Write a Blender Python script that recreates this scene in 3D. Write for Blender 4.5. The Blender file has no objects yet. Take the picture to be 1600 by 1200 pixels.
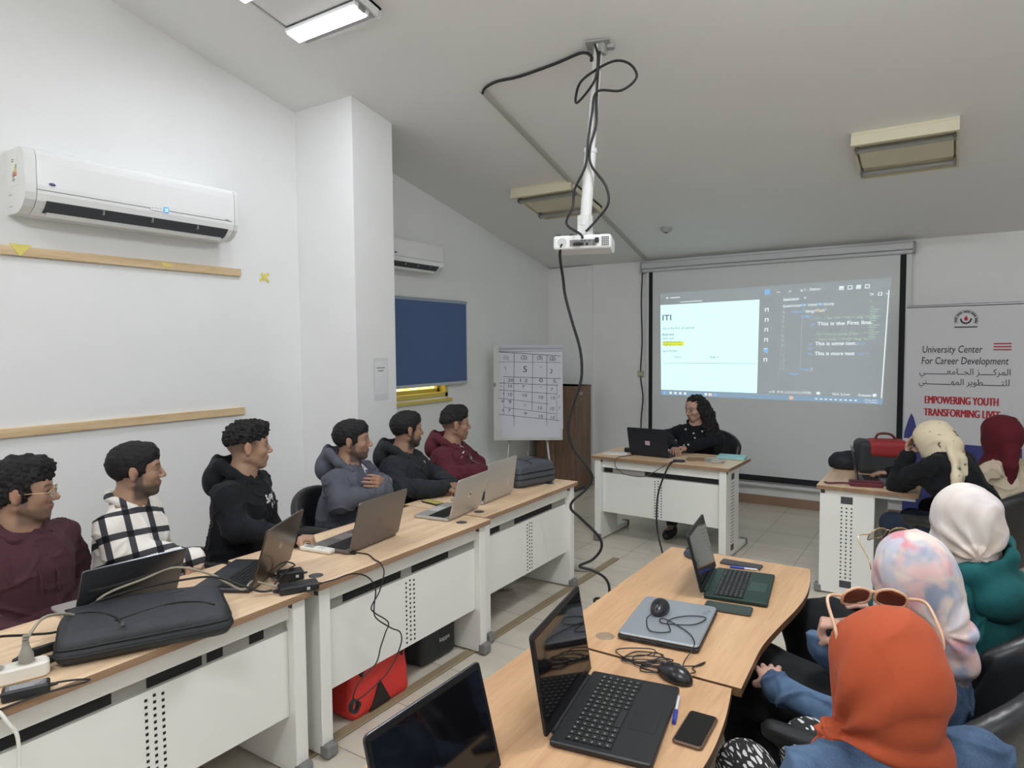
import bpy, bmesh, math, random
import numpy as np
from mathutils import Vector, Matrix, Euler
from mathutils.bvhtree import BVHTree

random.seed(7)
SC = bpy.context.scene
COL = SC.collection
PI = math.pi

# ------------------------------------------------------------------ camera
cam_data = bpy.data.cameras.new('camera')
cam_data.sensor_width = 36.0
cam_data.lens = 23.56
cam_data.clip_start = 0.02
cam = bpy.data.objects.new('camera', cam_data)
COL.objects.link(cam)
_r = Vector((0.836, 0.549, -0.008)).normalized()
_f = Vector((-0.549, 0.834, -0.056)).normalized()
_r = (_r - _f * _r.dot(_f)).normalized()
_u = _r.cross(_f)
cam.matrix_world = Matrix(((_r.x, _u.x, -_f.x, 0.0), (_r.y, _u.y, -_f.y, 0.0), (_r.z, _u.z, -_f.z, 1.70), (0, 0, 0, 1)))
SC.camera = cam

# ------------------------------------------------------------------ world, exposure
world = bpy.data.worlds.new('world')
SC.world = world
world.use_nodes = True
world.node_tree.nodes['Background'].inputs[0].default_value = (0.55, 0.60, 0.66, 1)
world.node_tree.nodes['Background'].inputs[1].default_value = 0.25
SC.view_settings.view_transform = 'Standard'
SC.view_settings.look = 'None'
SC.view_settings.gamma = 1.0
SC.view_settings.use_curve_mapping = False
SC.view_settings.exposure = 0.22
SC.cycles.max_bounces = 8
SC.cycles.diffuse_bounces = 6

# ------------------------------------------------------------------ ceiling lamps that are switched on (the rows go on behind the camera)
CEIL_Z, CEIL_Y, SLOPE = 2.67, 7.366, 0.214
def ceil_z(y):
    return CEIL_Z + SLOPE * (CEIL_Y - y) if y > 0.3 else CEIL_Z + SLOPE * (CEIL_Y - 0.3) - SLOPE * (0.3 - y)
def lamp_light(x, y, power, color, bulbs=True):
    """one tube: two small bulbs of light along it and a panel that throws light down"""
    for dx in ((-0.15, 0.15) if bulbs else ()):
        l = bpy.data.lights.new('ceiling_lamp_light', 'POINT')
        l.shadow_soft_size = 0.03; l.energy = power * 0.25; l.color = color
        o = bpy.data.objects.new('ceiling_lamp_light', l); o.location = (x + dx, y, ceil_z(y) - 0.145); COL.objects.link(o)
    l = bpy.data.lights.new('ceiling_lamp_light', 'AREA')
    l.shape = 'RECTANGLE'; l.size = 0.56; l.size_y = 0.10; l.energy = power * (0.50 if bulbs else 1.0); l.color = color
    o = bpy.data.objects.new('ceiling_lamp_light', l); o.location = (x, y, ceil_z(y) - 0.118); COL.objects.link(o)
# x, y, watts of each of the two tubes, tint; zero watts = switched off
LAMPS = [(-3.08, 2.58, 6.0, (0.85, 0.91, 1.0)), (-0.31, 2.58, 30.0, (0.90, 0.945, 1.0)), (2.20, 2.58, 4.0, (0.90, 0.945, 1.0)),
         (-3.08, -0.60, 18.0, (0.89, 0.935, 1.0)), (-0.31, -0.60, 33.0, (0.90, 0.945, 1.0)), (2.20, -0.60, 11.0, (0.91, 0.945, 1.0)),
         (-3.10, 5.50, 0, (1, 1, 1)), (-0.31, 5.50, 0, (1, 1, 1))]
for _x, _y, _p, _c in LAMPS:
    if _p:
        lamp_light(_x, _y + 0.19, _p, _c, _p > 8); lamp_light(_x, _y - 0.19, _p, _c, _p > 8)

# ------------------------------------------------------------------ materials
_mats = {}
def _nt(name):
    m = bpy.data.materials.new(name); m.use_nodes = True
    nt = m.node_tree
    return m, nt, nt.nodes['Principled BSDF']
def mat(name, color=None, rough=0.6, metal=0.0, var=0.0, scale=8.0, bump=0.0, bscale=60.0, spec=0.5, emit=None, estr=0.0, sheen=0.0, attr=None, coat=0.0, alpha=None):
    if name in _mats: return _mats[name]
    m, nt, b = _nt(name)
    N, L = nt.nodes, nt.links
    b.inputs['Roughness'].default_value = rough
    b.inputs['Metallic'].default_value = metal
    b.inputs['Specular IOR Level'].default_value = spec
    if sheen: b.inputs['Sheen Weight'].default_value = sheen
    if coat: b.inputs['Coat Weight'].default_value = coat
    c4 = (*color, 1) if color else (0.5, 0.5, 0.5, 1)
    b.inputs['Base Color'].default_value = c4
    tc = None
    if var or bump:
        tc = N.new('ShaderNodeTexCoord')
    if attr:
        a = N.new('ShaderNodeAttribute'); a.attribute_name = attr
        L.new(a.outputs['Color'], b.inputs['Base Color'])
    elif var:
        nz = N.new('ShaderNodeTexNoise'); nz.inputs['Scale'].default_value = scale; nz.inputs['Detail'].default_value = 4
        L.new(tc.outputs['Object'], nz.inputs['Vector'])
        mx = N.new('ShaderNodeMix'); mx.data_type = 'RGBA'
        mx.inputs['A'].default_value = (*[v * (1 - var) for v in color], 1)
        mx.inputs['B'].default_value = (*[min(1, v * (1 + var)) for v in color], 1)
        L.new(nz.outputs['Fac'], mx.inputs['Factor'])
        L.new(mx.outputs['Result'], b.inputs['Base Color'])
    if bump:
        nb = N.new('ShaderNodeTexNoise'); nb.inputs['Scale'].default_value = bscale; nb.inputs['Detail'].default_value = 3
        L.new(tc.outputs['Object'], nb.inputs['Vector'])
        bp = N.new('ShaderNodeBump'); bp.inputs['Strength'].default_value = bump; bp.inputs['Distance'].default_value = 0.004
        L.new(nb.outputs['Fac'], bp.inputs['Height']); L.new(bp.outputs['Normal'], b.inputs['Normal'])
    if emit:
        b.inputs['Emission Color'].default_value = (*emit, 1); b.inputs['Emission Strength'].default_value = estr
    if alpha is not None:
        b.inputs['Alpha'].default_value = alpha
    _mats[name] = m
    return m
def srgb(r, g, b):
    f = lambda v: (v / 255 / 12.92) if v <= 10 else ((v / 255 + 0.055) / 1.055) ** 2.4
    return (f(r), f(g), f(b))
def mat_wood(name, c0, c1, axis='X', rough=0.45, rings=14.0, stretch=0.09):
    """laminate with long grain along one object axis"""
    if name in _mats: return _mats[name]
    m, nt, b = _nt(name); N, L = nt.nodes, nt.links
    tc = N.new('ShaderNodeTexCoord'); mp = N.new('ShaderNodeMapping')
    s = {'X': (stretch, 1, 1), 'Y': (1, stretch, 1), 'Z': (1, 1, stretch)}[axis]
    mp.inputs['Scale'].default_value = s
    L.new(tc.outputs['Object'], mp.inputs['Vector'])
    n1 = N.new('ShaderNodeTexNoise'); n1.inputs['Scale'].default_value = rings; n1.inputs['Detail'].default_value = 8; n1.inputs['Roughness'].default_value = 0.62; n1.inputs['Distortion'].default_value = 0.6
    n2 = N.new('ShaderNodeTexNoise'); n2.inputs['Scale'].default_value = rings * 9; n2.inputs['Detail'].default_value = 3
    L.new(mp.outputs['Vector'], n1.inputs['Vector']); L.new(mp.outputs['Vector'], n2.inputs['Vector'])
    ad = N.new('ShaderNodeMath'); ad.operation = 'MULTIPLY_ADD'; ad.inputs[1].default_value = 0.3
    L.new(n2.outputs['Fac'], ad.inputs[0]); L.new(n1.outputs['Fac'], ad.inputs[2])
    r = N.new('ShaderNodeValToRGB'); r.color_ramp.elements[0].position = 0.42; r.color_ramp.elements[1].position = 0.86
    r.color_ramp.elements[0].color = (*c0, 1); r.color_ramp.elements[1].color = (*c1, 1)
    L.new(ad.outputs[0], r.inputs['Fac']); L.new(r.outputs['Color'], b.inputs['Base Color'])
    b.inputs['Roughness'].default_value = rough
    _mats[name] = m
    return m

# ------------------------------------------------------------------ object helpers
def tag(o, label=None, cat=None, group=None, kind=None):
    if label: o['label'] = label
    if cat: o['category'] = cat
    if group: o['group'] = group
    if kind: o['kind'] = kind
    return o
def thing(name, label, cat, loc=(0, 0, 0), rotz=0.0, group=None):
    o = bpy.data.objects.new(name, None)
    o.empty_display_size = 0.1
    COL.objects.link(o)
    o.location = loc; o.rotation_euler = (0, 0, rotz)
    return tag(o, label, cat, group)
def copy_tree(o, parent=None):
    c = o.copy(); COL.objects.link(c)
    if parent is not None: c.parent = parent
    for ch in list(o.children):
        copy_tree(ch, c)
    return c
def part(name, mesh, parent=None, label=None, loc=None, rot=None):
    o = bpy.data.objects.new(name, mesh)
    COL.objects.link(o)
    if parent is not None: o.parent = parent
    if loc is not None: o.location = loc
    if rot is not None: o.rotation_euler = rot
    if label: o['label'] = label
    return o
def mesh_np(name, V, F, m, smooth=True):
    """V (n,3), F (m,4) arrays -> mesh"""
    me = bpy.data.meshes.new(name)
    F = np.asarray(F, dtype=np.int32); k = F.shape[1]
    me.vertices.add(len(V)); me.vertices.foreach_set('co', np.asarray(V, dtype=np.float32).ravel())
    me.loops.add(F.size); me.loops.foreach_set('vertex_index', F.ravel())
    me.polygons.add(len(F))
    me.polygons.foreach_set('loop_start', np.arange(0, F.size, k, dtype=np.int32))
    me.polygons.foreach_set('loop_total', np.full(len(F), k, dtype=np.int32))
    me.polygons.foreach_set('use_smooth', np.full(len(F), smooth, dtype=bool))
    me.update(calc_edges=True)
    me.materials.append(m)
    return me

class MB:
    """collects shapes into one mesh"""
    def __init__(s): s.v = []; s.f = []; s.fm = []; s.sm = []; s.mats = []; s.mi = 0; s.X = Matrix.Identity(4)
    def use(s, m):
        if m not in s.mats: s.mats.append(m)
        s.mi = s.mats.index(m); return s
    def at(s, M): s.X = M; return s
    def add(s, vs, fs, smooth=False):
        b = len(s.v)
        X = s.X
        s.v += [tuple(X @ Vector(p)) for p in vs]
        flip = X.determinant() < 0
        for f in fs:
            f = [b + i for i in f]
            s.f.append(f[::-1] if flip else f); s.fm.append(s.mi); s.sm.append(smooth)
        return s
    def box(s, c, d, bev=0.0, R=None, seg=2):
        if bev <= 0:
            x, y, z = d[0] / 2, d[1] / 2, d[2] / 2
            vs = [Vector((a, b2, c2)) for a in (-x, x) for b2 in (-y, y) for c2 in (-z, z)]
            fs = [(0, 1, 3, 2), (4, 6, 7, 5), (0, 4, 5, 1), (2, 3, 7, 6), (0, 2, 6, 4), (1, 5, 7, 3)]
            if R is not None: vs = [R @ v for v in vs]
            return s.add([v + Vector(c) for v in vs], fs)
        bm = bmesh.new(); bmesh.ops.create_cube(bm, size=1.0)
        bmesh.ops.scale(bm, vec=d, verts=bm.verts)
        bmesh.ops.bevel(bm, geom=bm.edges[:], offset=min(bev, min(d) * 0.49), segments=seg, affect='EDGES', profile=0.5)
        bm.verts.ensure_lookup_table()
        vs = [v.co.copy() for v in bm.verts]; fs = [[v.index for v in f.verts] for f in bm.faces]
        bm.free()
        if R is not None: vs = [R @ v for v in vs]
        return s.add([v + Vector(c) for v in vs], fs, smooth=False)
    def cyl(s, p0, p1, r0, r1=None, n=16, caps=True, smooth=True):
        p0, p1 = Vector(p0), Vector(p1); r1 = r0 if r1 is None else r1
        d = (p1 - p0).normalized(); a = d.orthogonal().normalized(); b = d.cross(a)
        vs = []
        for p, r in ((p0, r0), (p1, r1)):
            vs += [p + (a * math.cos(2 * PI * i / n) + b * math.sin(2 * PI * i / n)) * r for i in range(n)]
        s.add(vs, [(i, (i + 1) % n, n + (i + 1) % n, n + i) for i in range(n)], smooth)
        if caps:
            s.add(vs[:n], [list(range(n))[::-1]]); s.add(vs[n:], [list(range(n))])
        return s
    def tube(s, pts, r, n=8, sub=6, closed=False):
        pts = [Vector(p) for p in pts]
        P = spline(pts, sub) if sub > 1 else pts
        m = len(P); vs = []; up = None
        for i, p in enumerate(P):
            t = (P[min(i + 1, m - 1)] - P[max(i - 1, 0)])
            t = t.normalized() if t.length > 1e-9 else Vector((0, 0, 1))
            if up is None: up = t.orthogonal().normalized()
            up = (up - t * up.dot(t)); up = up.normalized() if up.length > 1e-6 else t.orthogonal().normalized()
            b = t.cross(up)
            vs += [p + (up * math.cos(2 * PI * k / n) + b * math.sin(2 * PI * k / n)) * r for k in range(n)]
        fs = [(i * n + k, i * n + (k + 1) % n, (i + 1) * n + (k + 1) % n, (i + 1) * n + k) for i in range(m - 1) for k in range(n)]
        s.add(vs, fs, True)
        s.add(vs[:n], [list(range(n))[::-1]]); s.add(vs[-n:], [list(range(n))])
        return s
    def lathe(s, prof, c=(0, 0, 0), n=24, smooth=True):
        """prof: list of (r, z)"""
        c = Vector(c); vs = []
        for r, z in prof:
            vs += [c + Vector((r * math.cos(2 * PI * i / n), r * math.sin(2 * PI * i / n), z)) for i in range(n)]
        m = len(prof)
        s.add(vs, [(j * n + i, j * n + (i + 1) % n, (j + 1) * n + (i + 1) % n, (j + 1) * n + i) for j in range(m - 1) for i in range(n)], smooth)
        if prof[0][0] > 1e-5: s.add(vs[:n], [list(range(n))[::-1]])
        if prof[-1][0] > 1e-5: s.add(vs[-n:], [list(range(n))])
        return s
    def prism(s, poly, z0, z1, bev=0.0):
        """poly: xy outline counter-clockwise"""
        n = len(poly)
        if bev > 0:
            c = Vector((sum(p[0] for p in poly) / n, sum(p[1] for p in poly) / n))
            def inset(d):
                out = []
                for i in range(n):
                    p = Vector(poly[i][:2]); a = (p - Vector(poly[i - 1][:2])); b2 = (Vector(poly[(i + 1) % n][:2]) - p)
                    na = Vector((-a.y, a.x)).normalized() + Vector((-b2.y, b2.x)).normalized()
                    na = na.normalized() if na.length > 1e-6 else Vector((0, 0))
                    out.append(p + na * d)
                return out
            rings = [(inset(bev), z0), (inset(0), z0 + bev), (inset(0), z1 - bev), (inset(bev), z1)]
        else:
            rings = [([Vector(p[:2]) for p in poly], z0), ([Vector(p[:2]) for p in poly], z1)]
        vs = [(p.x, p.y, z) for ring, z in rings for p in ring]
        fs = [(j * n + i, j * n + (i + 1) % n, (j + 1) * n + (i + 1) % n, (j + 1) * n + i) for j in range(len(rings) - 1) for i in range(n)]
        fs.append(list(range(n))[::-1]); fs.append([(len(rings) - 1) * n + i for i in range(n)])
        return s.add(vs, fs)
    def ell(s, c, r, n=16, m=10, R=None):
        vs = []; c = Vector(c)
        for j in range(m + 1):
            t = PI * j / m
            for i in range(n):
                v = Vector((r[0] * math.sin(t) * math.cos(2 * PI * i / n), r[1] * math.sin(t) * math.sin(2 * PI * i / n), -r[2] * math.cos(t)))
                vs.append(c + (R @ v if R is not None else v))
        return s.add(vs, [(j * n + i, j * n + (i + 1) % n, (j + 1) * n + (i + 1) % n, (j + 1) * n + i) for j in range(m) for i in range(n)], True)
    def quad(s, a, b, c, d): return s.add([a, b, c, d], [(0, 1, 2, 3)])
    def text(s, body, M, size=1.0, align='LEFT', width=None, bold=0.0, shear=0.0, extrude=0.0):
        vs, fs = text_geo(body, bold, shear)
        if not vs: return s
        x0 = min(v[0] for v in vs); x1 = max(v[0] for v in vs)
        k = size; kx = size if width is None else width / max(1e-6, (x1 - x0))
        off = {'LEFT': x0, 'CENTER': (x0 + x1) / 2, 'RIGHT': x1}[align]
        X = s.X
        s.X = X @ M
        s.add([((v[0] - off) * kx, v[1] * k, 0) for v in vs], fs)
        s.X = X
        return s
    def mesh(s, name, m=None):
        if m is not None and not s.mats: s.mats = [m]
        me = bpy.data.meshes.new(name)
        me.from_pydata([tuple(v) for v in s.v], [], s.f)
        for mm in s.mats: me.materials.append(mm)
        me.polygons.foreach_set('material_index', s.fm)
        me.polygons.foreach_set('use_smooth', s.sm)
        me.update()
        return me
    def build(s, name, m=None, parent=None, label=None, **k):
        return part(name, s.mesh(name, m), parent, label, **k)

def spline(P, sub):
    out = []; n = len(P)
    for i in range(n - 1):
        p0 = P[max(i - 1, 0)]; p1 = P[i]; p2 = P[i + 1]; p3 = P[min(i + 2, n - 1)]
        for k in range(sub):
            t = k / sub
            out.append(0.5 * ((2 * p1) + (p2 - p0) * t + (2 * p0 - 5 * p1 + 4 * p2 - p3) * t * t + (3 * p1 - p0 - 3 * p2 + p3) * t ** 3))
    out.append(P[-1])
    return out
_tcache = {}
def text_geo(body, bold=0.0, shear=0.0):
    key = (body, bold, shear)
    if key in _tcache: return _tcache[key]
    cu = bpy.data.curves.new('lettering', 'FONT'); cu.body = body; cu.size = 1.0; cu.resolution_u = 3; cu.offset = bold; cu.shear = shear
    ob = bpy.data.objects.new('lettering', cu); COL.objects.link(ob)
    dg = bpy.context.evaluated_depsgraph_get()
    me = bpy.data.meshes.new_from_object(ob.evaluated_get(dg))
    r = ([tuple(v.co) for v in me.vertices], [list(p.vertices) for p in me.polygons])
    bpy.data.objects.remove(ob); bpy.data.curves.remove(cu); bpy.data.meshes.remove(me)
    _tcache[key] = r
    return r
def frame(o, x, y):
    """4x4 from origin, x axis, y axis"""
    x = Vector(x).normalized(); z = x.cross(Vector(y)).normalized(); y = z.cross(x); o = Vector(o)
    return Matrix(((x.x, y.x, z.x, o.x), (x.y, y.y, z.y, o.y), (x.z, y.z, z.z, o.z), (0, 0, 0, 1)))
def rrect(w, d, r, n=5, c=(0, 0)):
    out = []
    for (sx, sy, a0) in ((1, -1, -PI / 2), (1, 1, 0), (-1, 1, PI / 2), (-1, -1, PI)):
        for i in range(n + 1):
            a = a0 + PI / 2 * i / n
            out.append((c[0] + sx * (w / 2 - r) + r * math.cos(a), c[1] + sy * (d / 2 - r) + r * math.sin(a)))
    return out
def local(o, p):
    """world point -> space of a thing placed by location and z rotation"""
    c, s_ = math.cos(-o.rotation_euler.z), math.sin(-o.rotation_euler.z)
    d = Vector(p) - o.location
    return Vector((c * d.x - s_ * d.y, s_ * d.x + c * d.y, d.z))

# ------------------------------------------------------------------ soft shapes: a blended distance field, meshed by surface nets
class Vox:
    def __init__(s, lo, hi, h):
        s.lo = np.array(lo, dtype=np.float32); s.h = h
        s.n = np.ceil((np.array(hi) - np.array(lo)) / h).astype(int) + 1
        s.D = np.full(s.n, 1.0, dtype=np.float32)
        s.M = np.eye(3, dtype=np.float32); s.o = np.zeros(3, dtype=np.float32)
    def frame(s, M=None, o=None):
        s.M = np.eye(3, dtype=np.float32) if M is None else np.asarray(M, dtype=np.float32)
        s.o = np.zeros(3, dtype=np.float32) if o is None else np.asarray(o, dtype=np.float32)
        return s
    def W(s, p): return s.M @ np.asarray(p, dtype=np.float32) + s.o
    def _sub(s, lo, hi, mg):
        a = np.clip(np.floor((lo - mg - s.lo) / s.h).astype(int), 0, s.n)
        b = np.clip(np.ceil((hi + mg - s.lo) / s.h).astype(int) + 1, 0, s.n)
        if np.any(b <= a): return None, None
        ax = [s.lo[i] + s.h * np.arange(a[i], b[i], dtype=np.float32) for i in range(3)]
        sl = tuple(slice(a[i], b[i]) for i in range(3))
        return sl, np.stack(np.meshgrid(*ax, indexing='ij'), -1)
    def _mix(s, sl, d, k, op):
        D = s.D[sl]
        if op == 'u':
            if k > 0:
                t = np.maximum(k - np.abs(D - d), 0) / k
                s.D[sl] = np.minimum(D, d) - t * t * k * 0.25
            else: s.D[sl] = np.minimum(D, d)
        else:
            d = -d
            if k > 0:
                t = np.maximum(k - np.abs(D - d), 0) / k
                s.D[sl] = np.maximum(D, d) + t * t * k * 0.25
            else: s.D[sl] = np.maximum(D, d)
    def cone(s, a, b, ra, rb=None, k=0.02, op='u'):
        rb = ra if rb is None else rb
        a, b = s.W(a), s.W(b); R = max(ra, rb)
        sl, P = s._sub(np.minimum(a, b) - R, np.maximum(a, b) + R, k + 3 * s.h)
        if sl is None: return s
        ab = b - a; L = float(ab @ ab) + 1e-12
        t = np.clip(((P - a) @ ab) / L, 0, 1)
        d = np.linalg.norm(P - a - t[..., None] * ab, axis=-1) - (ra + (rb - ra) * t)
        s._mix(sl, d, k, op); return s
    def chain(s, pts, rs, k=0.02, op='u'):
        for i in range(len(pts) - 1): s.cone(pts[i], pts[i + 1], rs[i], rs[i + 1], k, op)
        return s
    def ell(s, c, r, k=0.02, op='u', R=None):
        M = s.M if R is None else s.M @ np.asarray(R, dtype=np.float32)
        c = s.W(c); r = np.asarray(r, dtype=np.float32); e = np.sqrt(((M * r) ** 2).sum(1))
        sl, P = s._sub(c - e, c + e, k + 3 * s.h)
        if sl is None: return s
        q = (P - c) @ M
        k0 = np.linalg.norm(q / r, axis=-1); k1 = np.linalg.norm(q / (r * r), axis=-1) + 1e-9
        d = np.where(k0 < 1e-3, -float(r.min()), k0 * (k0 - 1) / k1)
        s._mix(sl, d, k, op); return s
    def box(s, c, d, r, k=0.01, op='u', R=None):
        M = s.M if R is None else s.M @ np.asarray(R, dtype=np.float32)
        c = s.W(c); hd = np.asarray(d, dtype=np.float32) / 2 - r; e = np.abs(M) @ (hd + r)
        sl, P = s._sub(c - e, c + e, k + 3 * s.h)
        if sl is None: return s
        q = np.abs((P - c) @ M) - hd
        dd = np.linalg.norm(np.maximum(q, 0), axis=-1) + np.minimum(q.max(-1), 0) - r
        s._mix(sl, dd, k, op); return s
    def cut(s, p, n, k=0.0):
        """keep the side the normal points to"""
        p = s.W(p); n = s.M @ np.asarray(n, dtype=np.float32); n = n / np.linalg.norm(n)
        ax = [s.lo[i] + s.h * np.arange(s.n[i], dtype=np.float32) for i in range(3)]
        d = -((ax[0] - p[0])[:, None, None] * n[0] + (ax[1] - p[1])[None, :, None] * n[1] + (ax[2] - p[2])[None, None, :] * n[2])
        D = s.D
        if k > 0:
            t = np.maximum(k - np.abs(D - d), 0) / k
            s.D = np.maximum(D, d) + t * t * k * 0.25
        else: s.D = np.maximum(D, d)
        return s
    def net(s, smooth=1):
        D = s.D
        D[0], D[-1] = 1, 1; D[:, 0], D[:, -1] = 1, 1; D[:, :, 0], D[:, :, -1] = 1, 1
        I = D < 0
        cnt = np.zeros(tuple(n - 1 for n in D.shape), dtype=np.uint8)
        cs = [(i, j, k) for i in (0, 1) for j in (0, 1) for k in (0, 1)]
        sh = lambda A, c: A[c[0]:A.shape[0] - 1 + c[0], c[1]:A.shape[1] - 1 + c[1], c[2]:A.shape[2] - 1 + c[2]]
        for c in cs: cnt += sh(I, c)
        cells = np.argwhere((cnt > 0) & (cnt < 8))
        vid = np.full(cnt.shape, -1, dtype=np.int32)
        vid[cells[:, 0], cells[:, 1], cells[:, 2]] = np.arange(len(cells))
        val = {c: D[cells[:, 0] + c[0], cells[:, 1] + c[1], cells[:, 2] + c[2]] for c in cs}
        acc = np.zeros((len(cells), 3), dtype=np.float32); num = np.zeros(len(cells), dtype=np.float32)
        for c in cs:
            for ax in range(3):
                if c[ax] == 0:
                    c2 = list(c); c2[ax] = 1; c2 = tuple(c2)
                    a, b = val[c], val[c2]
                    m = (a < 0) != (b < 0)
                    t = np.where(m, a / np.where(m, a - b, 1), 0)
                    p = np.tile(np.array(c, dtype=np.float32), (len(cells), 1)); p[:, ax] += t
                    acc += p * m[:, None]; num += m
        V = (cells + acc / np.maximum(num, 1)[:, None]) * s.h + s.lo
        F = []
        for ax in range(3):
            A = I.take(range(0, I.shape[ax] - 1), ax); B = I.take(range(1, I.shape[ax]), ax)
            e = np.argwhere(A != B)
            if not len(e): continue
            u, v = [(1, 2), (2, 0), (0, 1)][ax]
            ins = A[e[:, 0], e[:, 1], e[:, 2]]
            q = []
            for du, dv in ((-1, -1), (0, -1), (0, 0), (-1, 0)):
                c = e.copy(); c[:, u] += du; c[:, v] += dv
                q.append(vid[c[:, 0], c[:, 1], c[:, 2]])
            q = np.stack(q, 1)
            q[~ins] = q[~ins][:, ::-1]
            F.append(q)
        F = np.concatenate(F)
        F = F[(F >= 0).all(1)]
        for _ in range(smooth): V = lap_smooth(V, F, 0.5)
        return V, F
def lap_smooth(V, F, w):
    S = np.zeros_like(V); c = np.zeros(len(V), dtype=np.float32)
    for i in range(4):
        a, b = F[:, i], F[:, (i + 1) % 4]
        for x, y in ((a, b), (b, a)):
            for k in range(3): S[:, k] += np.bincount(x, weights=V[y, k], minlength=len(V))
            c += np.bincount(x, minlength=len(V))
    return (V * (1 - w) + w * S / np.maximum(c, 1)[:, None]).astype(np.float32)
def normals(V, F):
    n = np.cross(V[F[:, 2]] - V[F[:, 0]], V[F[:, 3]] - V[F[:, 1]])
    N = np.zeros_like(V)
    for i in range(4):
        for k in range(3): N[:, k] += np.bincount(F[:, i], weights=n[:, k], minlength=len(V))
    return N / (np.linalg.norm(N, axis=1)[:, None] + 1e-12)
def wnoise(P, scale, seed=0, oct=3):
    """cheap smooth noise about -1..1"""
    rng = np.random.default_rng(seed); out = np.zeros(len(P), dtype=np.float32); amp = 1.0; tot = 0.0
    for o in range(oct):
        acc = np.zeros(len(P), dtype=np.float32)
        for _ in range(5):
            d = rng.normal(size=3); d /= np.linalg.norm(d)
            acc += np.sin((P @ d) * scale * (0.7 + 0.6 * rng.random()) + rng.random() * 6.28)
        out += amp * acc / 2.3; tot += amp; amp *= 0.5; scale *= 2.05
    return out / tot
def color_attr(me, C):
    a = me.color_attributes.new('Col', 'FLOAT_COLOR', 'POINT')
    a.data.foreach_set('color', np.concatenate([C, np.ones((len(C), 1))], 1).astype(np.float32).ravel())
# ================================================================== the setting
M_WALL = mat('wall_paint', (0.80, 0.80, 0.79), rough=0.75, var=0.03, scale=3.0, bump=0.08, bscale=90)
M_CEIL = mat('ceiling_paint', (0.78, 0.78, 0.77), rough=0.85, var=0.02, scale=2.0)
M_WHITE = mat('white_steel', (0.80, 0.795, 0.755), rough=0.4)
M_PLASTIC_W = mat('white_plastic', (0.78, 0.78, 0.77), rough=0.32)
M_GREY = mat('grey_plastic', srgb(125, 124, 122), rough=0.5)
M_DARKGREY = mat('dark_grey_plastic', srgb(70, 70, 74), rough=0.5)
M_BLACK = mat('black_plastic', srgb(26, 27, 30), rough=0.45)
M_CABLE = mat('black_cable', srgb(24, 24, 26), rough=0.5)
M_SLOT = mat('slot_black', (0.006, 0.006, 0.007), rough=0.8)
M_PINE = mat_wood('pine_wood', srgb(190, 160, 118), srgb(226, 202, 164), 'Y', rough=0.5, rings=22)
M_BASE = mat('skirting_tile', srgb(150, 122, 102), rough=0.45, var=0.12, scale=9)

def tile_material():
    m, nt, b = _nt('floor_tile'); N, L = nt.nodes, nt.links
    tc = N.new('ShaderNodeTexCoord'); mp = N.new('ShaderNodeMapping')
    mp.inputs['Location'].default_value = (0.185, 0.1, 0)
    L.new(tc.outputs['Object'], mp.inputs['Vector'])
    br = N.new('ShaderNodeTexBrick'); br.offset = 0.0; br.squash = 1.0
    br.inputs['Scale'].default_value = 1.0; br.inputs['Mortar Size'].default_value = 0.0028; br.inputs['Mortar Smooth'].default_value = 0.3
    br.inputs['Brick Width'].default_value = 0.4; br.inputs['Row Height'].default_value = 0.4
    br.inputs['Color1'].default_value = (*srgb(222, 214, 198), 1); br.inputs['Color2'].default_value = (*srgb(214, 206, 190), 1)
    br.inputs['Mortar'].default_value = (*srgb(150, 140, 124), 1)
    L.new(mp.outputs['Vector'], br.inputs['Vector'])
    nz = N.new('ShaderNodeTexNoise'); nz.inputs['Scale'].default_value = 2.2; nz.inputs['Detail'].default_value = 6
    mp2 = N.new('ShaderNodeMapping'); mp2.inputs['Scale'].default_value = (1, 4, 1)
    L.new(tc.outputs['Object'], mp2.inputs['Vector']); L.new(mp2.outputs['Vector'], nz.inputs['Vector'])
    mx = N.new('ShaderNodeMix'); mx.data_type = 'RGBA'; mx.blend_type = 'MULTIPLY'; mx.inputs['Factor'].default_value = 0.5
    rp = N.new('ShaderNodeValToRGB'); rp.color_ramp.elements[0].position = 0.3; rp.color_ramp.elements[1].position = 0.75
    rp.color_ramp.elements[0].color = (0.72, 0.70, 0.68, 1); rp.color_ramp.elements[1].color = (1, 1, 1, 1)
    L.new(nz.outputs['Fac'], rp.inputs['Fac']); L.new(br.outputs['Color'], mx.inputs['A']); L.new(rp.outputs['Color'], mx.inputs['B'])
    L.new(mx.outputs['Result'], b.inputs['Base Color'])
    b.inputs['Roughness'].default_value = 0.28
    return m
M_TILE = tile_material()

XL, XR, YF, YB = -4.265, 2.75, 7.366, -3.4
def struct(name, mb, m):
    return tag(mb.build(name, m), kind='structure')
mb = MB(); mb.box(((XL + XR) / 2, (YF + YB) / 2, -0.05), (XR - XL + 0.4, YF - YB + 0.4, 0.1)); struct('floor', mb, M_TILE)
def ceiling():
    mb = MB(); ys = [YB - 0.1, 0.3, YF + 0.1]
    zs = [ceil_z(y) for y in ys]; x0, x1 = XL - 0.15, XR + 0.15
    vs = []
    for y, z in zip(ys, zs): vs += [(x0, y, z), (x1, y, z), (x0, y, z + 0.12), (x1, y, z + 0.12)]
    fs = []
    for i in range(2):
        a = i * 4; fs += [(a, a + 4, a + 5, a + 1), (a + 2, a + 3, a + 7, a + 6), (a, a + 2, a + 6, a + 4), (a + 1, a + 5, a + 7, a + 3)]
    fs += [(0, 1, 3, 2), (8, 10, 11, 9)]
    mb.add(vs, fs); struct('ceiling', mb, M_CEIL)
ceiling()
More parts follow.
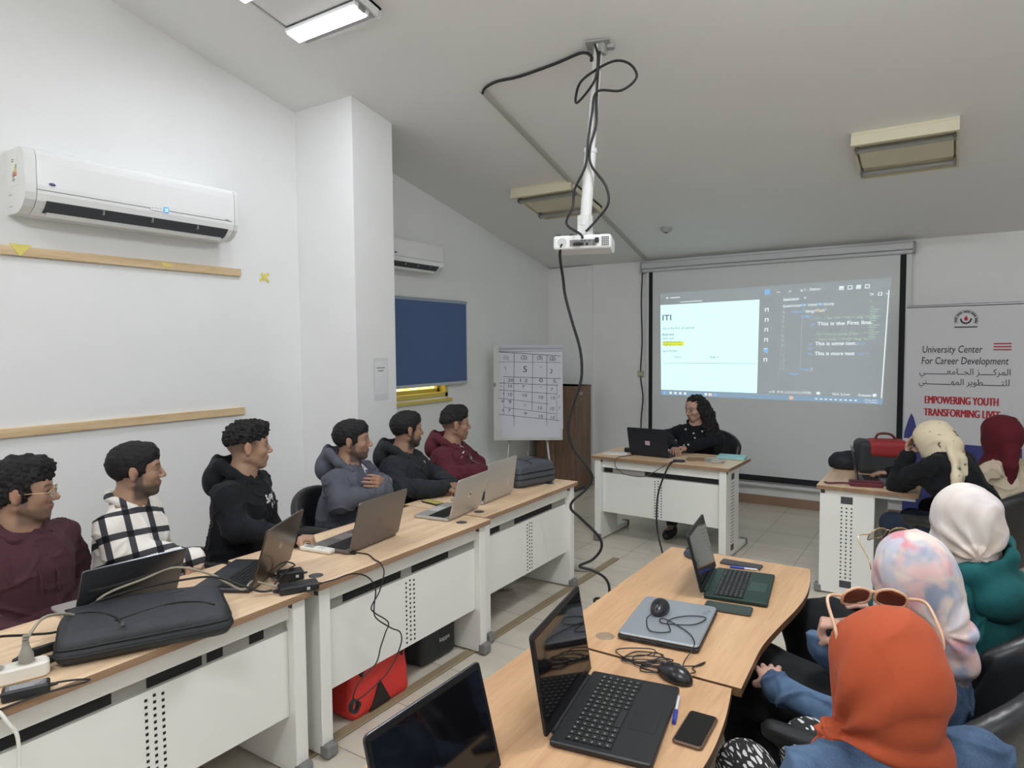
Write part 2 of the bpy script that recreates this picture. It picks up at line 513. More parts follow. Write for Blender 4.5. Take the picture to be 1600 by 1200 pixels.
def gable_wall(x0, x1, hole=None):
    """a wall in the depth direction whose top follows the ceiling; hole = (y0, y1, z0, z1)"""
    mb = MB()
    cuts = sorted({YB, 0.3, YF} | ({hole[0], hole[1]} if hole else set()))
    for a, b in zip(cuts[:-1], cuts[1:]):
        spans = [(0, None)]
        if hole and abs(a - hole[0]) < 1e-6: spans = [(0, hole[2]), (hole[3], None)]
        for z0, z1 in spans:
            ta, tb = (ceil_z(a), ceil_z(b)) if z1 is None else (z1, z1)
            vs = [(x, y, z) for x in (x0, x1) for y, z in ((a, z0), (b, z0), (b, tb), (a, ta))]
            mb.add(vs, [(0, 3, 2, 1), (4, 5, 6, 7), (0, 1, 5, 4), (1, 2, 6, 5), (2, 3, 7, 6), (3, 0, 4, 7)])
    return mb
WIN = (4.42, 5.30, 1.20, 2.05)
struct('wall_left', gable_wall(XL - 0.16, XL, WIN), M_WALL)
struct('wall_right', gable_wall(XR, XR + 0.16), M_WALL)
mb = MB(); mb.box(((XL + XR) / 2, YF + 0.08, 1.36), (XR - XL + 0.3, 0.16, 2.72)); struct('wall_front', mb, M_WALL)
mb = MB(); mb.box(((XL + XR) / 2, YB - 0.08, 1.75), (XR - XL + 0.3, 0.16, 3.5)); struct('wall_back', mb, M_WALL)
# the column that stands out of the left wall, and the flat pilaster in the far corner
mb = MB(); y0, y1, x1 = 3.475, 3.885, -3.645
vs = [(x, y, z) for x in (XL - 0.01, x1) for y, z in ((y0, 0), (y1, 0), (y1, ceil_z(y1)), (y0, ceil_z(y0)))]
mb.add(vs, [(0, 3, 2, 1), (4, 5, 6, 7), (0, 1, 5, 4), (1, 2, 6, 5), (2, 3, 7, 6), (3, 0, 4, 7)]); struct('wall_column', mb, M_WALL)
mb = MB(); mb.box((-3.96, YF - 0.02, 1.335), (0.61, 0.04, 2.66)); struct('trim_1', mb, M_WALL)
# skirting
mb = MB(); mb.box(((-3.645 + XR) / 2, YF - 0.007, 0.048), (XR + 3.645, 0.014, 0.095)); mb.box((-3.96, YF - 0.047, 0.048), (0.62, 0.014, 0.095)); struct('baseboard_front', mb, M_BASE)
mb = MB(); mb.box((XL + 0.007, (YF + YB) / 2, 0.048), (0.014, YF - YB, 0.095)); struct('baseboard_left', mb, M_BASE)
mb = MB(); mb.box((XR - 0.007, (YF + YB) / 2, 0.048), (0.014, YF - YB, 0.095)); struct('baseboard_right', mb, M_BASE)

# window under the blind: yellow film on the pane, daylight behind it
def window():
    y0, y1, z0, z1 = WIN
    mf = mat('window_frame_yellow', srgb(206, 186, 96), rough=0.5)
    mb = MB()
    for a, b, c, d in ((y0, y1, z0, z0 + 0.05), (y0, y1, z1 - 0.05, z1), (y0, y0 + 0.05, z0, z1), (y1 - 0.05, y1, z0, z1)):
        mb.box((XL - 0.05, (a + b) / 2, (c + d) / 2), (0.10, b - a, d - c), bev=0.006)
    for a, b, c, d in ((y0 + 0.05, y1 - 0.05, z0 + 0.05, z0 + 0.085), (y1 - 0.09, y1 - 0.05, z0 + 0.05, z1 - 0.05), (y0 + 0.14, y0 + 0.165, z0 + 0.08, z1 - 0.05)):
        mb.box((XL - 0.09, (a + b) / 2, (c + d) / 2), (0.04, b - a, d - c), bev=0.004)
    w = struct('window_1', mb, mf)
    mb = MB(); mb.use(mf)
    mb.box((XL + 0.012, (y0 + y1) / 2, z0 - 0.028), (0.05, y1 - y0 + 0.06, 0.028), bev=0.004)
    mb.build('window_sill', mf, w)
    m, nt, b = _nt('pane_yellow_daylight'); N, L = nt.nodes, nt.links
    tc = N.new('ShaderNodeTexCoord'); nz = N.new('ShaderNodeTexNoise'); nz.inputs['Scale'].default_value = 14
    mp = N.new('ShaderNodeMapping'); mp.inputs['Scale'].default_value = (1, 1, 3.5)
    L.new(tc.outputs['Object'], mp.inputs['Vector']); L.new(mp.outputs['Vector'], nz.inputs['Vector'])
    r = N.new('ShaderNodeValToRGB'); r.color_ramp.elements[0].color = (0.70, 0.52, 0.04, 1); r.color_ramp.elements[1].color = (1.0, 0.93, 0.50, 1)
    r.color_ramp.elements[0].position = 0.35; r.color_ramp.elements[1].position = 0.6
    L.new(nz.outputs['Fac'], r.inputs['Fac']); L.new(r.outputs['Color'], b.inputs['Emission Color'])
    b.inputs['Emission Strength'].default_value = 1.9; b.inputs['Base Color'].default_value = (0.6, 0.5, 0.1, 1)
    mb = MB(); mb.box((XL - 0.125, (y0 + y1) / 2, (z0 + z1) / 2), (0.01, y1 - y0, z1 - z0)); mb.build('window_pane', m, w)
window()

# roller blind
t = thing('roller_blind', 'blue roller blind pulled down over the window beside the column', 'blind', (XL + 0.05, 5.02, 1.34))
mb = MB(); mb.box((0, 0, 0.40), (0.004, 1.06, 0.80)); mb.build('blind_cloth', mat('blind_blue', srgb(78, 100, 142), rough=0.8, var=0.04, scale=40), t)
mb = MB(); mb.cyl((-0.01, -0.54, 0.81), (-0.01, 0.54, 0.81), 0.018, n=14); mb.build('roller', mat('blind_rail', srgb(150, 160, 175), rough=0.4), t)
mb = MB(); mb.box((0, 0, -0.005), (0.014, 1.07, 0.03), bev=0.004); mb.build('hem_bar', mat('blind_rail_grey', srgb(178, 184, 186), rough=0.4), t)
mb = MB(); mb.box((0.0, 0.535, 0.40), (0.005, 0.012, 0.8)); mb.build('edge_strip', mat('blind_edge', srgb(205, 210, 214), rough=0.5), t)

# light switch
t = thing('wall_switch', 'small white switch plate on the far left wall right of the blue blind', 'switch', (XL, 5.70, 1.31))
mb = MB(); mb.box((0.008, 0, 0), (0.016, 0.05, 0.10), bev=0.005); mb.build('plate', M_PLASTIC_W, t)
mb = MB(); mb.box((0.018, 0, 0.0), (0.008, 0.022, 0.045), bev=0.003); mb.build('rocker', M_PLASTIC_W, t)

# pine battens on the near left wall
for z, lab in ((2.238, 'pine batten fixed to the left wall just under the big air conditioner'), (1.255, 'pine batten fixed low on the left wall behind the students')):
    mb = MB(); mb.box((0, 0, 0), (0.024, 3.6, 0.052), bev=0.003)
    o = mb.build('wall_batten', M_PINE); o.location = (XL + 0.012, 1.155, z)
    tag(o, lab, 'batten', 'wall battens')
# strips of yellow tape
M_TAPE = mat('yellow_tape', srgb(222, 208, 110), rough=0.6, var=0.15, scale=60)
def tape(y, z, lab, polys, x=XL):
    mb = MB()
    for i_, pts in enumerate(polys):
        n = len(pts); vs = [(0.0008 + 0.0016 * i_, a, b) for a, b in pts] + [(0.0020 + 0.0016 * i_, a, b) for a, b in pts]
        mb.add(vs, [list(range(n))[::-1], list(range(n, 2 * n))] + [(i, (i + 1) % n, n + (i + 1) % n, n + i) for i in range(n)])
    o = mb.build('tape_scrap', M_TAPE); o.location = (x, y, z); tag(o, lab, 'tape', 'scraps of yellow tape')
tape(3.16, 2.222, 'crossed scraps of yellow tape on bare wall left of the column', [[(-0.045, -0.02), (-0.03, -0.035), (0.05, 0.025), (0.04, 0.04)], [(-0.02, 0.035), (-0.03, 0.02), (0.035, -0.04), (0.045, -0.02)], [(-0.01, -0.02), (0.02, -0.015), (0.012, 0.03), (-0.012, 0.02)]])
tape(1.60, 2.245, 'folded yellow tape stuck on the upper batten near its left end', [[(-0.05, 0.03), (0.0, -0.035), (0.06, 0.028)]], XL + 0.0245)
tape(2.42, 2.24, 'small yellow tape triangle stuck midway along the upper batten', [[(-0.04, 0.02), (-0.03, -0.015), (0.05, 0.0)]], XL + 0.0245)

# ------------------------------------------------------------------ air conditioners
def ac_unit(loc, W, H, Dp, label, sticker):
    t = thing('air_conditioner', label, 'air conditioner', loc, 0, 'split air conditioners')
    # local: wall at x = 0, unit stands out to +x, length along y, z = 0 at its bottom
    prof = [(0, H), (Dp * 0.80, H), (Dp * 0.92, H * 0.97), (Dp * 0.985, H * 0.90), (Dp, H * 0.80), (Dp, H * 0.42), (Dp * 0.985, H * 0.30), (Dp * 0.93, H * 0.19), (Dp * 0.80, H * 0.09), (Dp * 0.62, H * 0.02), (Dp * 0.45, 0.0), (0, 0)]
    n = len(prof)
    def shell(y0, y1, k=1.0, inset=0.0):
        vs = []
        for y in (y0, y1): vs += [(max(0, x - (inset if x > 0 else 0)) * 1, y, z * k) for x, z in prof]
        return vs, [(i, (i + 1) % n, n + (i + 1) % n, n + i) for i in range(n)] + [list(range(n))[::-1], list(range(n, 2 * n))]
    mb = MB(); mb.add(*shell(-W / 2 + 0.055, W / 2 - 0.03)); mb.build('body', mat('ac_white', (0.80, 0.80, 0.79), rough=0.22, coat=0.3), t)
    for y0, y1 in ((-W / 2, -W / 2 + 0.052), (W / 2 - 0.027, W / 2)):
        mb = MB(); mb.add(*shell(y0, y1, 1.0)); mb.build('end_cap', mat('ac_cap', (0.74, 0.74, 0.72), rough=0.35), t)
    # outlet slot on the rounded lower front
    def on(u, out=0.002):
        # u along the lower curve from front (0) to underside (1)
        a = [Vector((Dp * 0.985, 0, H * 0.30)), Vector((Dp * 0.93, 0, H * 0.19)), Vector((Dp * 0.80, 0, H * 0.09)), Vector((Dp * 0.62, 0, H * 0.02))]
        f = u * 3; i = min(2, int(f)); p = a[i].lerp(a[i + 1], f - i)
        d = a[i + 1] - a[i]; nrm = Vector((-d.z, 0, d.x)).normalized()
        if nrm.x < 0: nrm = -nrm
        return p + nrm * out
    y0, y1 = -W / 2 + 0.10, W / 2 - 0.07
    mb = MB(); k = 6
    vs = []
    for i in range(k + 1):
        p = on(0.30 + 0.62 * i / k); vs += [(p.x, y0, p.z), (p.x, y1, p.z)]
    mb.add(vs, [(2 * i, 2 * i + 1, 2 * i + 3, 2 * i + 2) for i in range(k)])
    mb.build('air_outlet', mat('outlet_dark', srgb(62, 64, 70), rough=0.6), t)
    mb = MB(); vs = []
    a, b = on(0.84, 0.006), on(0.99, 0.014)
    for p, q in ((a, 0.0), (b, 0.0)): vs += [(p.x, y0 + 0.02, p.z), (p.x, y1 - 0.02, p.z)]
    vs += [(v[0] - 0.006, v[1], v[2] + 0.006) for v in vs]
    mb.add(vs, [(0, 1, 3, 2), (4, 6, 7, 5), (0, 2, 6, 4), (1, 5, 7, 3), (0, 4, 5, 1), (2, 3, 7, 6)])
    mb.build('louvre_flap', mat('ac_white', None), t)
    for f in (0.27, 0.53, 0.80):
        p = on(0.42, 0.004); mb = MB(); mb.box((p.x, y0 + (y1 - y0) * f, p.z), (0.02, 0.006, 0.03)); mb.build('vane', M_GREY, t)
    # seam line, lens-shaped badge and the display
    mb = MB(); mb.box((Dp * 0.993, 0, H * 0.355), (0.004, W - 0.10, 0.0025)); mb.build('panel_seam', M_GREY, t)
    mb = MB(); mb.use(M_PLASTIC_W); mb.ell((Dp + 0.0005, -W / 2 + 0.125, H * 0.46), (0.002, 0.022, 0.014))
    mb.use(mat('badge_blue', srgb(70, 74, 120), rough=0.4)); mb.ell((Dp + 0.0015, -W / 2 + 0.125, H * 0.46), (0.0024, 0.017, 0.009)); mb.build('badge', None, t)
    if sticker:
        yd = -W / 2 + W * 0.60
        mb = MB(); mb.use(mat('display_blue', srgb(40, 130, 200), emit=(0.05, 0.30, 0.62), estr=0.8)); mb.box((Dp + 0.0005, yd, H * 0.365), (0.003, 0.030, 0.032))
        mb.use(mat('display_digits', (1, 1, 1), emit=(0.85, 0.95, 1), estr=1.1))
        mb.text('25', frame((Dp + 0.0024, yd, H * 0.335), (0, 1, 0), (0, 0, 1)), 0.026, 'CENTER', width=0.020)
        mb.use(M_GREY)
        for i in range(4): mb.box((Dp + 0.0005, yd - 0.082 + i * 0.016, H * 0.352 + 0.005), (0.002, 0.007, 0.004))
        mb.use(M_PLASTIC_W); mb.box((Dp + 0.0002, yd - 0.058, H * 0.362), (0.0012, 0.074, 0.026))
        mb.build('display', None, t)
        ys = -W / 2 - 0.0008
        mb = MB(); mb.use(mat('energy_label', srgb(226, 226, 220), rough=0.5)); mb.box((Dp * 0.46, ys, H * 0.66), (0.088, 0.0016, 0.155))
        for i, c in enumerate(((60, 140, 70), (110, 165, 70), (190, 190, 70), (222, 176, 70), (214, 120, 60), (200, 70, 55))):
            mb.use(mat('energy_bar_%d' % i, srgb(*c))); mb.box((Dp * 0.46 + 0.034 - (0.014 + 0.006 * i) / 2, ys - 0.0009, H * 0.73 - i * 0.010), (0.014 + 0.006 * i, 0.001, 0.0075))
        mb.use(M_DARKGREY)
        for i in range(9): mb.box((Dp * 0.46 - 0.005, ys - 0.0009, H * (0.64 - 0.018 * i)), (0.012 + 0.035 * ((i * 7 % 5) / 5), 0.001, 0.0025))
        for i in range(2): mb.box((Dp * 0.46 - 0.01, ys - 0.0009, H * (0.80 + 0.03 * i)), (0.03, 0.001, 0.0035))
        mb.build('energy_sticker', None, t)
        for z in (0.30, 0.12):
            mb = MB(); mb.use(M_DARKGREY)
            for dx in (-0.012, 0.008): mb.box((Dp * 0.22 + dx, ys, H * z), (0.010, 0.0012, 0.003))
            mb.build('vent_mark', None, t)
        mb = MB(); mb.use(M_GREY); mb.box((Dp + 0.001, W / 2 - 0.085, H * 0.372), (0.001, 0.03, 0.004)); mb.build('model_mark', None, t)
    return t
ac_unit((XL, 2.18, 2.425), 1.24, 0.335, 0.235, 'large white air conditioner on the near left wall above a pine batten', True)
ac_unit((XL, 4.63, 2.405), 0.80, 0.262, 0.20, 'smaller white air conditioner on the far left wall beyond the column', False)

# ------------------------------------------------------------------ ceiling fittings
CT = math.atan(SLOPE)
def ceil_thing(name, label, cat, x, y, group=None):
    t = thing(name, label, cat, (x, y, ceil_z(y)), 0, group)
    t.rotation_euler = ((-CT if y > 0.3 else CT), 0, 0)
    return t
def ceiling_light(x, y, watts, label):
    t = ceil_thing('ceiling_light', label, 'ceiling light', x, y, 'ceiling light fittings')
    mb = MB(); m = mat('fitting_cream', srgb(214, 206, 180), rough=0.5) if not watts else mat('fitting_white_lit', srgb(214, 214, 214), rough=0.5)  # same fitting, housing coloured whiter where its tubes are lit
    mb.use(m); mb.box((0, 0, -0.008), (0.62, 0.64, 0.016))
    mb.box((0, 0, -0.035), (0.56, 0.26, 0.054), bev=0.01)
    mb.box((0, -0.305, -0.045), (0.62, 0.024, 0.09)); mb.box((0, 0.305, -0.03), (0.62, 0.016, 0.06))
    for s in (-1, 1): mb.box((s * 0.302, 0, -0.03), (0.016, 0.60, 0.06))
    mb.build('housing', m, t)
    for s in (-1, 1):
        mb = MB(); mb.cyl((-0.285, s * 0.19, -0.072), (0.285, s * 0.19, -0.072), 0.019, n=12)
        if watts:
            tm = mat('tube_glowing', (1, 1, 1), emit=(1, 1, 1), estr=4.0)
            mb = MB(); mb.box((0, s * 0.19, -0.092), (0.57, 0.095, 0.012), bev=0.005)
        else: tm = mat('tube_unlit', srgb(150, 150, 146), rough=0.3)
        mb.build('tube', tm, t)
        if watts:
            mb = MB(); mb.box((0, s * 0.19, -0.075), (0.585, 0.11, 0.022)); mb.build('light_shield', m, t)  # opaque tray added to keep the tube's light off the housing
        for e in (-1, 1):
            mb = MB(); mb.box((e * 0.288, s * 0.19, -0.060), (0.018, 0.05, 0.06), bev=0.004); mb.build('lamp_holder', M_GREY, t)
    return t
_lab = ['glowing twin tube ceiling light near the column at the top left', 'twin tube ceiling light overhead above the near right tables', 'twin tube ceiling light overhead beside the right wall', 'twin tube ceiling light behind the camera on the left side', 'twin tube ceiling light behind the camera in the middle', 'twin tube ceiling light behind the camera beside the right wall',
        'unlit twin tube ceiling fitting behind the projector pole', 'unlit twin tube ceiling fitting above the projection screen right half']
for (x, y, p, c), l in zip(LAMPS, _lab): ceiling_light(x, y, p, l)
t = ceil_thing('smoke_detector', 'small round smoke detector on the ceiling before the screen', 'detector', -2.413, 6.479)
mb = MB(); mb.lathe([(0.0, -0.045), (0.030, -0.043), (0.036, -0.030), (0.052, -0.024), (0.055, -0.006), (0.055, 0)], n=24); mb.build('detector_head', mat('detector_grey', srgb(168, 172, 168), rough=0.5), t)
mb = MB(); mb.lathe([(0.0, -0.049), (0.018, -0.046), (0.018, -0.040)], n=16); mb.build('sensor_chamber', M_DARKGREY, t)

# cable trunking on the ceiling
def ceil_pt(x, y, d=0.0): return Vector((x, y, ceil_z(y) - d))
t = thing('cable_trunking', 'long pale cable trunking running along ceiling from projector to screen', 'trunking', ceil_pt(-2.70, 3.76))
def bar(mb, a, b, w, h):
    a, b = Vector(a), Vector(b); d = (b - a).normalized(); s_ = d.cross(Vector((0, 0, 1))).normalized(); u = s_.cross(d)
    vs = [p + s_ * sx * w / 2 + u * sz * h / 2 for p in (a, b) for sx, sz in ((-1, -1), (1, -1), (1, 1), (-1, 1))]
    mb.add(vs, [(0, 1, 2, 3), (7, 6, 5, 4), (0, 4, 5, 1), (1, 5, 6, 2), (2, 6, 7, 3), (3, 7, 4, 0)])
o0 = t.location
mt = mat('trunking_white', srgb(176, 174, 166), rough=0.5)
mb = MB(); bar(mb, ceil_pt(-2.70, 3.76, 0.010) - o0, ceil_pt(-2.955, 7.25, 0.010) - o0, 0.042, 0.020); mb.build('channel', mt, t)
mb = MB(); bar(mb, ceil_pt(-2.695, 3.76, 0.022) - o0, ceil_pt(-2.95, 7.25, 0.022) - o0, 0.026, 0.006); mb.build('cover', mt, t)

# ------------------------------------------------------------------ projector on its pole
PT = ceil_pt(-1.777, 3.648); PB = Vector((-1.842, 3.60, 2.412))
t = thing('projector', 'white projector hanging from the ceiling on a white pole', 'projector', PT)
o0 = PT
L_ = lambda p: Vector(p) - o0
mw = mat('pole_white', (0.70, 0.70, 0.68), rough=0.4)
mb = MB(); mb.cyl(L_(PT + Vector((0, 0, 0.0))), L_(PT.lerp(PB, 0.60)), 0.026, n=16); mb.build('pole', mw, t)
mb = MB(); mb.cyl(L_(PT.lerp(PB, 0.58)), L_(PB), 0.034, n=16); mb.cyl(L_(PT.lerp(PB, 0.575)), L_(PT.lerp(PB, 0.60)), 0.038, n=16); mb.build('pole_sleeve', mw, t)
mb = MB(); mb.box((0, 0, -0.012), (0.14, 0.10, 0.012), R=Euler((-CT, 0, 0.3)).to_matrix()); mb.box((0.01, 0, -0.04), (0.07, 0.05, 0.06), bev=0.006)
for sx in (-1, 1): mb.box((sx * 0.06, 0.035, -0.02), (0.05, 0.05, 0.03), bev=0.008, R=Euler((0, 0, 0.5)).to_matrix())
mb.build('ceiling_plate', mat('plate_grey', srgb(150, 150, 146), rough=0.45), t)
mb = MB(); mb.box(L_(PB + Vector((0, 0, 0.0))), (0.075, 0.06, 0.12), bev=0.004); mb.box(L_(PB + Vector((0, 0, -0.07))), (0.15, 0.12, 0.012)); mb.build('mount_bracket', mw, t)
pc = Vector((-1.845, 3.60, 2.298))
body = bpy.data.objects.new('projector_anchor', None)
bpy.data.objects.remove(body)
Rz = Euler((0, 0, math.radians(20))).to_matrix()
def PJ(c, d, **k):
    return dict(c=L_(pc + Rz @ Vector(c)), d=d, R=Rz, **k)
mb = MB(); mb.box(**PJ((0, 0, 0), (0.335, 0.26, 0.082), bev=0.016, seg=3)); mb.build('projector_body', mat('projector_white', (0.80, 0.80, 0.79), rough=0.35), t)
mb = MB(); mb.use(M_GREY); mb.box(**PJ((0.005, -0.1305, -0.006), (0.15, 0.003, 0.036)))
mb.use(M_BLACK)
for x, w in ((-0.035, 0.03), (0.0, 0.02), (0.03, 0.012)): mb.box(**PJ((x, -0.133, -0.012), (w, 0.006, 0.014)))
mb.use(M_DARKGREY)
for x in (0.0, 0.018, 0.045): mb.box(**PJ((x, -0.132, 0.006), (0.008, 0.004, 0.008)))
mb.build('socket_panel', None, t)
mb = MB(); mb.use(M_BLACK); mb.box(**PJ((-0.02, -0.150, -0.014), (0.03, 0.036, 0.018), bev=0.004)); mb.box(**PJ((0.088, -0.142, 0.005), (0.022, 0.024, 0.026), bev=0.003)); mb.build('plug', None, t)
mb = MB()
for i in range(5):
    for j in range(4): mb.box(**PJ((0.118 + 0.011 * j, -0.131, 0.022 - 0.011 * i), (0.008, 0.003, 0.007)))
mb.build('vent_grille', M_DARKGREY, t)
mb = MB()
Xf = Matrix.Translation(L_(pc)) @ Rz.to_4x4()
mb.at(Xf); mb.cyl((-0.115, -0.129, 0.0), (-0.115, -0.132, 0.0), 0.026, n=20); mb.build('speaker_grille', mat('grille_light', srgb(196, 196, 192), rough=0.6), t)
mb = MB(); mb.at(Xf); mb.use(M_DARKGREY); mb.cyl((0.08, 0.126, 0.0), (0.08, 0.142, 0), 0.034, n=20); mb.build('lens', None, t)
mb = MB(); mb.at(Xf); mb.use(M_DARKGREY)
for x in (-0.14, -0.06, 0.09): mb.box((x, -0.11, 0.044), (0.03, 0.02, 0.012), bev=0.003)
mb.build('foot', None, t)

# cables of the projector
def cable(name, label, pts, r, m=M_CABLE, cat='cable', group=None, sub=6, parent=None):
    base = Vector(pts[0])
    mb = MB(); mb.tube([Vector(p) - base for p in pts], r, n=8, sub=sub)
    o = mb.build(name, m); o.location = base
    if parent is None: tag(o, label, cat, group)
    return o
cable('power_cable', 'black cable swagged along ceiling from trunking end to projector pole', [ceil_pt(-2.70, 3.77, 0.03), ceil_pt(-2.66, 3.74, 0.02), ceil_pt(-2.55, 3.72, 0.012), ceil_pt(-2.38, 3.73, 0.012), ceil_pt(-2.1, 3.70, 0.014), ceil_pt(-1.9, 3.66, 0.02), (-1.82, 3.63, 3.40), (-1.805, 3.61, 3.36)], 0.009)
q = lambda t_, dx, dy: PT.lerp(PB, t_) + Vector((dx, dy, 0))
cable('video_cable', 'black cable looped round top of the projector pole and running down it', [q(0.02, 0.0, -0.045), q(0.10, 0.03, -0.05), q(0.22, 0.02, -0.05), q(0.31, -0.09, -0.03), q(0.27, -0.12, -0.01), q(0.2, -0.06, -0.05), q(0.13, 0.10, -0.02), q(0.15, 0.20, 0.01), q(0.23, 0.25, 0.02), q(0.29, 0.17, 0.0), q(0.285, 0.04, -0.05), q(0.4, 0.015, -0.045), q(0.55, 0.005, -0.05), q(0.68, 0.0, -0.05), q(0.8, -0.06, -0.05), q(0.9, -0.065, -0.05), q(1.0, -0.06, -0.12), q(1.075, 0.06, -0.16), q(1.10, 0.075, -0.165)], 0.0075)
cable('slack_cable', 'black cable bowing out from right side of projector pole', [q(0.06, 0.028, -0.03), q(0.3, 0.03, -0.03), q(0.46, 0.04, -0.03), q(0.58, 0.02, -0.045), q(0.68, 0.035, -0.045), q(0.8, 0.13, -0.03), q(0.9, 0.15, -0.02), q(0.98, 0.09, -0.03), q(1.03, 0.05, -0.05), q(1.04, 0.035, -0.05)], 0.0075)
hang = [(-1.905, 3.455, 2.285), (-1.915, 3.44, 2.28), (-1.94, 3.47, 2.22), (-1.948, 3.52, 2.10), (-1.945, 3.541, 2.0), (-1.912, 3.558, 1.856), (-1.868, 3.581, 1.683), (-1.858, 3.586, 1.549), (-1.872, 3.579, 1.453), (-1.913, 3.558, 1.318), (-1.931, 3.549, 1.201), (-1.907, 3.561, 1.085), (-1.849, 3.59, 1.0), (-1.804, 3.613, 0.91), (-1.839, 3.596, 0.832), (-1.908, 3.561, 0.76), (-1.918, 3.555, 0.712), (-1.873, 3.578, 0.662), (-1.794, 3.618, 0.577), (-1.757, 3.637, 0.519), (-1.76, 3.636, 0.46), (-1.805, 3.613, 0.40), (-1.874, 3.578, 0.358), (-1.805, 3.613, 0.335), (-1.736, 3.648, 0.29), (-1.712, 3.66, 0.22), (-1.73, 3.655, 0.12), (-1.79, 3.70, 0.03), (-1.90, 3.86, 0.010), (-1.96, 3.96, 0.010), (-1.93, 3.99, 0.010), (-1.85, 3.95, 0.010), (-1.78, 3.95, 0.010), (-1.72, 3.96, 0.010)]
cable('hanging_cable', 'long black cable dangling from projector in wavy bends to the floor', hang, 0.0085)
# ================================================================== desks
W_LEFT = mat_wood('laminate_tan', srgb(202, 168, 134), srgb(236, 208, 174), 'X', rough=0.42, rings=15)
W_RIGHT = mat_wood('laminate_honey', srgb(178, 136, 98), srgb(210, 172, 132), 'X', rough=0.38, rings=12)
W_EDGE = mat_wood('laminate_edge', srgb(128, 98, 74), srgb(158, 126, 98), 'X', rough=0.5, rings=15)
W_EDGE_R = mat_wood('laminate_edge_dark', srgb(96, 66, 42), srgb(134, 98, 66), 'X', rough=0.5, rings=15)
TOP = 0.745
def make_desk(label, loc, rotz, group, wood, edge, wave=False, slots=(), grommets=((-0.5, 0.10), (0.5, 0.10)), L=1.20, gm=None, length_cut=0.0):
    """local: long axis x, aisle side (modesty panel) at -y"""
    t = thing('desk', label, 'desk', loc, rotz, group)
    W = 0.60
    if wave:
        poly = [(-L / 2, -W / 2), (L / 2, -W / 2)]
        ctl = [Vector((x * L / 1.17, y, 0)) for x, y in ((0.585, 0.325), (0.45, 0.318), (0.28, 0.312), (0.10, 0.325), (-0.10, 0.345), (-0.255, 0.350), (-0.42, 0.336), (-0.585, 0.308))]
        poly += [(p.x, p.y) for p in spline(ctl, 5)]
    else:
        poly = rrect(L, W, 0.012, 3)
    mb = MB(); mb.use(wood); n = len(poly)
    z0, z1 = TOP - 0.025, TOP
    mb.add([(x, y, z1) for x, y in poly], [list(range(n))])
    mb.use(edge)
    mb.add([(x, y, z) for z in (z0, z1) for x, y in poly], [(i, (i + 1) % n, n + (i + 1) % n, n + i) for i in range(n)] + [list(range(n))[::-1]])
    mb.build('tabletop', None, t)
    for s in (-1, 1):
        x = s * (L / 2 - 0.055)
        mb = MB()
        mb.box((x, -0.115, 0.375), (0.058, 0.33, 0.69), bev=0.004)
        leg = mb.build('leg', M_WHITE, t)
        mb = MB(); mb.box((x, 0.0, 0.034), (0.056, 0.56, 0.042), bev=0.006); mb.build('foot_bar', M_WHITE, leg)
        for e in (-1, 1):
            mb = MB(); mb.box((x, e * 0.285, 0.034), (0.062, 0.05, 0.056), bev=0.010); mb.build('foot_cap', M_GREY, leg)
        mb = MB(); mb.box((x, 0.02, 0.705), (0.05, 0.52, 0.028), bev=0.004); mb.build('support_beam', M_WHITE, leg)
        mb = MB(); mb.box((x, -0.262, 0.705), (0.066, 0.03, 0.034), bev=0.008); mb.build('corner_cap', M_DARKGREY, leg)
        # perforated outer face
        mb = MB(); xo = x + s * 0.0295
        for i in range(19):
            for j in range(3): mb.box((xo, -0.145 + j * 0.03, 0.13 + i * 0.0262), (0.002, 0.009, 0.009))
        mb.build('perforation', M_SLOT, leg)
        for z in (0.655, 0.085):
            mb = MB(); mb.box((xo, -0.115, z), (0.003, 0.072, 0.048), bev=0.001); mb.build('inlay', M_DARKGREY, leg)
    mb = MB(); mb.box((0, -0.245, 0.682), (L - 0.17, 0.02, 0.072)); mb.build('apron', M_WHITE, t)
    mb = MB(); mb.box((0, -0.235, 0.622), (L - 0.17, 0.004, 0.055)); mb.box((0, -0.20, 0.60), (L - 0.17, 0.09, 0.006)); mb.build('cable_tray', mat('tray_grey', srgb(150, 148, 142), rough=0.5), t)
    for a, b in slots:
        mb = MB(); mb.box(((a + b) / 2, -0.2385, 0.626), (b - a, 0.004, 0.044)); mb.build('tray_opening', M_SLOT, t)
    mb = MB(); mb.box((0, -0.236, 0.425), (L - 0.17, 0.016, 0.345), bev=0.002); p = mb.build('modesty_panel', M_WHITE, t)
    mb = MB()
    for i in range(14):
        for j in range(3): mb.box((-0.028 + j * 0.028, -0.2445, 0.275 + i * 0.0225 + (0.006 if j == 1 else 0)), (0.009, 0.002, 0.009))
    mb.build('perforation', M_SLOT, p)
    for gx, gy in grommets:
        mb = MB(); mb.lathe([(0.0, TOP + 0.003), (0.024, TOP + 0.003), (0.030, TOP + 0.001), (0.030, TOP - 0.02)], (gx, gy, 0), 24); mb.build('grommet', gm or M_DARKGREY, t)
    return t
R90 = PI / 2
LG = 'white desks with tan tops along the left wall'
make_desk('white desk nearest the camera in the left row, under the big backpack', (-2.395, 1.13, 0), R90, LG, W_LEFT, W_EDGE, slots=((-0.50, -0.13), (-0.02, 0.17), (0.19, 0.25), (0.36, 0.42)), grommets=((0.53, -0.20),), L=1.22)
make_desk('middle white desk in the left row, looped charger cord hanging down its front', (-2.415, 2.385, 0), R90, LG, W_LEFT, W_EDGE, slots=((-0.42, -0.06), (0.02, 0.30)), grommets=((-0.53, -0.20), (0.47, -0.20)), L=1.22)
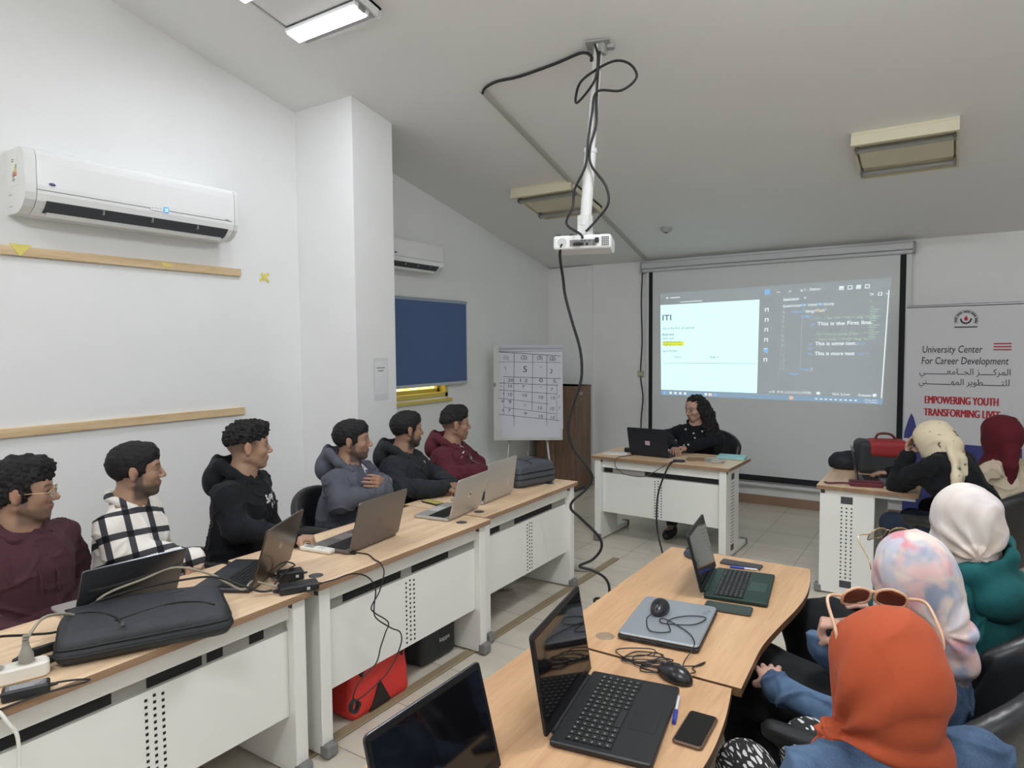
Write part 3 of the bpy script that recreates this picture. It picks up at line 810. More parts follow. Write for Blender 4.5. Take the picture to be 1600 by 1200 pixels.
make_desk('farthest white desk in the left row, ending beside the hanging projector cable', (-2.48, 3.582, 0), R90 + 0.015, LG, W_LEFT, W_EDGE, slots=((-0.48, -0.34), (-0.17, 0.30)), grommets=((-0.49, -0.20), (0.42, -0.16)), L=1.16)
make_desk("presenter's white desk in front of the projection screen", (-2.01, 5.50, 0), -0.03, None, W_LEFT, W_EDGE, slots=((-0.50, -0.42), (-0.12, 0.50)), grommets=(), L=1.20)
RG = 'wavy edged desks on the right'
RA = R90 + 0.02
make_desk('honey coloured wavy desk holding the closed silver laptop', (-0.795, 2.445, 0), -RA + 0.02, RG, W_RIGHT, W_EDGE_R, wave=True, grommets=((0.48, -0.14),), gm=mat('grommet_tan', srgb(150, 128, 104), rough=0.5), L=1.17)
make_desk('wavy desk nearest the camera carrying two open black laptops', (-0.80, 1.262, 0), -RA + 0.02, RG, W_RIGHT, W_EDGE_R, wave=True, grommets=(), L=1.17)
make_desk('white desk at the far right whose perforated end panel faces the camera', (-0.455, 5.50, 0), -R90, None, W_LEFT, W_EDGE, grommets=(), L=1.22)

# ================================================================== office chairs
M_LEATHER = mat('black_leather', srgb(30, 30, 32), rough=0.38, bump=0.15, bscale=120, spec=0.5)
def make_chair(label, loc, rotz, group='black office chairs', lean=0.12, wide=1.0, tall=0.86):
    """local: sitter faces +x"""
    t = thing('office_chair', label, 'chair', loc, rotz, group)
    V = Vox((-0.34, -0.34, 0.3), (0.32, 0.34, 0.56), 0.014)
    V.box((0.0, 0, 0.425), (0.48, 0.50 * wide, 0.10), 0.045, k=0.0)
    part('seat', mesh_np('seat', *V.net(1), M_LEATHER), t)
    V = Vox((-0.46, -0.36, 0.36), (0.12, 0.36, 0.98), 0.013)
    for i in range(31):
        a = -1.15 + 2.3 * i / 30
        y = 0.285 * wide * math.sin(a) / math.sin(1.15) ; x = -0.30 + 0.155 * (1 - math.cos(a)) / (1 - math.cos(1.15))
        hgt = tall - 0.11 * (a / 1.15) ** 2
        V.cone((x + 0.05, y * 0.92, 0.44), (x - lean * 0.5, y, hgt), 0.034, 0.030, k=0.02)
    part('backrest', mesh_np('backrest', *V.net(1), M_LEATHER), t)
    for s in (-1, 1):
        V = Vox((-0.30, -0.40, 0.38), (0.28, 0.40, 0.74), 0.012)
        V.chain([(-0.20, s * 0.285 * wide, 0.63), (0.06, s * 0.30 * wide, 0.645), (0.20, s * 0.295 * wide, 0.635)], [0.034, 0.036, 0.03], k=0.01)
        V.chain([(0.16, s * 0.295 * wide, 0.62), (0.12, s * 0.285 * wide, 0.50), (0.02, s * 0.25 * wide, 0.43)], [0.020, 0.018, 0.018], k=0.02)
        part('armrest', mesh_np('armrest', *V.net(1), M_LEATHER), t)
    mb = MB(); mb.cyl((0, 0, 0.10), (0, 0, 0.38), 0.028, n=16); mb.cyl((0, 0, 0.24), (0, 0, 0.375), 0.05, 0.06, n=16); mb.build('gas_column', M_BLACK, t)
    for i in range(5):
        a = 2 * PI * i / 5 + 0.3; c, s = math.cos(a), math.sin(a)
        mb = MB(); mb.cyl((0.02 * c, 0.02 * s, 0.115), (0.27 * c, 0.27 * s, 0.085), 0.026, 0.018, n=10); leg = mb.build('leg', M_BLACK, t)
        mb = MB()
        for d in (-0.016, 0.016):
            p = Vector((0.28 * c, 0.28 * s, 0.031)); q_ = Vector((-s, c, 0)) * d
            mb.cyl(p + q_ - Vector((-s, c, 0)) * 0.009, p + q_ + Vector((-s, c, 0)) * 0.009, 0.03, n=16)
        mb.cyl((0.28 * c, 0.28 * s, 0.03), (0.28 * c, 0.28 * s, 0.085), 0.012, n=8)
        mb.build('caster', M_DARKGREY, leg)
    return t

# ================================================================== projection screen
t = thing('projection_screen', 'large pull down projection screen showing a web page beside code', 'projection screen', (-1.65, YF - 0.05, 0.24))
SX = lambda x: x + 1.65
SZ = lambda z: z - 0.24
FA = -0.012   # face of the fabric, towards the room
mscr = mat('screen_fabric', (0.66, 0.68, 0.68), rough=0.8)
mbk = mat('screen_black', srgb(24, 26, 30), rough=0.8)
mb = MB(); mb.use(mscr); mb.box((SX(-1.652), 0, SZ(1.42)), (2.62, 0.004, 2.30)); fab = mb.build('screen_fabric', mscr, t)
mb = MB()
mb.box((SX(-2.905), -0.003, SZ(1.40)), (0.045, 0.004, 2.26)); mb.box((SX(-0.41), -0.003, SZ(1.40)), (0.05, 0.004, 2.26)); mb.box((SX(-1.66), -0.003, SZ(0.285)), (2.5, 0.004, 0.06)); mb.build('black_border', mbk, t)
mb = MB(); mb.cyl((SX(-2.99), -0.01, SZ(0.215)), (SX(-0.33), -0.01, SZ(0.215)), 0.018, n=12); mb.build('weight_bar', mat('bar_white', (0.62, 0.63, 0.64), rough=0.4), t)
mb = MB(); mb.box((SX(-1.665), -0.008, SZ(2.605)), (2.70, 0.085, 0.07), bev=0.012); mb.box((SX(-1.665), -0.004, SZ(2.551)), (2.70, 0.07, 0.035), bev=0.01); mb.build('roller_case', mat('case_grey', (0.52, 0.53, 0.54), rough=0.4), t)
mb = MB()
for x in (-3.005, -0.325): mb.box((SX(x), -0.006, SZ(2.59)), (0.022, 0.092, 0.11), bev=0.006)
mb.build('case_end', mat('case_end_grey', srgb(140, 142, 142), rough=0.4), t)
def emat(name, c, s=1.0):
    return mat(name, (0.02, 0.02, 0.02), rough=0.9, emit=c, estr=s)
# image corners as thrown by the projector (keystoned): local x, z
IC = {'bl': (SX(-2.775), SZ(1.135)), 'br': (SX(-0.555), SZ(1.115)), 'tl': (SX(-2.79), SZ(2.285)), 'tr': (SX(-0.505), SZ(2.325))}
def IP(u, v, o=0.0):
    a = Vector(IC['bl']).lerp(Vector(IC['br']), u); b = Vector(IC['tl']).lerp(Vector(IC['tr']), u)
    p = a.lerp(b, v); return (p.x, -0.0045 - o, p.y)
def irect(mb, u0, v0, u1, v1, o): mb.quad(IP(u0, v0, o), IP(u1, v0, o), IP(u1, v1, o), IP(u0, v1, o))
def itext(mb, s, u, v, h, wdt, o=0.0016, align='LEFT', bold=0.0):
    vs, fs = text_geo(s, bold, 0.0)
    if not vs: return
    x0 = min(p[0] for p in vs); x1 = max(p[0] for p in vs); k = wdt / max(1e-6, x1 - x0)
    mb.add([IP(u + (p[0] - x0) * k, v + p[1] * h, o) for p in vs], fs)
grey_img = mat('projected_grey', (0.58, 0.62, 0.64), rough=0.8, emit=(0.30, 0.36, 0.38), estr=0.22)
mb = MB(); mb.use(grey_img); irect(mb, 0, 0, 1, 1, 0.0)
mb.use(emat('projected_page', (0.66, 0.98, 0.98), 1.0)); irect(mb, 0.0, 0.052, 0.475, 0.885, 0.0006)
mb.use(emat('projected_taskbar', (0.22, 0.32, 0.42), 1.0)); irect(mb, 0.0, 0.0, 1.0, 0.046, 0.0006)
mb.use(emat('projected_white', (0.72, 0.80, 0.82), 1.0))
irect(mb, 0.992, 0.05, 0.996, 0.90, 0.0012); irect(mb, 0.05, 0.948, 0.10, 0.955, 0.0012); irect(mb, 0.10, 0.902, 0.21, 0.908, 0.0012); irect(mb, 0.03, 0.945, 0.04, 0.957, 0.0012)
WT = lambda s, u, v, h, w, **k: itext(mb, s, u, v, h, w, **k)
WT('This is the First line.', 0.725, 0.640, 0.042, 0.215, bold=0.012); WT('This is some text.', 0.72, 0.475, 0.042, 0.165, bold=0.012); WT('This is more text', 0.72, 0.392, 0.042, 0.16, bold=0.012)
WT('lang="en"', 0.675, 0.752, 0.038, 0.085); WT('basictext', 0.58, 0.862, 0.036, 0.065, bold=0.012); WT('x', 0.665, 0.870, 0.034, 0.01); WT('basictext > html > body', 0.58, 0.806, 0.034, 0.21)
WT('q 1 - Demo', 0.65, 0.935, 0.036, 0.08)
for i, u in enumerate((0.805, 0.838, 0.871, 0.904)):
    irect(mb, u, 0.952, u + 0.018, 0.957, 0.0012); irect(mb, u, 0.925, u + 0.018, 0.930, 0.0012); irect(mb, u, 0.925, u + 0.003, 0.957, 0.0012); irect(mb, u + 0.015, 0.925, u + 0.018, 0.957, 0.0012)
    if i % 2 == 0: irect(mb, u + 0.004, 0.934, u + 0.014, 0.95, 0.0012)
for u in (0.55, 0.60): irect(mb, u, 0.938, u + 0.012, 0.943, 0.0012)
WT('>', 0.925, 0.858, 0.05, 0.014); irect(mb, 0.955, 0.862, 0.97, 0.866, 0.0012); irect(mb, 0.955, 0.884, 0.97, 0.888, 0.0012); irect(mb, 0.955, 0.862, 0.958, 0.888, 0.0012); irect(mb, 0.967, 0.862, 0.97, 0.888, 0.0012); irect(mb, 0.982, 0.872, 0.995, 0.876, 0.0012)
WT('o 0  A 0', 0.53, 0.060, 0.032, 0.06); WT('Ln 15, Col 9', 0.60, 0.060, 0.03, 0.05); WT('{ } HTML', 0.655, 0.060, 0.032, 0.06); WT('Go Live', 0.80, 0.060, 0.03, 0.07); WT('Prettier', 0.905, 0.058, 0.03, 0.05)
for u in (0.735, 0.96): irect(mb, u, 0.060, u + 0.014, 0.082, 0.0012)
for i in range(6): irect(mb, 0.505 - 0.004, 0.80 - 0.088 * i, 0.505 + 0.012, 0.806 - 0.088 * i, 0.0012); irect(mb, 0.501, 0.775 - 0.088 * i, 0.505, 0.806 - 0.088 * i, 0.0012); irect(mb, 0.513, 0.775 - 0.088 * i, 0.517, 0.80 - 0.088 * i, 0.0012)
irect(mb, 0.709, 0.255, 0.711, 0.285, 0.0012)
for i, u in enumerate((0.045, 0.070, 0.095, 0.12, 0.225, 0.245)): irect(mb, u, 0.012, u + 0.012, 0.034, 0.0014)
for i in range(9): irect(mb, 0.73 + 0.02 * i, 0.018, 0.74 + 0.02 * i, 0.028, 0.0014)
WT('10:44 AM', 0.93, 0.024, 0.018, 0.045); WT('12/17/2024', 0.93, 0.006, 0.018, 0.05)
mb.use(emat('projected_blue', (0.22, 0.42, 0.72), 1.0))
irect(mb, 0.497, 0.925, 0.52, 0.968, 0.0012); irect(mb, 0.502, 0.415, 0.52, 0.448, 0.0014); irect(mb, 0.012, 0.010, 0.026, 0.036, 0.0014); irect(mb, 0.27, 0.010, 0.285, 0.036, 0.0014)
WT('<html', 0.615, 0.752, 0.036, 0.05); WT('<body>', 0.655, 0.71, 0.034, 0.05); WT('<p>', 0.695, 0.64, 0.034, 0.02); WT('<p>', 0.69, 0.475, 0.034, 0.02); WT('<hr>', 0.69, 0.435, 0.034, 0.022); WT('<p>', 0.69, 0.392, 0.034, 0.02); WT('</p>', 0.89, 0.475, 0.034, 0.03); WT('</p>', 0.89, 0.392, 0.034, 0.03); WT('</body>', 0.655, 0.262, 0.034, 0.05); WT('</html>', 0.61, 0.22, 0.034, 0.05); irect(mb, 0.655, 0.808, 0.672, 0.828, 0.0012); irect(mb, 0.725, 0.808, 0.742, 0.828, 0.0012)
mb.use(emat('projected_green', (0.34, 0.48, 0.40), 1.0))
WT('<!-- Use the <br> tag to br', 0.71, 0.69, 0.034, 0.25); WT('<!-- Horizontal Rule -->', 0.72, 0.557, 0.034, 0.20); WT('use the <hr> tag to cr', 0.735, 0.515, 0.034, 0.225)
for i in range(14): irect(mb, 0.93, 0.77 - 0.018 * i, 0.945 + 0.03 * ((i * 5 % 7) / 7), 0.776 - 0.018 * i, 0.0012)
mb.use(emat('projected_dim', (0.36, 0.40, 0.43), 1.0))
for i in range(13): WT(str(i + 3), 0.575, 0.752 - 0.041 * i, 0.03, 0.012 if i < 7 else 0.02)
irect(mb, 0.66, 0.30, 0.6615, 0.69, 0.001)
mb.use(emat('projected_orange', (0.75, 0.45, 0.30), 1.0)); WT('"en"', 0.715, 0.752, 0.036, 0.03, o=0.002); irect(mb, 0.62, 0.008, 0.637, 0.038, 0.0014); irect(mb, 0.25, 0.010, 0.263, 0.034, 0.0014)
mb.use(emat('page_highlight', (0.74, 0.80, 0.02), 1.0)); irect(mb, 0.010, 0.485, 0.12, 0.525, 0.0012)
mb.use(emat('page_ink', (0.10, 0.16, 0.18), 1.0))
WT('ITI', 0.010, 0.735, 0.075, 0.046, bold=0.02); WT('this is the first of summer', 0.010, 0.645, 0.034, 0.165); WT('Bold text', 0.010, 0.585, 0.032, 0.06, bold=0.015); WT('Italic text', 0.010, 0.548, 0.03, 0.06); WT('Underlined text', 0.010, 0.532 - 0.022, 0.028, 0.10, o=0.002); irect(mb, 0.010, 0.527, 0.10, 0.529, 0.002); WT('Highlighted text', 0.012, 0.492 - 0.004, 0.026, 0.10, o=0.002)
WT('Saudi Arabia', 0.010, 0.425, 0.032, 0.075); WT('Cairo', 0.07, 0.365, 0.03, 0.035); WT('Sub 1', 0.25, 0.365, 0.03, 0.04); irect(mb, 0.01, 0.315, 0.47, 0.318, 0.0012)
mb.build('projected_image', None, t)

# pull cord and small wall socket box beside the screen
cable('wall_cable', 'thin black cable hanging down the wall just left of the screen', [(-2.97, YF - 0.07, 2.62), (-3.01, YF - 0.05, 2.58), (-3.02, YF - 0.025, 2.50), (-3.035, YF - 0.015, 2.2), (-3.025, YF - 0.015, 1.75), (-3.04, YF - 0.02, 1.36), (-3.01, YF - 0.02, 1.1), (-3.03, YF - 0.02, 0.85), (-3.03, YF - 0.03, 0.5), (-3.02, YF - 0.03, 0.2)], 0.007)
t = thing('socket_box', 'small cream socket box on wall left of the projection screen', 'socket', (-3.045, YF, 1.37))
mb = MB(); mb.box((0, -0.012, 0), (0.075, 0.024, 0.075), bev=0.006); mb.build('plate', mat('socket_cream', srgb(186, 184, 160), rough=0.5), t)
mb = MB(); mb.cyl((0, -0.024, 0), (0, -0.030, 0), 0.022, n=16); mb.build('outlet', mat('socket_cream', None), t)

# ================================================================== roll-up banner
t = thing('rollup_banner', 'white roll-up banner of a university career center right of the screen', 'banner', (0.07, 6.98, 0.0), math.radians(-6))
M_BAN = mat('banner_white', srgb(208, 206, 210), rough=0.45)
BW = 0.86
mb = MB(); mb.box((0, 0, 1.03), (BW, 0.003, 1.98)); sheet = mb.build('banner_sheet', M_BAN, t)
mb = MB(); mb.cyl((-BW / 2, 0, 2.025), (BW / 2, 0, 2.025), 0.012, n=10); mb.build('hanging_rail', mat('alu', srgb(170, 170, 172), rough=0.3, metal=0.8), t)
mb = MB(); mb.box((0, 0.0, 0.035), (BW + 0.03, 0.11, 0.07), bev=0.015); mb.build('cassette_base', mat('alu', None), t)
mb = MB(); mb.cyl((0, 0.03, 0.05), (0, 0.03, 2.01), 0.008, n=8); mb.build('support_pole', mat('alu', None), t)
ink = mat('banner_ink', srgb(34, 34, 38), rough=0.6); red = mat('banner_red', srgb(176, 36, 48), rough=0.6); navy = mat('banner_navy', srgb(54, 58, 122), rough=0.6)
F = lambda x, z: frame((x, -0.0035, z), (1, 0, 0), (0, 0, 1))
mb = MB(); mb.use(ink)
x0, x1 = -0.305, 0.335
mb.text('University Center', F(x0 + 0.005, 1.615), 0.088, width=0.44, bold=0.004, shear=0.12)
mb.build('heading_lettering', None, sheet); mb = MB(); mb.use(ink)
mb.text('For Career Development', F(x0, 1.515), 0.088, width=0.625, bold=0.004, shear=0.12)
mb.build('heading_lettering', None, sheet); mb = MB(); mb.use(ink)
TW = '\u0640'
ar1 = '\ufe8d\ufedf\ufee4\ufeae\ufedb' + TW * 5 + '\ufeb0' + ' ' + '\ufe8d\ufedf\ufea0' + TW * 2 + '\ufe8e\ufee3\ufecc' + TW * 9 + '\ufef2'
ar2 = '\ufedf\ufee0\ufe98' + TW * 7 + '\ufec4\ufeee\ufef3\ufeae' + ' ' + '\ufe8d\ufedf\ufee4\ufeec' + TW * 10 + '\ufee8\ufef2'
mb.text(ar1[::-1], F(x1 + 0.0, 1.425), 0.075, 'RIGHT', width=0.655)
mb.text(ar2[::-1], F(x1 - 0.005, 1.335), 0.075, 'RIGHT', width=0.655)
mb.build('arabic_lettering', None, sheet); mb = MB(); mb.use(ink)
# round emblem: gear ring with words, flame in cupped hands
cx_, cz_ = 0.015, 1.895
for r0, r1 in ((0.083, 0.086), (0.062, 0.0645)):
    n = 40; pts = []
    for i in range(n + 1):
        a = -0.45 + (PI + 0.9) * i / n
        pts += [(cx_ + r0 * math.cos(a), -0.0035, cz_ + r0 * math.sin(a)), (cx_ + r1 * math.cos(a), -0.0035, cz_ + r1 * math.sin(a))]
    mb.add(pts, [(2 * i, 2 * i + 1, 2 * i + 3, 2 * i + 2)[::-1] for i in range(n)])
for i in range(30):
    if i % 6 == 5: continue
    a = -0.35 + (PI + 0.7) * i / 29; c, s = math.cos(a), math.sin(a)
    p = Vector((cx_ + 0.073 * c, -0.0036, cz_ + 0.073 * s)); e = Vector((c, 0, s)); f = Vector((-s, 0, c))
    mb.quad(p - e * 0.005 - f * 0.004, p - e * 0.005 + f * 0.0045, p + e * 0.005 + f * 0.0045, p + e * 0.005 - f * 0.004)
for i in range(14):
    a = PI + PI * (i + 0.5) / 14; c, s = math.cos(a), math.sin(a)
    p = Vector((cx_ + 0.037 * c, -0.0036, cz_ + 0.012 + 0.040 * s)); e = Vector((c, 0, s)); f = Vector((-s, 0, c)); k = 0.007 if i % 2 else 0.0045
    mb.quad(p - e * k - f * 0.006, p - e * k + f * 0.006, p + e * k + f * 0.006, p + e * k - f * 0.006)
mb.box((cx_ + 0.0, -0.0036, cz_ - 0.060), (0.165, 0.0004, 0.010))
mb.use(red)
fl = [(0, -0.018), (0.013, -0.008), (0.014, 0.006), (0.006, 0.018), (0.002, 0.034), (-0.004, 0.020), (-0.013, 0.008), (-0.013, -0.008)]
mb.add([(cx_ + x, -0.0037, cz_ + 0.010 + z) for x, z in fl], [list(range(len(fl)))])
mb.build('emblem', None, sheet); mb = MB(); mb.use(red)
for z in (1.685, 1.660, 1.635): mb.add([(0.212, -0.0036, z), (0.335, -0.0036, z), (0.338, -0.0036, z + 0.010), (0.215, -0.0036, z + 0.010)], [(0, 1, 2, 3)])
mb.build('red_stripes', None, sheet); mb = MB(); mb.use(red)
for k_ in range(3):
    for s_, dx_, z_, w_ in (('EMPOWERING YOUTH', 0.03, 1.165, 0.53), ('TRANSFORMING LIVES', 0.025, 1.055, 0.55)):
        mb.text(s_, frame((x0 + dx_ + 0.0035 * k_, -0.0035 - 0.0002 * k_, z_), (1, 0, 0), (0, 0, 1)), 0.095, width=w_)
mb.build('slogan_lettering', None, sheet); mb = MB(); mb.use(navy)
def strip(top, bot, o=0.0033):
    n = len(top); vs = [(x, -o, z) for x, z in top] + [(x, -o, z) for x, z in bot]
    mb.add(vs, [(n + i, n + i + 1, i + 1, i) for i in range(n - 1)])
xs = [-BW / 2 + BW * i / 24 for i in range(25)]
strip([(x, 0.80 + 0.055 * math.sin((x + 0.43) * 2.6) - 0.02) for x in xs], [(x, 0.08) for x in xs])
tri = [(-0.43, 0.84), (-0.31, 0.84), (-0.335, 0.95), (-0.355, 1.03), (-0.375, 1.07), (-0.40, 1.0), (-0.425, 0.90)]
mb.add([(x, -0.0034, z) for x, z in tri], [list(range(len(tri)))])
mb.use(M_BAN); strip([(x, 0.845 - 0.01 * math.cos((x + 0.43) * 2.5)) for x in xs], [(x, 0.818 + 0.0 * x) for x in xs], 0.0036)
mb.build('navy_wave_print', None, sheet)

# ================================================================== flip chart on its easel
FC = Vector((-3.74, 5.985, 0.0)); FA_ = math.atan2(-0.549, 0.834)  # faces the camera
t = thing('flip_chart', 'white flip chart with a hand drawn score table standing in the far corner', 'flip chart', FC, math.radians(33))
# local: board faces -y
M_PAPER = mat('flip_paper', srgb(214, 214, 222), rough=0.7); M_BOARD = mat('flip_board', srgb(206, 206, 200), rough=0.4); M_MARK = mat('marker_ink', srgb(44, 42, 62), rough=0.7)
tilt = math.radians(-6)
BX = Matrix.Translation((0, 0, 1.21)) @ Matrix.Rotation(tilt, 4, 'X')
BWd, BH = 0.725, 1.0
mb = MB(); mb.at(BX); mb.box((0, 0.012, 0), (BWd, 0.018, BH), bev=0.004); mb.build('board', M_BOARD, t)
mb = MB(); mb.at(BX); mb.box((0.035, 0.0, 0.06), (BWd - 0.06, 0.003, BH - 0.12 + 0.0)); mb.box((0.03, -0.004, -0.10), (BWd - 0.10, 0.002, BH - 0.25)); pap = mb.build('paper_sheet', M_PAPER, t)
mb = MB(); mb.at(BX); mb.cyl((-0.30, -0.012, 0.475), (0.37, -0.012, 0.475), 0.014, n=10); mb.box((0.035, -0.008, 0.455), (0.66, 0.010, 0.035), bev=0.003); mb.build('clamp_bar', mat('clamp_grey', srgb(186, 186, 196), rough=0.4), t)
mb = MB(); mb.at(BX); mb.use(M_MARK)
def stroke(a, b, w=0.0042):
    a = Vector((a[0], -0.0062, a[1])); b = Vector((b[0], -0.0062, b[1])); d = (b - a); nrm = Vector((-d.z, 0, d.x)).normalized() * w / 2
    mb.add([a - nrm, b - nrm, b + nrm, a + nrm], [(0, 1, 2, 3)])
bx = lambda u: -0.305 + 0.655 * u
bz = lambda v: 0.435 - 0.875 * v
def S(u0, v0, u1, v1, w=0.0042): stroke((bx(u0), bz(v0)), (bx(u1), bz(v1)), w)
S(0.0, 0.0, 1.0, 0.055); S(0.0, 0.12, 1.0, 0.135, 0.003)
for u, v0, v1 in ((0.25, 0.02, 0.80), (0.55, 0.03, 0.70), (0.78, 0.04, 0.86)): S(u, v0, u - 0.02, v1)
S(0.07, 0.30, 1.0, 0.33, 0.005); S(0.0, 0.375, 0.95, 0.41, 0.005); S(0.0, 0.46, 0.93, 0.515); S(0.0, 0.56, 0.8, 0.635); S(0.08, 0.67, 0.92, 0.755); S(0.0, 0.755, 0.97, 0.835)
S(0.085, 0.32, 0.075, 0.76, 0.003); S(0.935, 0.36, 0.925, 0.84, 0.003); S(0.25, 0.76, 0.235, 0.90, 0.003); S(0.78, 0.84, 0.76, 0.89, 0.003)
def N_(s, u, v, h=0.05, w=None): mb.text(s, frame((bx(u), -0.0064, bz(v)), (1, 0, -0.06), (0.05, 0, 1)), h, width=w)
for s, u, v, h, w in (('(1)', 0.08, 0.09, 0.06, 0.05), ('(2)', 0.36, 0.09, 0.06, 0.06), ('(3)', 0.62, 0.095, 0.06, 0.055), ('(2)', 0.82, 0.105, 0.06, 0.06), ('\\', 0.09, 0.22, 0.06, 0.02), ('5', 0.39, 0.245, 0.09, 0.04), ('-', 0.66, 0.20, 0.05, 0.02), ('2', 0.82, 0.26, 0.06, 0.03),
                      ('20', 0.14, 0.36, 0.05, 0.06), ('1.2', 0.34, 0.365, 0.05, 0.08), ('0', 0.65, 0.37, 0.06, 0.035), ('5', 0.87, 0.38, 0.05, 0.03), ('10', 0.15, 0.43, 0.045, 0.04), ('7', 0.37, 0.44, 0.045, 0.03), ('-', 0.66, 0.44, 0.045, 0.02), ('7', 0.83, 0.475, 0.045, 0.025),
                      ('10', 0.15, 0.535, 0.05, 0.04), ('10', 0.38, 0.545, 0.05, 0.045), ('10', 0.64, 0.57, 0.05, 0.045), ('10', 0.84, 0.58, 0.05, 0.04), ('9', 0.15, 0.625, 0.055, 0.03), ('11', 0.40, 0.66, 0.045, 0.02), ('10', 0.63, 0.70, 0.05, 0.04), ('10', 0.82, 0.71, 0.05, 0.04), ('7', 0.14, 0.725, 0.045, 0.03), ('9', 0.40, 0.765, 0.045, 0.03), ('10', 0.64, 0.80, 0.05, 0.04), ('10', 0.83, 0.815, 0.045, 0.04),
                      ('-', 0.02, 0.425, 0.04, 0.02), ('+', 0.055, 0.52, 0.04, 0.02), ('8', 0.04, 0.61, 0.04, 0.02), ('6', 0.05, 0.72, 0.04, 0.02), ('8', -0.085, 0.42, 0.06, 0.02), ('/', 0.95, 0.56, 0.04, 0.02), ('7', 0.955, 0.70, 0.04, 0.02)):
    N_(s, u, v, h, w)
mb.build('marker_writing', None, t)
for a, b in (((-0.20, 0.06, 0.72), (-0.26, -0.18, 0.012)), ((0.20, 0.06, 0.72), (0.27, -0.18, 0.012)), ((0.0, 0.09, 0.80), (0.0, 0.50, 0.012))):
    mb = MB(); mb.cyl(a, b, 0.013, n=10); mb.build('leg', mat('easel_leg', srgb(176, 174, 168), rough=0.35, metal=0.3), t)
mb = MB(); mb.box((0, 0.055, 0.76), (0.5, 0.05, 0.05), bev=0.006); mb.build('easel_head', M_GREY, t)

# ================================================================== walnut cabinet in the corner
M_WALNUT = mat_wood('walnut', srgb(98, 74, 58), srgb(140, 110, 90), 'Z', rough=0.5, rings=20)
t = thing('storage_cabinet', 'walnut brown storage cabinet in the far corner behind the flip chart', 'cabinet', (-3.88, 7.02, 0))
CWd, CD, CH = 0.52, 0.40, 1.235
mb = MB(); mb.box((0, 0, CH / 2 + 0.02), (CWd, CD - 0.02, CH - 0.04)); mb.build('carcass', M_WALNUT, t)
mb = MB(); mb.box((0, -0.005, CH - 0.011), (CWd + 0.012, CD + 0.01, 0.022)); mb.build('cover_board', M_WALNUT, t)
mb = MB(); mb.box((0, 0, 0.02), (CWd - 0.02, CD - 0.06, 0.04)); mb.build('plinth', M_DARKGREY, t)
for s in (-1, 1):
    mb = MB(); mb.box((s * CWd / 4, -CD / 2 + 0.0, CH / 2 + 0.015), (CWd / 2 - 0.004, 0.018, CH - 0.085)); d = mb.build('door', M_WALNUT, t)
    mb = MB(); mb.box((s * 0.035, -CD / 2 - 0.018, 0.75), (0.012, 0.018, 0.11), bev=0.004); mb.build('handle', mat('alu', None), d)
mb = MB(); mb.box((CWd / 2 + 0.002, -0.06, CH - 0.09), (0.002, 0.09, 0.035)); mb.cyl((CWd / 2, -0.06, CH - 0.16), (CWd / 2 + 0.006, -0.06, CH - 0.16), 0.012, n=12); mb.build('label_and_lock', mat('label_pale', srgb(160, 150, 140), rough=0.5), t)

# paper notice taped to the column (its square code is left out)
t = thing('paper_notice', 'white paper notice in a clear sleeve taped to the column', 'notice', (-3.645, 3.715, 1.46))
mb = MB(); mb.box((0.001, 0, 0), (0.002, 0.155, 0.32)); mb.build('sleeve', mat('clear_sleeve', (0.70, 0.71, 0.72), rough=0.15), t)
mb = MB(); mb.use(mat('paper_white', (0.74, 0.74, 0.75), rough=0.7)); mb.box((0.0026, 0.005, 0.01), (0.0012, 0.125, 0.25)); mb.use(M_DARKGREY)
for z, w in ((0.088, 0.095), (0.066, 0.06)):
    k = 7
    for i in range(k): mb.box((0.0036, -w / 2 + w * (i + 0.5) / k, z + 0.003 * ((i * 3) % 3 - 1)), (0.0006, w / k * 0.7, 0.006 + 0.004 * (i % 2)))
mb.build('paper', None, t)

# tan cable cover strip along the floor
mb = MB(); mb.prism([(-0.028, -1.75), (0.028, -1.75), (0.028, 1.75), (-0.028, 1.75)], 0, 0.010, bev=0.005)
o = mb.build('floor_cable_cover', mat('cover_tan', srgb(150, 134, 106), rough=0.5)); o.location = (-2.21, 3.10, 0); tag(o, 'tan cable cover strip lying on the floor along the left desks', 'cable cover')
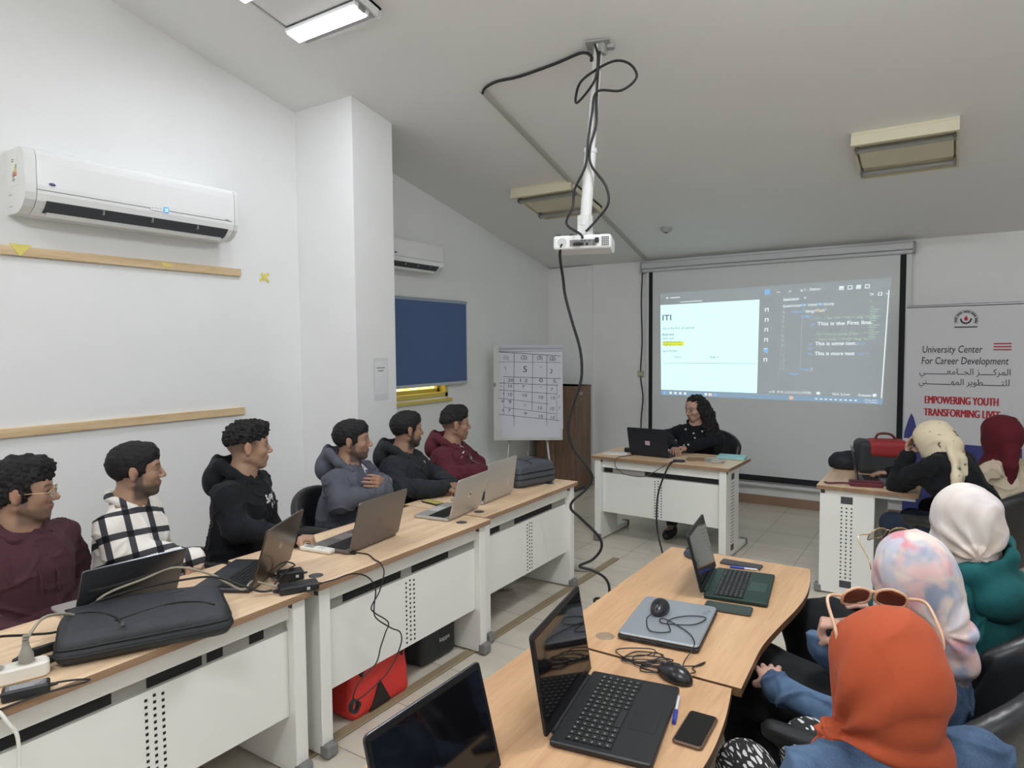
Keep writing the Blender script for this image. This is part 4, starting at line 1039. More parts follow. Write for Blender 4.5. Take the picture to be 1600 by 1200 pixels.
# ================================================================== laptops
def make_laptop(label, x, y, rot, w, tilt, lid_c, base_c, group='laptops on the desks', z=TOP, logo=None, keys=True, lit=None, lid_rough=0.3, bezel=None, kb_legend=False):
    """local: hinge on the x axis, sitter at -y"""
    t = thing('laptop', label, 'laptop', (x, y, z), math.radians(rot), group)
    d = w * 0.66; th = 0.017
    mb_ = mat('laptop_base_' + base_c[0], base_c[1], rough=0.4, metal=base_c[2] if len(base_c) > 2 else 0)
    ml = mat('laptop_lid_' + lid_c[0], lid_c[1], rough=lid_rough, metal=lid_c[2] if len(lid_c) > 2 else 0)
    mb = MB(); mb.at(Matrix.Translation((0, -d / 2 + 0.006, 0))); mb.prism(rrect(w, d, 0.010, 3), 0.002, th, bev=0.003); mb.build('base', mb_, t)
    kw, kd = w * 0.90, d * 0.46; ky = -0.028 - kd / 2
    mb = MB(); rows, cols = 6, 15
    mk = mat('laptop_keys', srgb(30, 31, 33), rough=0.5)
    mb.use(mat('key_well', srgb(18, 18, 20), rough=0.6)); mb.box((0, ky, th + 0.0004), (kw, kd, 0.0012))
    mb.use(mk)
    for r in range(rows):
        for c in range(cols):
            if r == rows - 1 and 4 <= c <= 7:
                if c == 4: mb.box((kw * (6 / cols - 0.5), ky - kd / 2 + kd * 0.5 / rows, th + 0.0022), (kw * 3.8 / cols, kd / rows * 0.8, 0.0022))
                continue
            mb.box((kw * ((c + 0.5) / cols - 0.5), ky + kd / 2 - kd * (r + 0.5) / rows, th + 0.0022), (kw / cols * 0.82, kd / rows * 0.80, 0.0022))
    if kb_legend:  # small pale marks as key legends
        mb.use(mat('key_legend', srgb(150, 150, 142), rough=0.6))
        for r in range(rows):
            for c in range(cols):
                if r == rows - 1 and 4 <= c <= 7: continue
                mb.box((kw * ((c + 0.42) / cols - 0.5), ky + kd / 2 - kd * (r + 0.45) / rows, th + 0.0034), (kw / cols * 0.22, kd / rows * 0.20, 0.0003))
    mb.build('keyboard', None, t)
    mb = MB(); mb.box((-w * 0.03, -d * 0.765, th + 0.0002), (w * 0.30, d * 0.27, 0.001), bev=0.0004); mb.build('touchpad', mat('touchpad_' + base_c[0], tuple(min(1, v * 1.15 + 0.002) for v in base_c[1]), rough=0.3), t)
    mb = MB(); mb.cyl((-w * 0.40, 0.008, th), (w * 0.40, 0.008, th), 0.006, n=10); mb.build('hinge', mb_, t)
    LM = Matrix.Translation((0, 0.010, th + 0.002)) @ Matrix.Rotation(-math.radians(tilt), 4, 'X')
    lh = d
    # lid: plate in the xz plane, outside is +y
    mb = MB(); mb.at(LM @ Matrix.Translation((0, 0.004, lh / 2)) @ Matrix.Rotation(PI / 2, 4, 'X')); mb.prism(rrect(w, lh, 0.012, 4), -0.0035, 0.0035, bev=0.0015); lid = mb.build('lid', ml, t)
    mb = MB(); mb.at(LM); mb.use(mat('screen_bezel', srgb(16, 16, 18), rough=0.35) if bezel is None else bezel)
    mb.box((0, 0.0000, lh / 2), (w - 0.008, 0.0016, lh - 0.008)); mb.build('bezel', None, lid)
    mb = MB(); mb.at(LM); mb.box((0, -0.0012, lh / 2 + 0.006), (w - 0.026, 0.0012, lh - 0.042)); mb.build('screen', mat('screen_off', (0.004, 0.004, 0.005), rough=0.06, spec=0.6), lid)
    if logo:
        mb = MB(); mb.at(LM @ frame((0, 0.0079, lh * logo.get('z', 0.5)), (-1, 0, 0), (0, 0, 1))); mb.use(logo['m'])
        if logo['kind'] == 'bars':        # four slanted strokes of different length
            for i, (x0, z0, z1) in enumerate(((-0.015, -0.008, 0.020), (-0.006, -0.008, 0.008), (0.004, -0.008, 0.008), (0.013, -0.020, 0.008))):
                k = 0.32; mb.add([(x0 + k * z0, z0, 0), (x0 + 0.004 + k * z0, z0, 0), (x0 + 0.004 + k * z1, z1, 0), (x0 + k * z1, z1, 0)], [(0, 1, 2, 3)])
            mb.add([(-0.006 + 0.0026, 0.005, 0), (0.0, 0.005, 0), (0.0, 0.008, 0), (-0.006 + 0.0026, 0.008, 0)], [(0, 1, 2, 3)])
        elif logo['kind'] == 'round':
            n = 28; pts = []
            for i in range(n):
                a = 2 * PI * i / n; pts.append((0.021 * math.cos(a), 0.021 * math.sin(a), 0))
            mb.add(pts, [list(range(n))])
            mb.use(M_BLACK)
            for x0, z0, z1 in ((-0.010, -0.006, 0.014), (-0.004, -0.006, 0.006), (0.003, -0.006, 0.006), (0.009, -0.014, 0.006)):
                k = 0.3; mb.add([(x0 + k * z0, z0, 0.0004), (x0 + 0.003 + k * z0, z0, 0.0004), (x0 + 0.003 + k * z1, z1, 0.0004), (x0 + k * z1, z1, 0.0004)], [(0, 1, 2, 3)])
        elif logo['kind'] == 'label':
            mb.box((0.0, 0, 0.0), (0.042, 0.036, 0.0006)); mb.use(mat('sticker_red', srgb(190, 110, 120), rough=0.6))
            for i in range(4): mb.box((-0.004 + 0.002 * i, 0.012 - 0.007 * i, 0.0005), (0.030 - 0.004 * (i % 2), 0.0024, 0.0004))
        mb.build('logo', None, lid)
    return t
GUN = ('gunmetal', srgb(118, 112, 108), 0.55); SIL = ('silver', srgb(186, 182, 176), 0.45); BLK = ('black', srgb(30, 31, 34), 0.0); BRZ = ('bronze', srgb(92, 80, 72), 0.5); DGR = ('dark_slate', srgb(56, 58, 62), 0.3)
LOGO_D = mat('logo_dark_chrome', srgb(150, 140, 134), rough=0.2, metal=0.9); LOGO_L = mat('logo_light_chrome', srgb(214, 208, 200), rough=0.25, metal=0.8)
make_laptop('open laptop with glossy dark lid and silver base behind the big backpack', -2.505, 1.225, -96, 0.345, 28, ('dark_mirror', srgb(104, 106, 110), 0.75), SIL, lid_rough=0.22)
make_laptop('bronze laptop with dark keyboard turned sideways beside two black chargers', -2.364, 1.734, -61, 0.365, 16.6, BRZ, DGR, logo=dict(kind='bars', m=LOGO_L, z=0.52), lid_rough=0.25)
make_laptop('grey metal laptop between the white remote and the hanging charger cord', -2.331, 2.30, -84, 0.365, 15.5, GUN, GUN, logo=dict(kind='bars', m=LOGO_D))
make_laptop('silver laptop with a round lid badge beside the glowing phone', -2.308, 2.987, -83, 0.342, 16.3, SIL, SIL, logo=dict(kind='round', m=LOGO_L))
make_laptop('silver laptop beside the small grey backpack at far end of left row', -2.369, 3.417, -85, 0.36, 8, SIL, SIL)
make_laptop('open black laptop on the honey desk with a green sheen on its keyboard deck', -0.782, 2.631, 97.9, 0.345, 14.4, BLK, ('black_green_sheen', srgb(30, 52, 46), 0.3), kb_legend=True)  # black deck; the green reflection is put into its base colour
make_laptop('open black laptop with pale key legends beside the brown edged phone', -0.811, 1.522, 100, 0.375, 9, BLK, BLK, kb_legend=True)
make_laptop('black laptop nearest the camera, its screen filling the bottom edge', -0.811, 1.016, 89.7, 0.355, 15, BLK, BLK)
make_laptop("presenter's black laptop with a pale square sticker on its lid", -2.16, 5.425, 175.8, 0.362, 13.8, ('blue_black', srgb(26, 30, 40), 0.0), BLK, logo=dict(kind='label', m=mat('sticker_pale', srgb(206, 196, 206), rough=0.6), z=0.45), lid_rough=0.5)
make_laptop('dark laptop on the far right desk in front of the red bag', -0.53, 5.20, 100, 0.32, 8, BLK, ('grey_deck', srgb(110, 112, 120), 0.2))
# closed silver laptop
t = thing('closed_laptop', 'closed silver laptop with a wired mouse lying on its lid', 'laptop', (-0.785, 2.155, TOP), math.radians(7))
mb = MB(); mb.prism(rrect(0.262, 0.352, 0.016, 4), 0.003, 0.016, bev=0.003); mb.build('base', mat('laptop_base_black', None), t)
mb = MB(); mb.prism(rrect(0.258, 0.348, 0.018, 5), 0.017, 0.026, bev=0.003); lid = mb.build('lid', mat('brushed_silver', srgb(178, 184, 192), rough=0.35, metal=0.6), t)
mb = MB(); mb.use(mat('logo_grey', srgb(110, 116, 126), rough=0.4)); mb.text('acer', frame((0.105, 0.085, 0.0265), (0.35, 1, 0), (-1, 0.35, 0)), 0.030, width=0.046); mb.build('logo', None, lid)
mb = MB()
for i in range(3): mb.box((-0.09 + 0.05 * i, -0.1765, 0.010), (0.018, 0.002, 0.007))
mb.build('port', M_SLOT, t)

# ================================================================== mice, phones, pens
def make_mouse(label, x, y, z, rot, m=M_BLACK, cord=True, s=1.0):
    t = thing('computer_mouse', label, 'mouse', (x, y, z), math.radians(rot), 'computer mice')
    V = Vox((-0.045, -0.07, -0.002), (0.045, 0.07, 0.05), 0.0032)
    V.ell((0, 0.0, 0.008), (0.031 * s, 0.056 * s, 0.028 * s), k=0.0); V.ell((0, -0.012, 0.010), (0.029 * s, 0.038 * s, 0.029 * s), k=0.012)
    V.cut((0, 0, 0.0015), (0, 0, 1))
    part('shell', mesh_np('shell', *V.net(2), m), t)
    mb = MB(); mb.cyl((-0.004, 0.036 * s, 0.027 * s), (0.004, 0.036 * s, 0.027 * s), 0.009, n=14); mb.build('scroll_wheel', M_DARKGREY, t)
    mb = MB(); mb.tube([(0, 0.055 * s, 0.018 * s), (0, 0.03 * s, 0.0335 * s), (0, 0.005 * s, 0.0385 * s)], 0.0009, n=6); mb.build('button_seam', M_SLOT, t)
    return t
M_MOUSE = mat('mouse_black', srgb(30, 30, 33), rough=0.3)
make_mouse('black wired mouse lying on the closed silver laptop', -0.835, 2.195, TOP + 0.0275, 190, M_MOUSE)
make_mouse('black mouse between the tangled cord and the near black laptop', -0.645, 1.815, TOP, 70, M_MOUSE, s=1.05)
make_mouse('dark mouse half hidden behind the green tinted laptop', -0.955, 2.925, TOP, 60, mat('mouse_slate', srgb(60, 72, 84), rough=0.35))
make_mouse("black and white patterned mouse beside the presenter's laptop", -2.365, 5.59, TOP, 20, mat('mouse_mottled', srgb(150, 150, 152), rough=0.4, var=0.6, scale=60))
def make_phone(label, x, y, rot, body, scr, w=0.074, h=0.155, z=TOP, estr=0.0, emit=None):
    t = thing('phone', label, 'phone', (x, y, z), math.radians(rot), 'mobile phones')
    mb = MB(); mb.prism(rrect(w, h, 0.011, 5), 0.001, 0.0095, bev=0.003); mb.build('case', body, t)
    mb = MB(); mb.prism(rrect(w - 0.009, h - 0.009, 0.008, 5), 0.0096, 0.0102); mb.build('screen', scr, t)
    return t
GLASS = mat('phone_glass', (0.006, 0.006, 0.007), rough=0.08, spec=0.6)
make_phone('black phone in a brown edged case beside the near black laptop', -0.510, 1.588, 2, mat('case_brown', srgb(96, 72, 54), rough=0.4), GLASS)
make_phone('dark green phone lying between silver laptop and open black laptop', -0.657, 2.405, 97, mat('case_green', srgb(52, 62, 56), rough=0.35), mat('case_green_back', srgb(48, 58, 54), rough=0.25), w=0.08, h=0.165)
make_phone('black phone with a yellow lit screen before the student in black', -2.64, 3.12, 80, M_BLACK, mat('phone_yellow', srgb(120, 110, 50), rough=0.2, emit=(0.8, 0.70, 0.25), estr=0.22), w=0.07, h=0.15)
t = thing('phone', 'small black phone poking out behind the grey metal laptop', 'phone', (-2.44, 2.50, TOP), math.radians(10), 'mobile phones')
mb = MB(); mb.prism(rrect(0.07, 0.14, 0.01, 4), 0.001, 0.012, bev=0.003); mb.build('case', M_BLACK, t); mb = MB(); mb.prism(rrect(0.062, 0.132, 0.008, 4), 0.0121, 0.0126); mb.build('screen', GLASS, t)
mb = MB(); mb.prism(rrect(0.17, 0.055, 0.004, 3), 0.0, 0.010, bev=0.002); o = mb.build('pencil_case', mat('case_charcoal', srgb(62, 60, 62), rough=0.6)); o.location = (-0.745, 2.925, TOP); tag(o, 'flat charcoal case behind the green tinted laptop', 'case')
def make_pen(label, a, b, z=TOP):
    a, b = Vector((*a, z + 0.0055)), Vector((*b, z + 0.0055)); d = b - a
    t = thing('pen', label, 'pen', a, math.atan2(d.y, d.x), 'blue ballpoint pens'); L = d.length
    mb = MB(); mb.cyl((0.05, 0, 0), (L * 0.93, 0, 0), 0.0042, n=10); mb.cyl((L * 0.93, 0, 0), (L, 0, 0), 0.0042, 0.001, n=10); mb.build('barrel', mat('pen_clear', srgb(206, 210, 216), rough=0.2), t)
    mb = MB(); mb.cyl((-0.002, 0, 0), (0.056, 0, 0), 0.0054, n=10); mb.box((0.028, 0.0, 0.0055), (0.045, 0.003, 0.002)); mb.build('cap', mat('pen_blue', srgb(40, 62, 160), rough=0.35), t)
make_pen('blue ballpoint pen beside the near black laptop', (-0.566, 1.590), (-0.600, 1.725))
make_pen('blue ballpoint pen in front of the flat charcoal case', (-0.775, 2.868), (-0.665, 2.888))

# mouse cords and tangle
zc = TOP + 0.0295
cable('mouse_cable', 'thin black mouse cord looped over the closed silver laptop', [(-0.843, 2.135, zc + 0.006), (-0.845, 2.10, zc), (-0.80, 2.02, zc), (-0.745, 2.05, zc), (-0.78, 2.13, zc), (-0.74, 2.20, zc), (-0.68, 2.22, zc), (-0.70, 2.14, zc), (-0.79, 2.10, zc), (-0.80, 2.14, zc), (-0.70, 2.08, zc), (-0.655, 2.02, zc), (-0.648, 1.975, zc - 0.01), (-0.655, 1.93, TOP + 0.004), (-0.645, 1.88, TOP + 0.003)], 0.0017)
rng = random.Random(5); pts = []
for i in range(40):
    a = i * 1.15; r_ = 0.045 + 0.02 * math.sin(i * 2.3)
    pts.append((-0.80 + 0.0035 * i + r_ * 1.3 * math.cos(a) + rng.uniform(-.012, .012), 1.885 + r_ * 0.8 * math.sin(a) - 0.0012 * i + rng.uniform(-.01, .01), TOP + 0.004 + 0.010 * rng.random()))
pts += [(-0.62, 1.90, TOP + 0.004), (-0.60, 1.955, TOP + 0.004), (-0.61, 1.92, TOP + 0.004), (-0.655, 1.875, TOP + 0.01)]
cable('mouse_cable', 'tangled black mouse cord in front of the closed silver laptop', pts, 0.0018)

# ================================================================== bags
M_NYLON = mat('black_nylon', srgb(44, 46, 50), rough=0.62, bump=0.25, bscale=300, var=0.08, scale=30)
M_ZIP = mat('zip_black', srgb(18, 18, 20), rough=0.5)
def make_backpack(label, loc, rot, S=(0.50, 0.335, 0.092), m=M_NYLON, strap=True):
    t = thing('backpack', label, 'backpack', loc, rot, 'backpacks lying on the left desks')
    L, W, H = S
    V = Vox((-L / 2 - 0.03, -W / 2 - 0.03, -0.01), (L / 2 + 0.03, W / 2 + 0.03, H + 0.04), 0.0065)
    V.box((0, 0, H * 0.36), (L, W, H * 0.70), 0.035, k=0.0); V.box((0.0, 0, H * 0.66), (L * 0.97, W * 0.94, H * 0.62), 0.034, k=0.012)
    V.ell((-L * 0.05, 0, H * 0.93), (L * 0.40, W * 0.38, H * 0.15), k=0.03)
    V.cut((0, 0, 0.002), (0, 0, 1), 0.004)
    v, f = V.net(1); n = normals(v, f); v = v + n * (0.003 * wnoise(v, 28, 3))[:, None]; v[:, 2] = np.maximum(v[:, 2], 0.001)
    part('body', mesh_np('body', v, f, m), t)
    bv = BVHTree.FromPolygons([tuple(p) for p in v], [tuple(q_) for q_ in f])
    def drop(x, y, o=0.002):
        h = bv.ray_cast(Vector((x, y, 1)), Vector((0, 0, -1)))
        return Vector((x, y, (h[0].z if h[0] else H) + o))
    def around(z, k=1.0, o=0.003):
        out = []
        for i in range(41):
            a = 2 * PI * i / 40; d = Vector((math.cos(a) * L, math.sin(a) * W, 0)).normalized()
            h = bv.ray_cast(Vector((d.x * 1.0, d.y * 1.0, z)), -d)
            if h[0]: out.append(h[0] + d * o)
        return out
    mb = MB(); mb.tube(around(H * 0.60), 0.0045, n=6, sub=2); mb.tube(around(H * 0.36), 0.004, n=6, sub=2); mb.build('zip_seam', M_ZIP, t)
    mb = MB(); mb.tube([drop(-L * 0.44, W * 0.10), drop(-L * 0.30, W * 0.02), drop(-L * 0.18, -W * 0.22), drop(-L * 0.14, -W * 0.38)], 0.003, n=6); mb.tube([drop(-L * 0.18, -W * 0.30), drop(L * 0.12, -W * 0.12), drop(L * 0.30, -W * 0.17), drop(L * 0.40, -W * 0.32)], 0.0025, n=6); mb.build('pocket_zip', M_ZIP, t)
    mb = MB(); p = drop(-L * 0.135, -W * 0.40, 0.004); mb.box(p, (0.012, 0.035, 0.005), bev=0.002); mb.build('zip_pull', M_DARKGREY, t)
    mb = MB(); p = drop(L * 0.18, W * 0.22, 0.0015); mb.box(p, (0.05, 0.010, 0.0015), R=Euler((0, 0.02, 0.2)).to_matrix()); mb.build('maker_tag', M_DARKGREY, t)
    if strap:
        V = Vox((-L / 2 - 0.16, -0.16, -0.005), (-L / 2 + 0.10, 0.12, 0.07), 0.005)
        for s_ in (-0.010, 0, 0.010):
            V.chain([(-L / 2 + 0.06, -0.11, 0.028 + s_ * 0), (-L / 2 - 0.03, -0.125, 0.022 + s_), (-L / 2 - 0.10, -0.095, 0.020 + s_), (-L / 2 - 0.075, -0.05, 0.024 + s_), (-L / 2 + 0.03, -0.02, 0.03 + s_)], [0.006] * 5, k=0.006)
        V.cut((0, 0, 0.001), (0, 0, 1))
        part('carry_strap', mesh_np('carry_strap', *V.net(1), M_ZIP), t)
    return t
make_backpack('large flat black backpack lying on the nearest left desk', (-2.245, 1.165, TOP), math.radians(63))
make_backpack('small dark grey backpack standing at far end of the left row', (-2.47, 3.92, TOP), math.radians(75), (0.36, 0.25, 0.165), mat('grey_nylon', srgb(70, 74, 80), rough=0.6, bump=0.2, bscale=200), False)

def soft_bag(name, label, cat, loc, rot, S, m, extra=None, seed=1):
    t = thing(name, label, cat, loc, rot)
    L, W, H = S
    V = Vox((-L / 2 - 0.04, -W / 2 - 0.04, -0.01), (L / 2 + 0.04, W / 2 + 0.04, H + 0.05), 0.008)
    V.box((0, 0, H / 2), (L, W, H), 0.04, k=0.0)
    V.cut((0, 0, 0.002), (0, 0, 1), 0.004)
    v, f = V.net(1); n = normals(v, f); v = v + n * (0.008 * wnoise(v, 16, seed))[:, None]; v[:, 2] = np.maximum(v[:, 2], 0.001)
    part('body', mesh_np('body', v, f, m), t)
    return t
M_REDBAG = mat('red_nylon', srgb(206, 48, 42), rough=0.55, bump=0.15, bscale=200)
t = soft_bag('duffel_bag', 'red bag with black triangles on the floor under the middle left desk', 'bag', (-2.32, 2.235, 0), R90, (0.38, 0.20, 0.27), M_REDBAG)
for x, s_ in ((-0.02, 0.07), (-0.135, 0.022), (0.13, 0.022)):
    z0, z1 = (0.02, 0.14) if s_ > 0.05 else (0.245, 0.20)
    mb = MB(); mb.use(M_ZIP)
    mb.add([(x - s_, -0.108, z0), (x + s_, -0.108, z0), (x, -0.110, z1), (x - s_, -0.095, z0), (x + s_, -0.095, z0), (x, -0.095, z1)], [(0, 1, 2), (5, 4, 3), (0, 3, 4, 1), (1, 4, 5, 2), (2, 5, 3, 0)])
    mb.build('black_panel', None, t)
mb = MB(); mb.tube([(-0.12, 0.0, 0.26), (-0.08, 0.0, 0.31), (0.08, 0.0, 0.31), (0.12, 0, 0.26)], 0.012, n=8); mb.build('carry_handle', M_ZIP, t)
t = soft_bag('laptop_bag', 'black bag with pale lettering on floor beneath the middle left desk', 'bag', (-2.36, 2.74, 0), R90, (0.30, 0.16, 0.27), M_NYLON, seed=4)
mb = MB(); mb.use(mat('bag_print', srgb(196, 196, 196), rough=0.6)); mb.text('kapps', frame((-0.02, -0.090, 0.115), (1, 0, 0), (0, 0, 1)), 0.034, width=0.085, bold=0.02); mb.build('printed_word', None, t)
mb = MB(); mb.tube([(-0.08, 0.0, 0.26), (-0.05, 0.0, 0.30), (0.05, 0.0, 0.30), (0.08, 0, 0.26)], 0.010, n=8); mb.build('carry_handle', M_ZIP, t)

# ================================================================== power gear on the left desks
M_PW = mat('power_white', srgb(226, 222, 212), rough=0.35)
t = thing('power_strip', 'white power strip with two plugs near the left edge of the picture', 'power strip', (-2.262, 0.74, TOP), math.radians(72))
mb = MB(); mb.prism(rrect(0.26, 0.062, 0.022, 5), 0.001, 0.046, bev=0.006); mb.build('housing', M_PW, t)
for i in range(3):
    mb = MB(); mb.lathe([(0.026, 0.047), (0.024, 0.0475), (0.020, 0.0475), (0.020, 0.0465), (0.0, 0.0465)], (-0.075 + 0.075 * i, 0, 0), 20); mb.build('socket', mat('socket_shade', srgb(196, 192, 182), rough=0.5), t)
t = thing('mains_plug', 'pale grey plug standing in the white power strip', 'plug', (-2.262 + 0.075 * math.cos(math.radians(72)), 0.74 + 0.075 * math.sin(math.radians(72)), TOP + 0.047), 0)
M_PG = mat('plug_grey', srgb(150, 146, 136), rough=0.45)
mb = MB(); mb.lathe([(0.019, 0.0), (0.019, 0.022), (0.014, 0.034), (0.009, 0.05), (0.006, 0.062)], n=18); mb.build('plug_body', M_PG, t)
mb = MB()
for i in range(4): mb.lathe([(0.0095 - i * 0.0008, 0.052 + i * 0.008), (0.0095 - i * 0.0008, 0.056 + i * 0.008)], n=14)
mb.build('strain_relief', M_PG, t)
t = thing('mains_plug', 'black plug lying in the white power strip at left picture edge', 'plug', (-2.262, 0.735, TOP + 0.047), math.radians(160))
mb = MB(); mb.box((0.0, 0, 0.016), (0.06, 0.034, 0.030), bev=0.008); mb.build('plug_body', M_BLACK, t)
mb = MB(); mb.cyl((0.03, 0, 0.02), (0.065, 0, 0.026), 0.008, 0.006, n=12); mb.build('strain_relief', M_BLACK, t)
def make_brick(label, x, y, rot, S=(0.11, 0.048, 0.030), labelled=True, z=TOP):
    t = thing('charger_brick', label, 'charger', (x, y, z), math.radians(rot), 'black laptop chargers')
    mb = MB(); mb.prism(rrect(S[0], S[1], 0.006, 3), 0.001, S[2], bev=0.004); mb.build('housing', M_BLACK, t)
    for s_ in (-1, 1):
        mb = MB(); mb.cyl((s_ * S[0] / 2, 0, S[2] / 2), (s_ * (S[0] / 2 + 0.018), 0, S[2] / 2), 0.006, 0.004, n=10); mb.build('strain_relief', M_BLACK, t)
    mb = MB()
    if labelled:
        mb.use(mat('label_grey', srgb(112, 112, 116), rough=0.4)); mb.box((0, 0, S[2] + 0.0002), (S[0] * 0.84, S[1] * 0.7, 0.0006)); mb.use(mat('label_text', srgb(190, 190, 190), rough=0.5))
        for i in range(3): mb.box((-0.004 * i, S[1] * (0.2 - 0.2 * i), S[2] + 0.0006), (S[0] * (0.70 - 0.1 * i), 0.003, 0.0004))
    else:
        mb.use(mat('label_text', None)); mb.box((S[0] * 0.22, -S[1] / 2 - 0.0003, S[2] * 0.5), (0.012, 0.0008, 0.011))
    mb.build('rating_label', None, t)
    return t
make_brick('black charger brick with a grey rating label at the near left desk edge', -2.122, 0.765, 66)
make_brick('black charger beside the bronze laptop, closer to the desk edge', -2.135, 1.70, 60, (0.15, 0.07, 0.03), False)
make_brick('smaller black charger tucked behind a longer one beside the bronze laptop', -2.265, 1.765, 62, (0.10, 0.06, 0.04), False)
cable('power_cable', 'black cord looping from labelled charger over desk edge', [(-2.098, 0.83, TOP + 0.016), (-2.085, 0.875, TOP + 0.008), (-2.06, 0.90, TOP + 0.004), (-2.06, 0.87, TOP + 0.004), (-2.085, 0.80, TOP + 0.004), (-2.09, 0.73, TOP + 0.004), (-2.09, 0.62, TOP + 0.004)], 0.003)
cable('power_cable', 'white cable hanging over the desk edge at bottom left corner', [(-2.22, 0.62, TOP + 0.01), (-2.13, 0.66, TOP + 0.007), (-2.085, 0.685, TOP + 0.004), (-2.064, 0.700, TOP - 0.03), (-2.060, 0.716, 0.68), (-2.060, 0.719, 0.62), (-2.060, 0.712, 0.54), (-2.060, 0.70, 0.40), (-2.06, 0.68, 0.10)], 0.005, mat('cable_white', srgb(226, 224, 216), rough=0.4))
M_CG = mat('cable_beige', srgb(156, 148, 130), rough=0.45)
pz = TOP + 0.098
cable('power_cable', 'beige cord arching from the grey plug across the backpack', [(-2.24, 0.812, TOP + 0.108), (-2.26, 0.86, TOP + 0.15), (-2.32, 0.93, TOP + 0.13), (-2.36, 1.0, TOP + 0.09), (-2.30, 1.00, TOP + 0.05), (-2.27, 0.96, TOP + 0.006), (-2.30, 0.95, TOP + 0.006), (-2.38, 1.03, TOP + 0.02), (-2.43, 1.10, TOP + 0.10), (-2.42, 1.25, pz + 0.03), (-2.40, 1.36, pz + 0.045), (-2.34, 1.46, pz), (-2.30, 1.50, TOP + 0.06), (-2.26, 1.54, TOP + 0.03), (-2.28, 1.60, TOP + 0.04), (-2.22, 1.64, TOP + 0.02), (-2.20, 1.66, TOP + 0.015)], 0.0045, M_CG)
cable('power_cable', 'black cord running from the power strip over the backpack to the chargers', [(-2.33, 0.755, TOP + 0.075), (-2.42, 0.80, TOP + 0.08), (-2.47, 0.90, TOP + 0.04), (-2.47, 1.0, TOP + 0.02), (-2.425, 1.06, TOP + 0.09), (-2.40, 1.2, pz + 0.008), (-2.34, 1.35, pz + 0.012), (-2.30, 1.45, pz + 0.0), (-2.24, 1.53, TOP + 0.05), (-2.21, 1.58, TOP + 0.02), (-2.19, 1.62, TOP + 0.015)], 0.004)
cable('power_cable', 'short black cord curled between the two chargers', [(-2.30, 1.70, TOP + 0.02), (-2.33, 1.73, TOP + 0.04), (-2.32, 1.78, TOP + 0.06), (-2.28, 1.80, TOP + 0.05), (-2.25, 1.74, TOP + 0.05), (-2.23, 1.66, TOP + 0.02)], 0.003)
# charger cord hanging down the front of the middle desk
fx = -2.062
cable('charger_cable', 'black charger cord with a coiled end hanging down middle desk front', [(-2.355, 2.14, TOP + 0.012), (-2.33, 2.13, TOP + 0.010), (-2.24, 2.17, TOP + 0.004), (-2.15, 2.13, TOP + 0.004), (-2.095, 2.11, TOP + 0.004), (fx, 2.10, TOP - 0.03), (fx, 2.07, 0.640), (fx, 2.02, 0.588), (fx, 2.04, 0.554), (fx, 2.12, 0.485), (fx, 2.10, 0.442), (fx, 2.07, 0.390), (fx, 2.04, 0.330), (fx, 1.95, 0.296), (fx, 1.91, 0.253), (fx, 1.905, 0.227)], 0.003)
cable('charger_cable', 'black cord from the long charger drooping beside the coiled one', [(-2.095, 1.768, TOP + 0.015), (-2.085, 1.84, TOP + 0.012), (-2.082, 1.93, TOP + 0.01), (fx, 2.0, TOP - 0.02), (fx - 0.004, 2.05, 0.657), (fx - 0.004, 2.04, 0.580), (fx - 0.004, 2.05, 0.528), (fx - 0.004, 2.14, 0.451), (fx - 0.004, 2.20, 0.408), (fx - 0.004, 2.20, 0.347), (fx - 0.004, 2.12, 0.261), (fx - 0.004, 2.0, 0.223), (fx, 1.93, 0.218)], 0.003)
t = thing('cord_coil', 'small black coil of cord dangling at middle desk front', 'cord coil', (fx + 0.006, 1.905, 0.203))
mb = MB()
for i in range(5): mb.tube([(0.004 * (i - 2), 0.020 * math.cos(2 * PI * k / 12), 0.026 * math.sin(2 * PI * k / 12)) for k in range(13)], 0.0045, n=6, sub=2)
mb.build('loops', M_CABLE, t)
mb = MB(); mb.box((0, 0.026, 0.0), (0.024, 0.007, 0.018), bev=0.002); mb.build('tie', M_ZIP, t)
t = thing('ferrite_bead', 'black ferrite lump on the cord in front of grey metal laptop', 'ferrite', (-2.30, 2.14, TOP), 0.4)
mb = MB(); mb.cyl((-0.016, 0, 0.010), (0.016, 0, 0.010), 0.009, n=12); mb.build('ferrite', M_BLACK, t)
t = thing('remote_control', 'white air conditioner remote control lying before the grey metal laptop', 'remote control', (-2.475, 2.085, TOP), math.radians(8))
mb = MB(); mb.prism(rrect(0.185, 0.05, 0.012, 4), 0.001, 0.020, bev=0.005); mb.build('shell', M_PW, t)
mb = MB(); mb.box((-0.04, 0, 0.0205), (0.05, 0.034, 0.001)); mb.build('display', mat('lcd_grey', srgb(150, 156, 150), rough=0.3), t)
for i in range(2):
    mb = MB(); mb.box((0.015 + 0.022 * i, 0, 0.0208), (0.014, 0.022, 0.002), bev=0.0008); mb.build('button', mat('button_grey', srgb(196, 198, 200), rough=0.4), t)

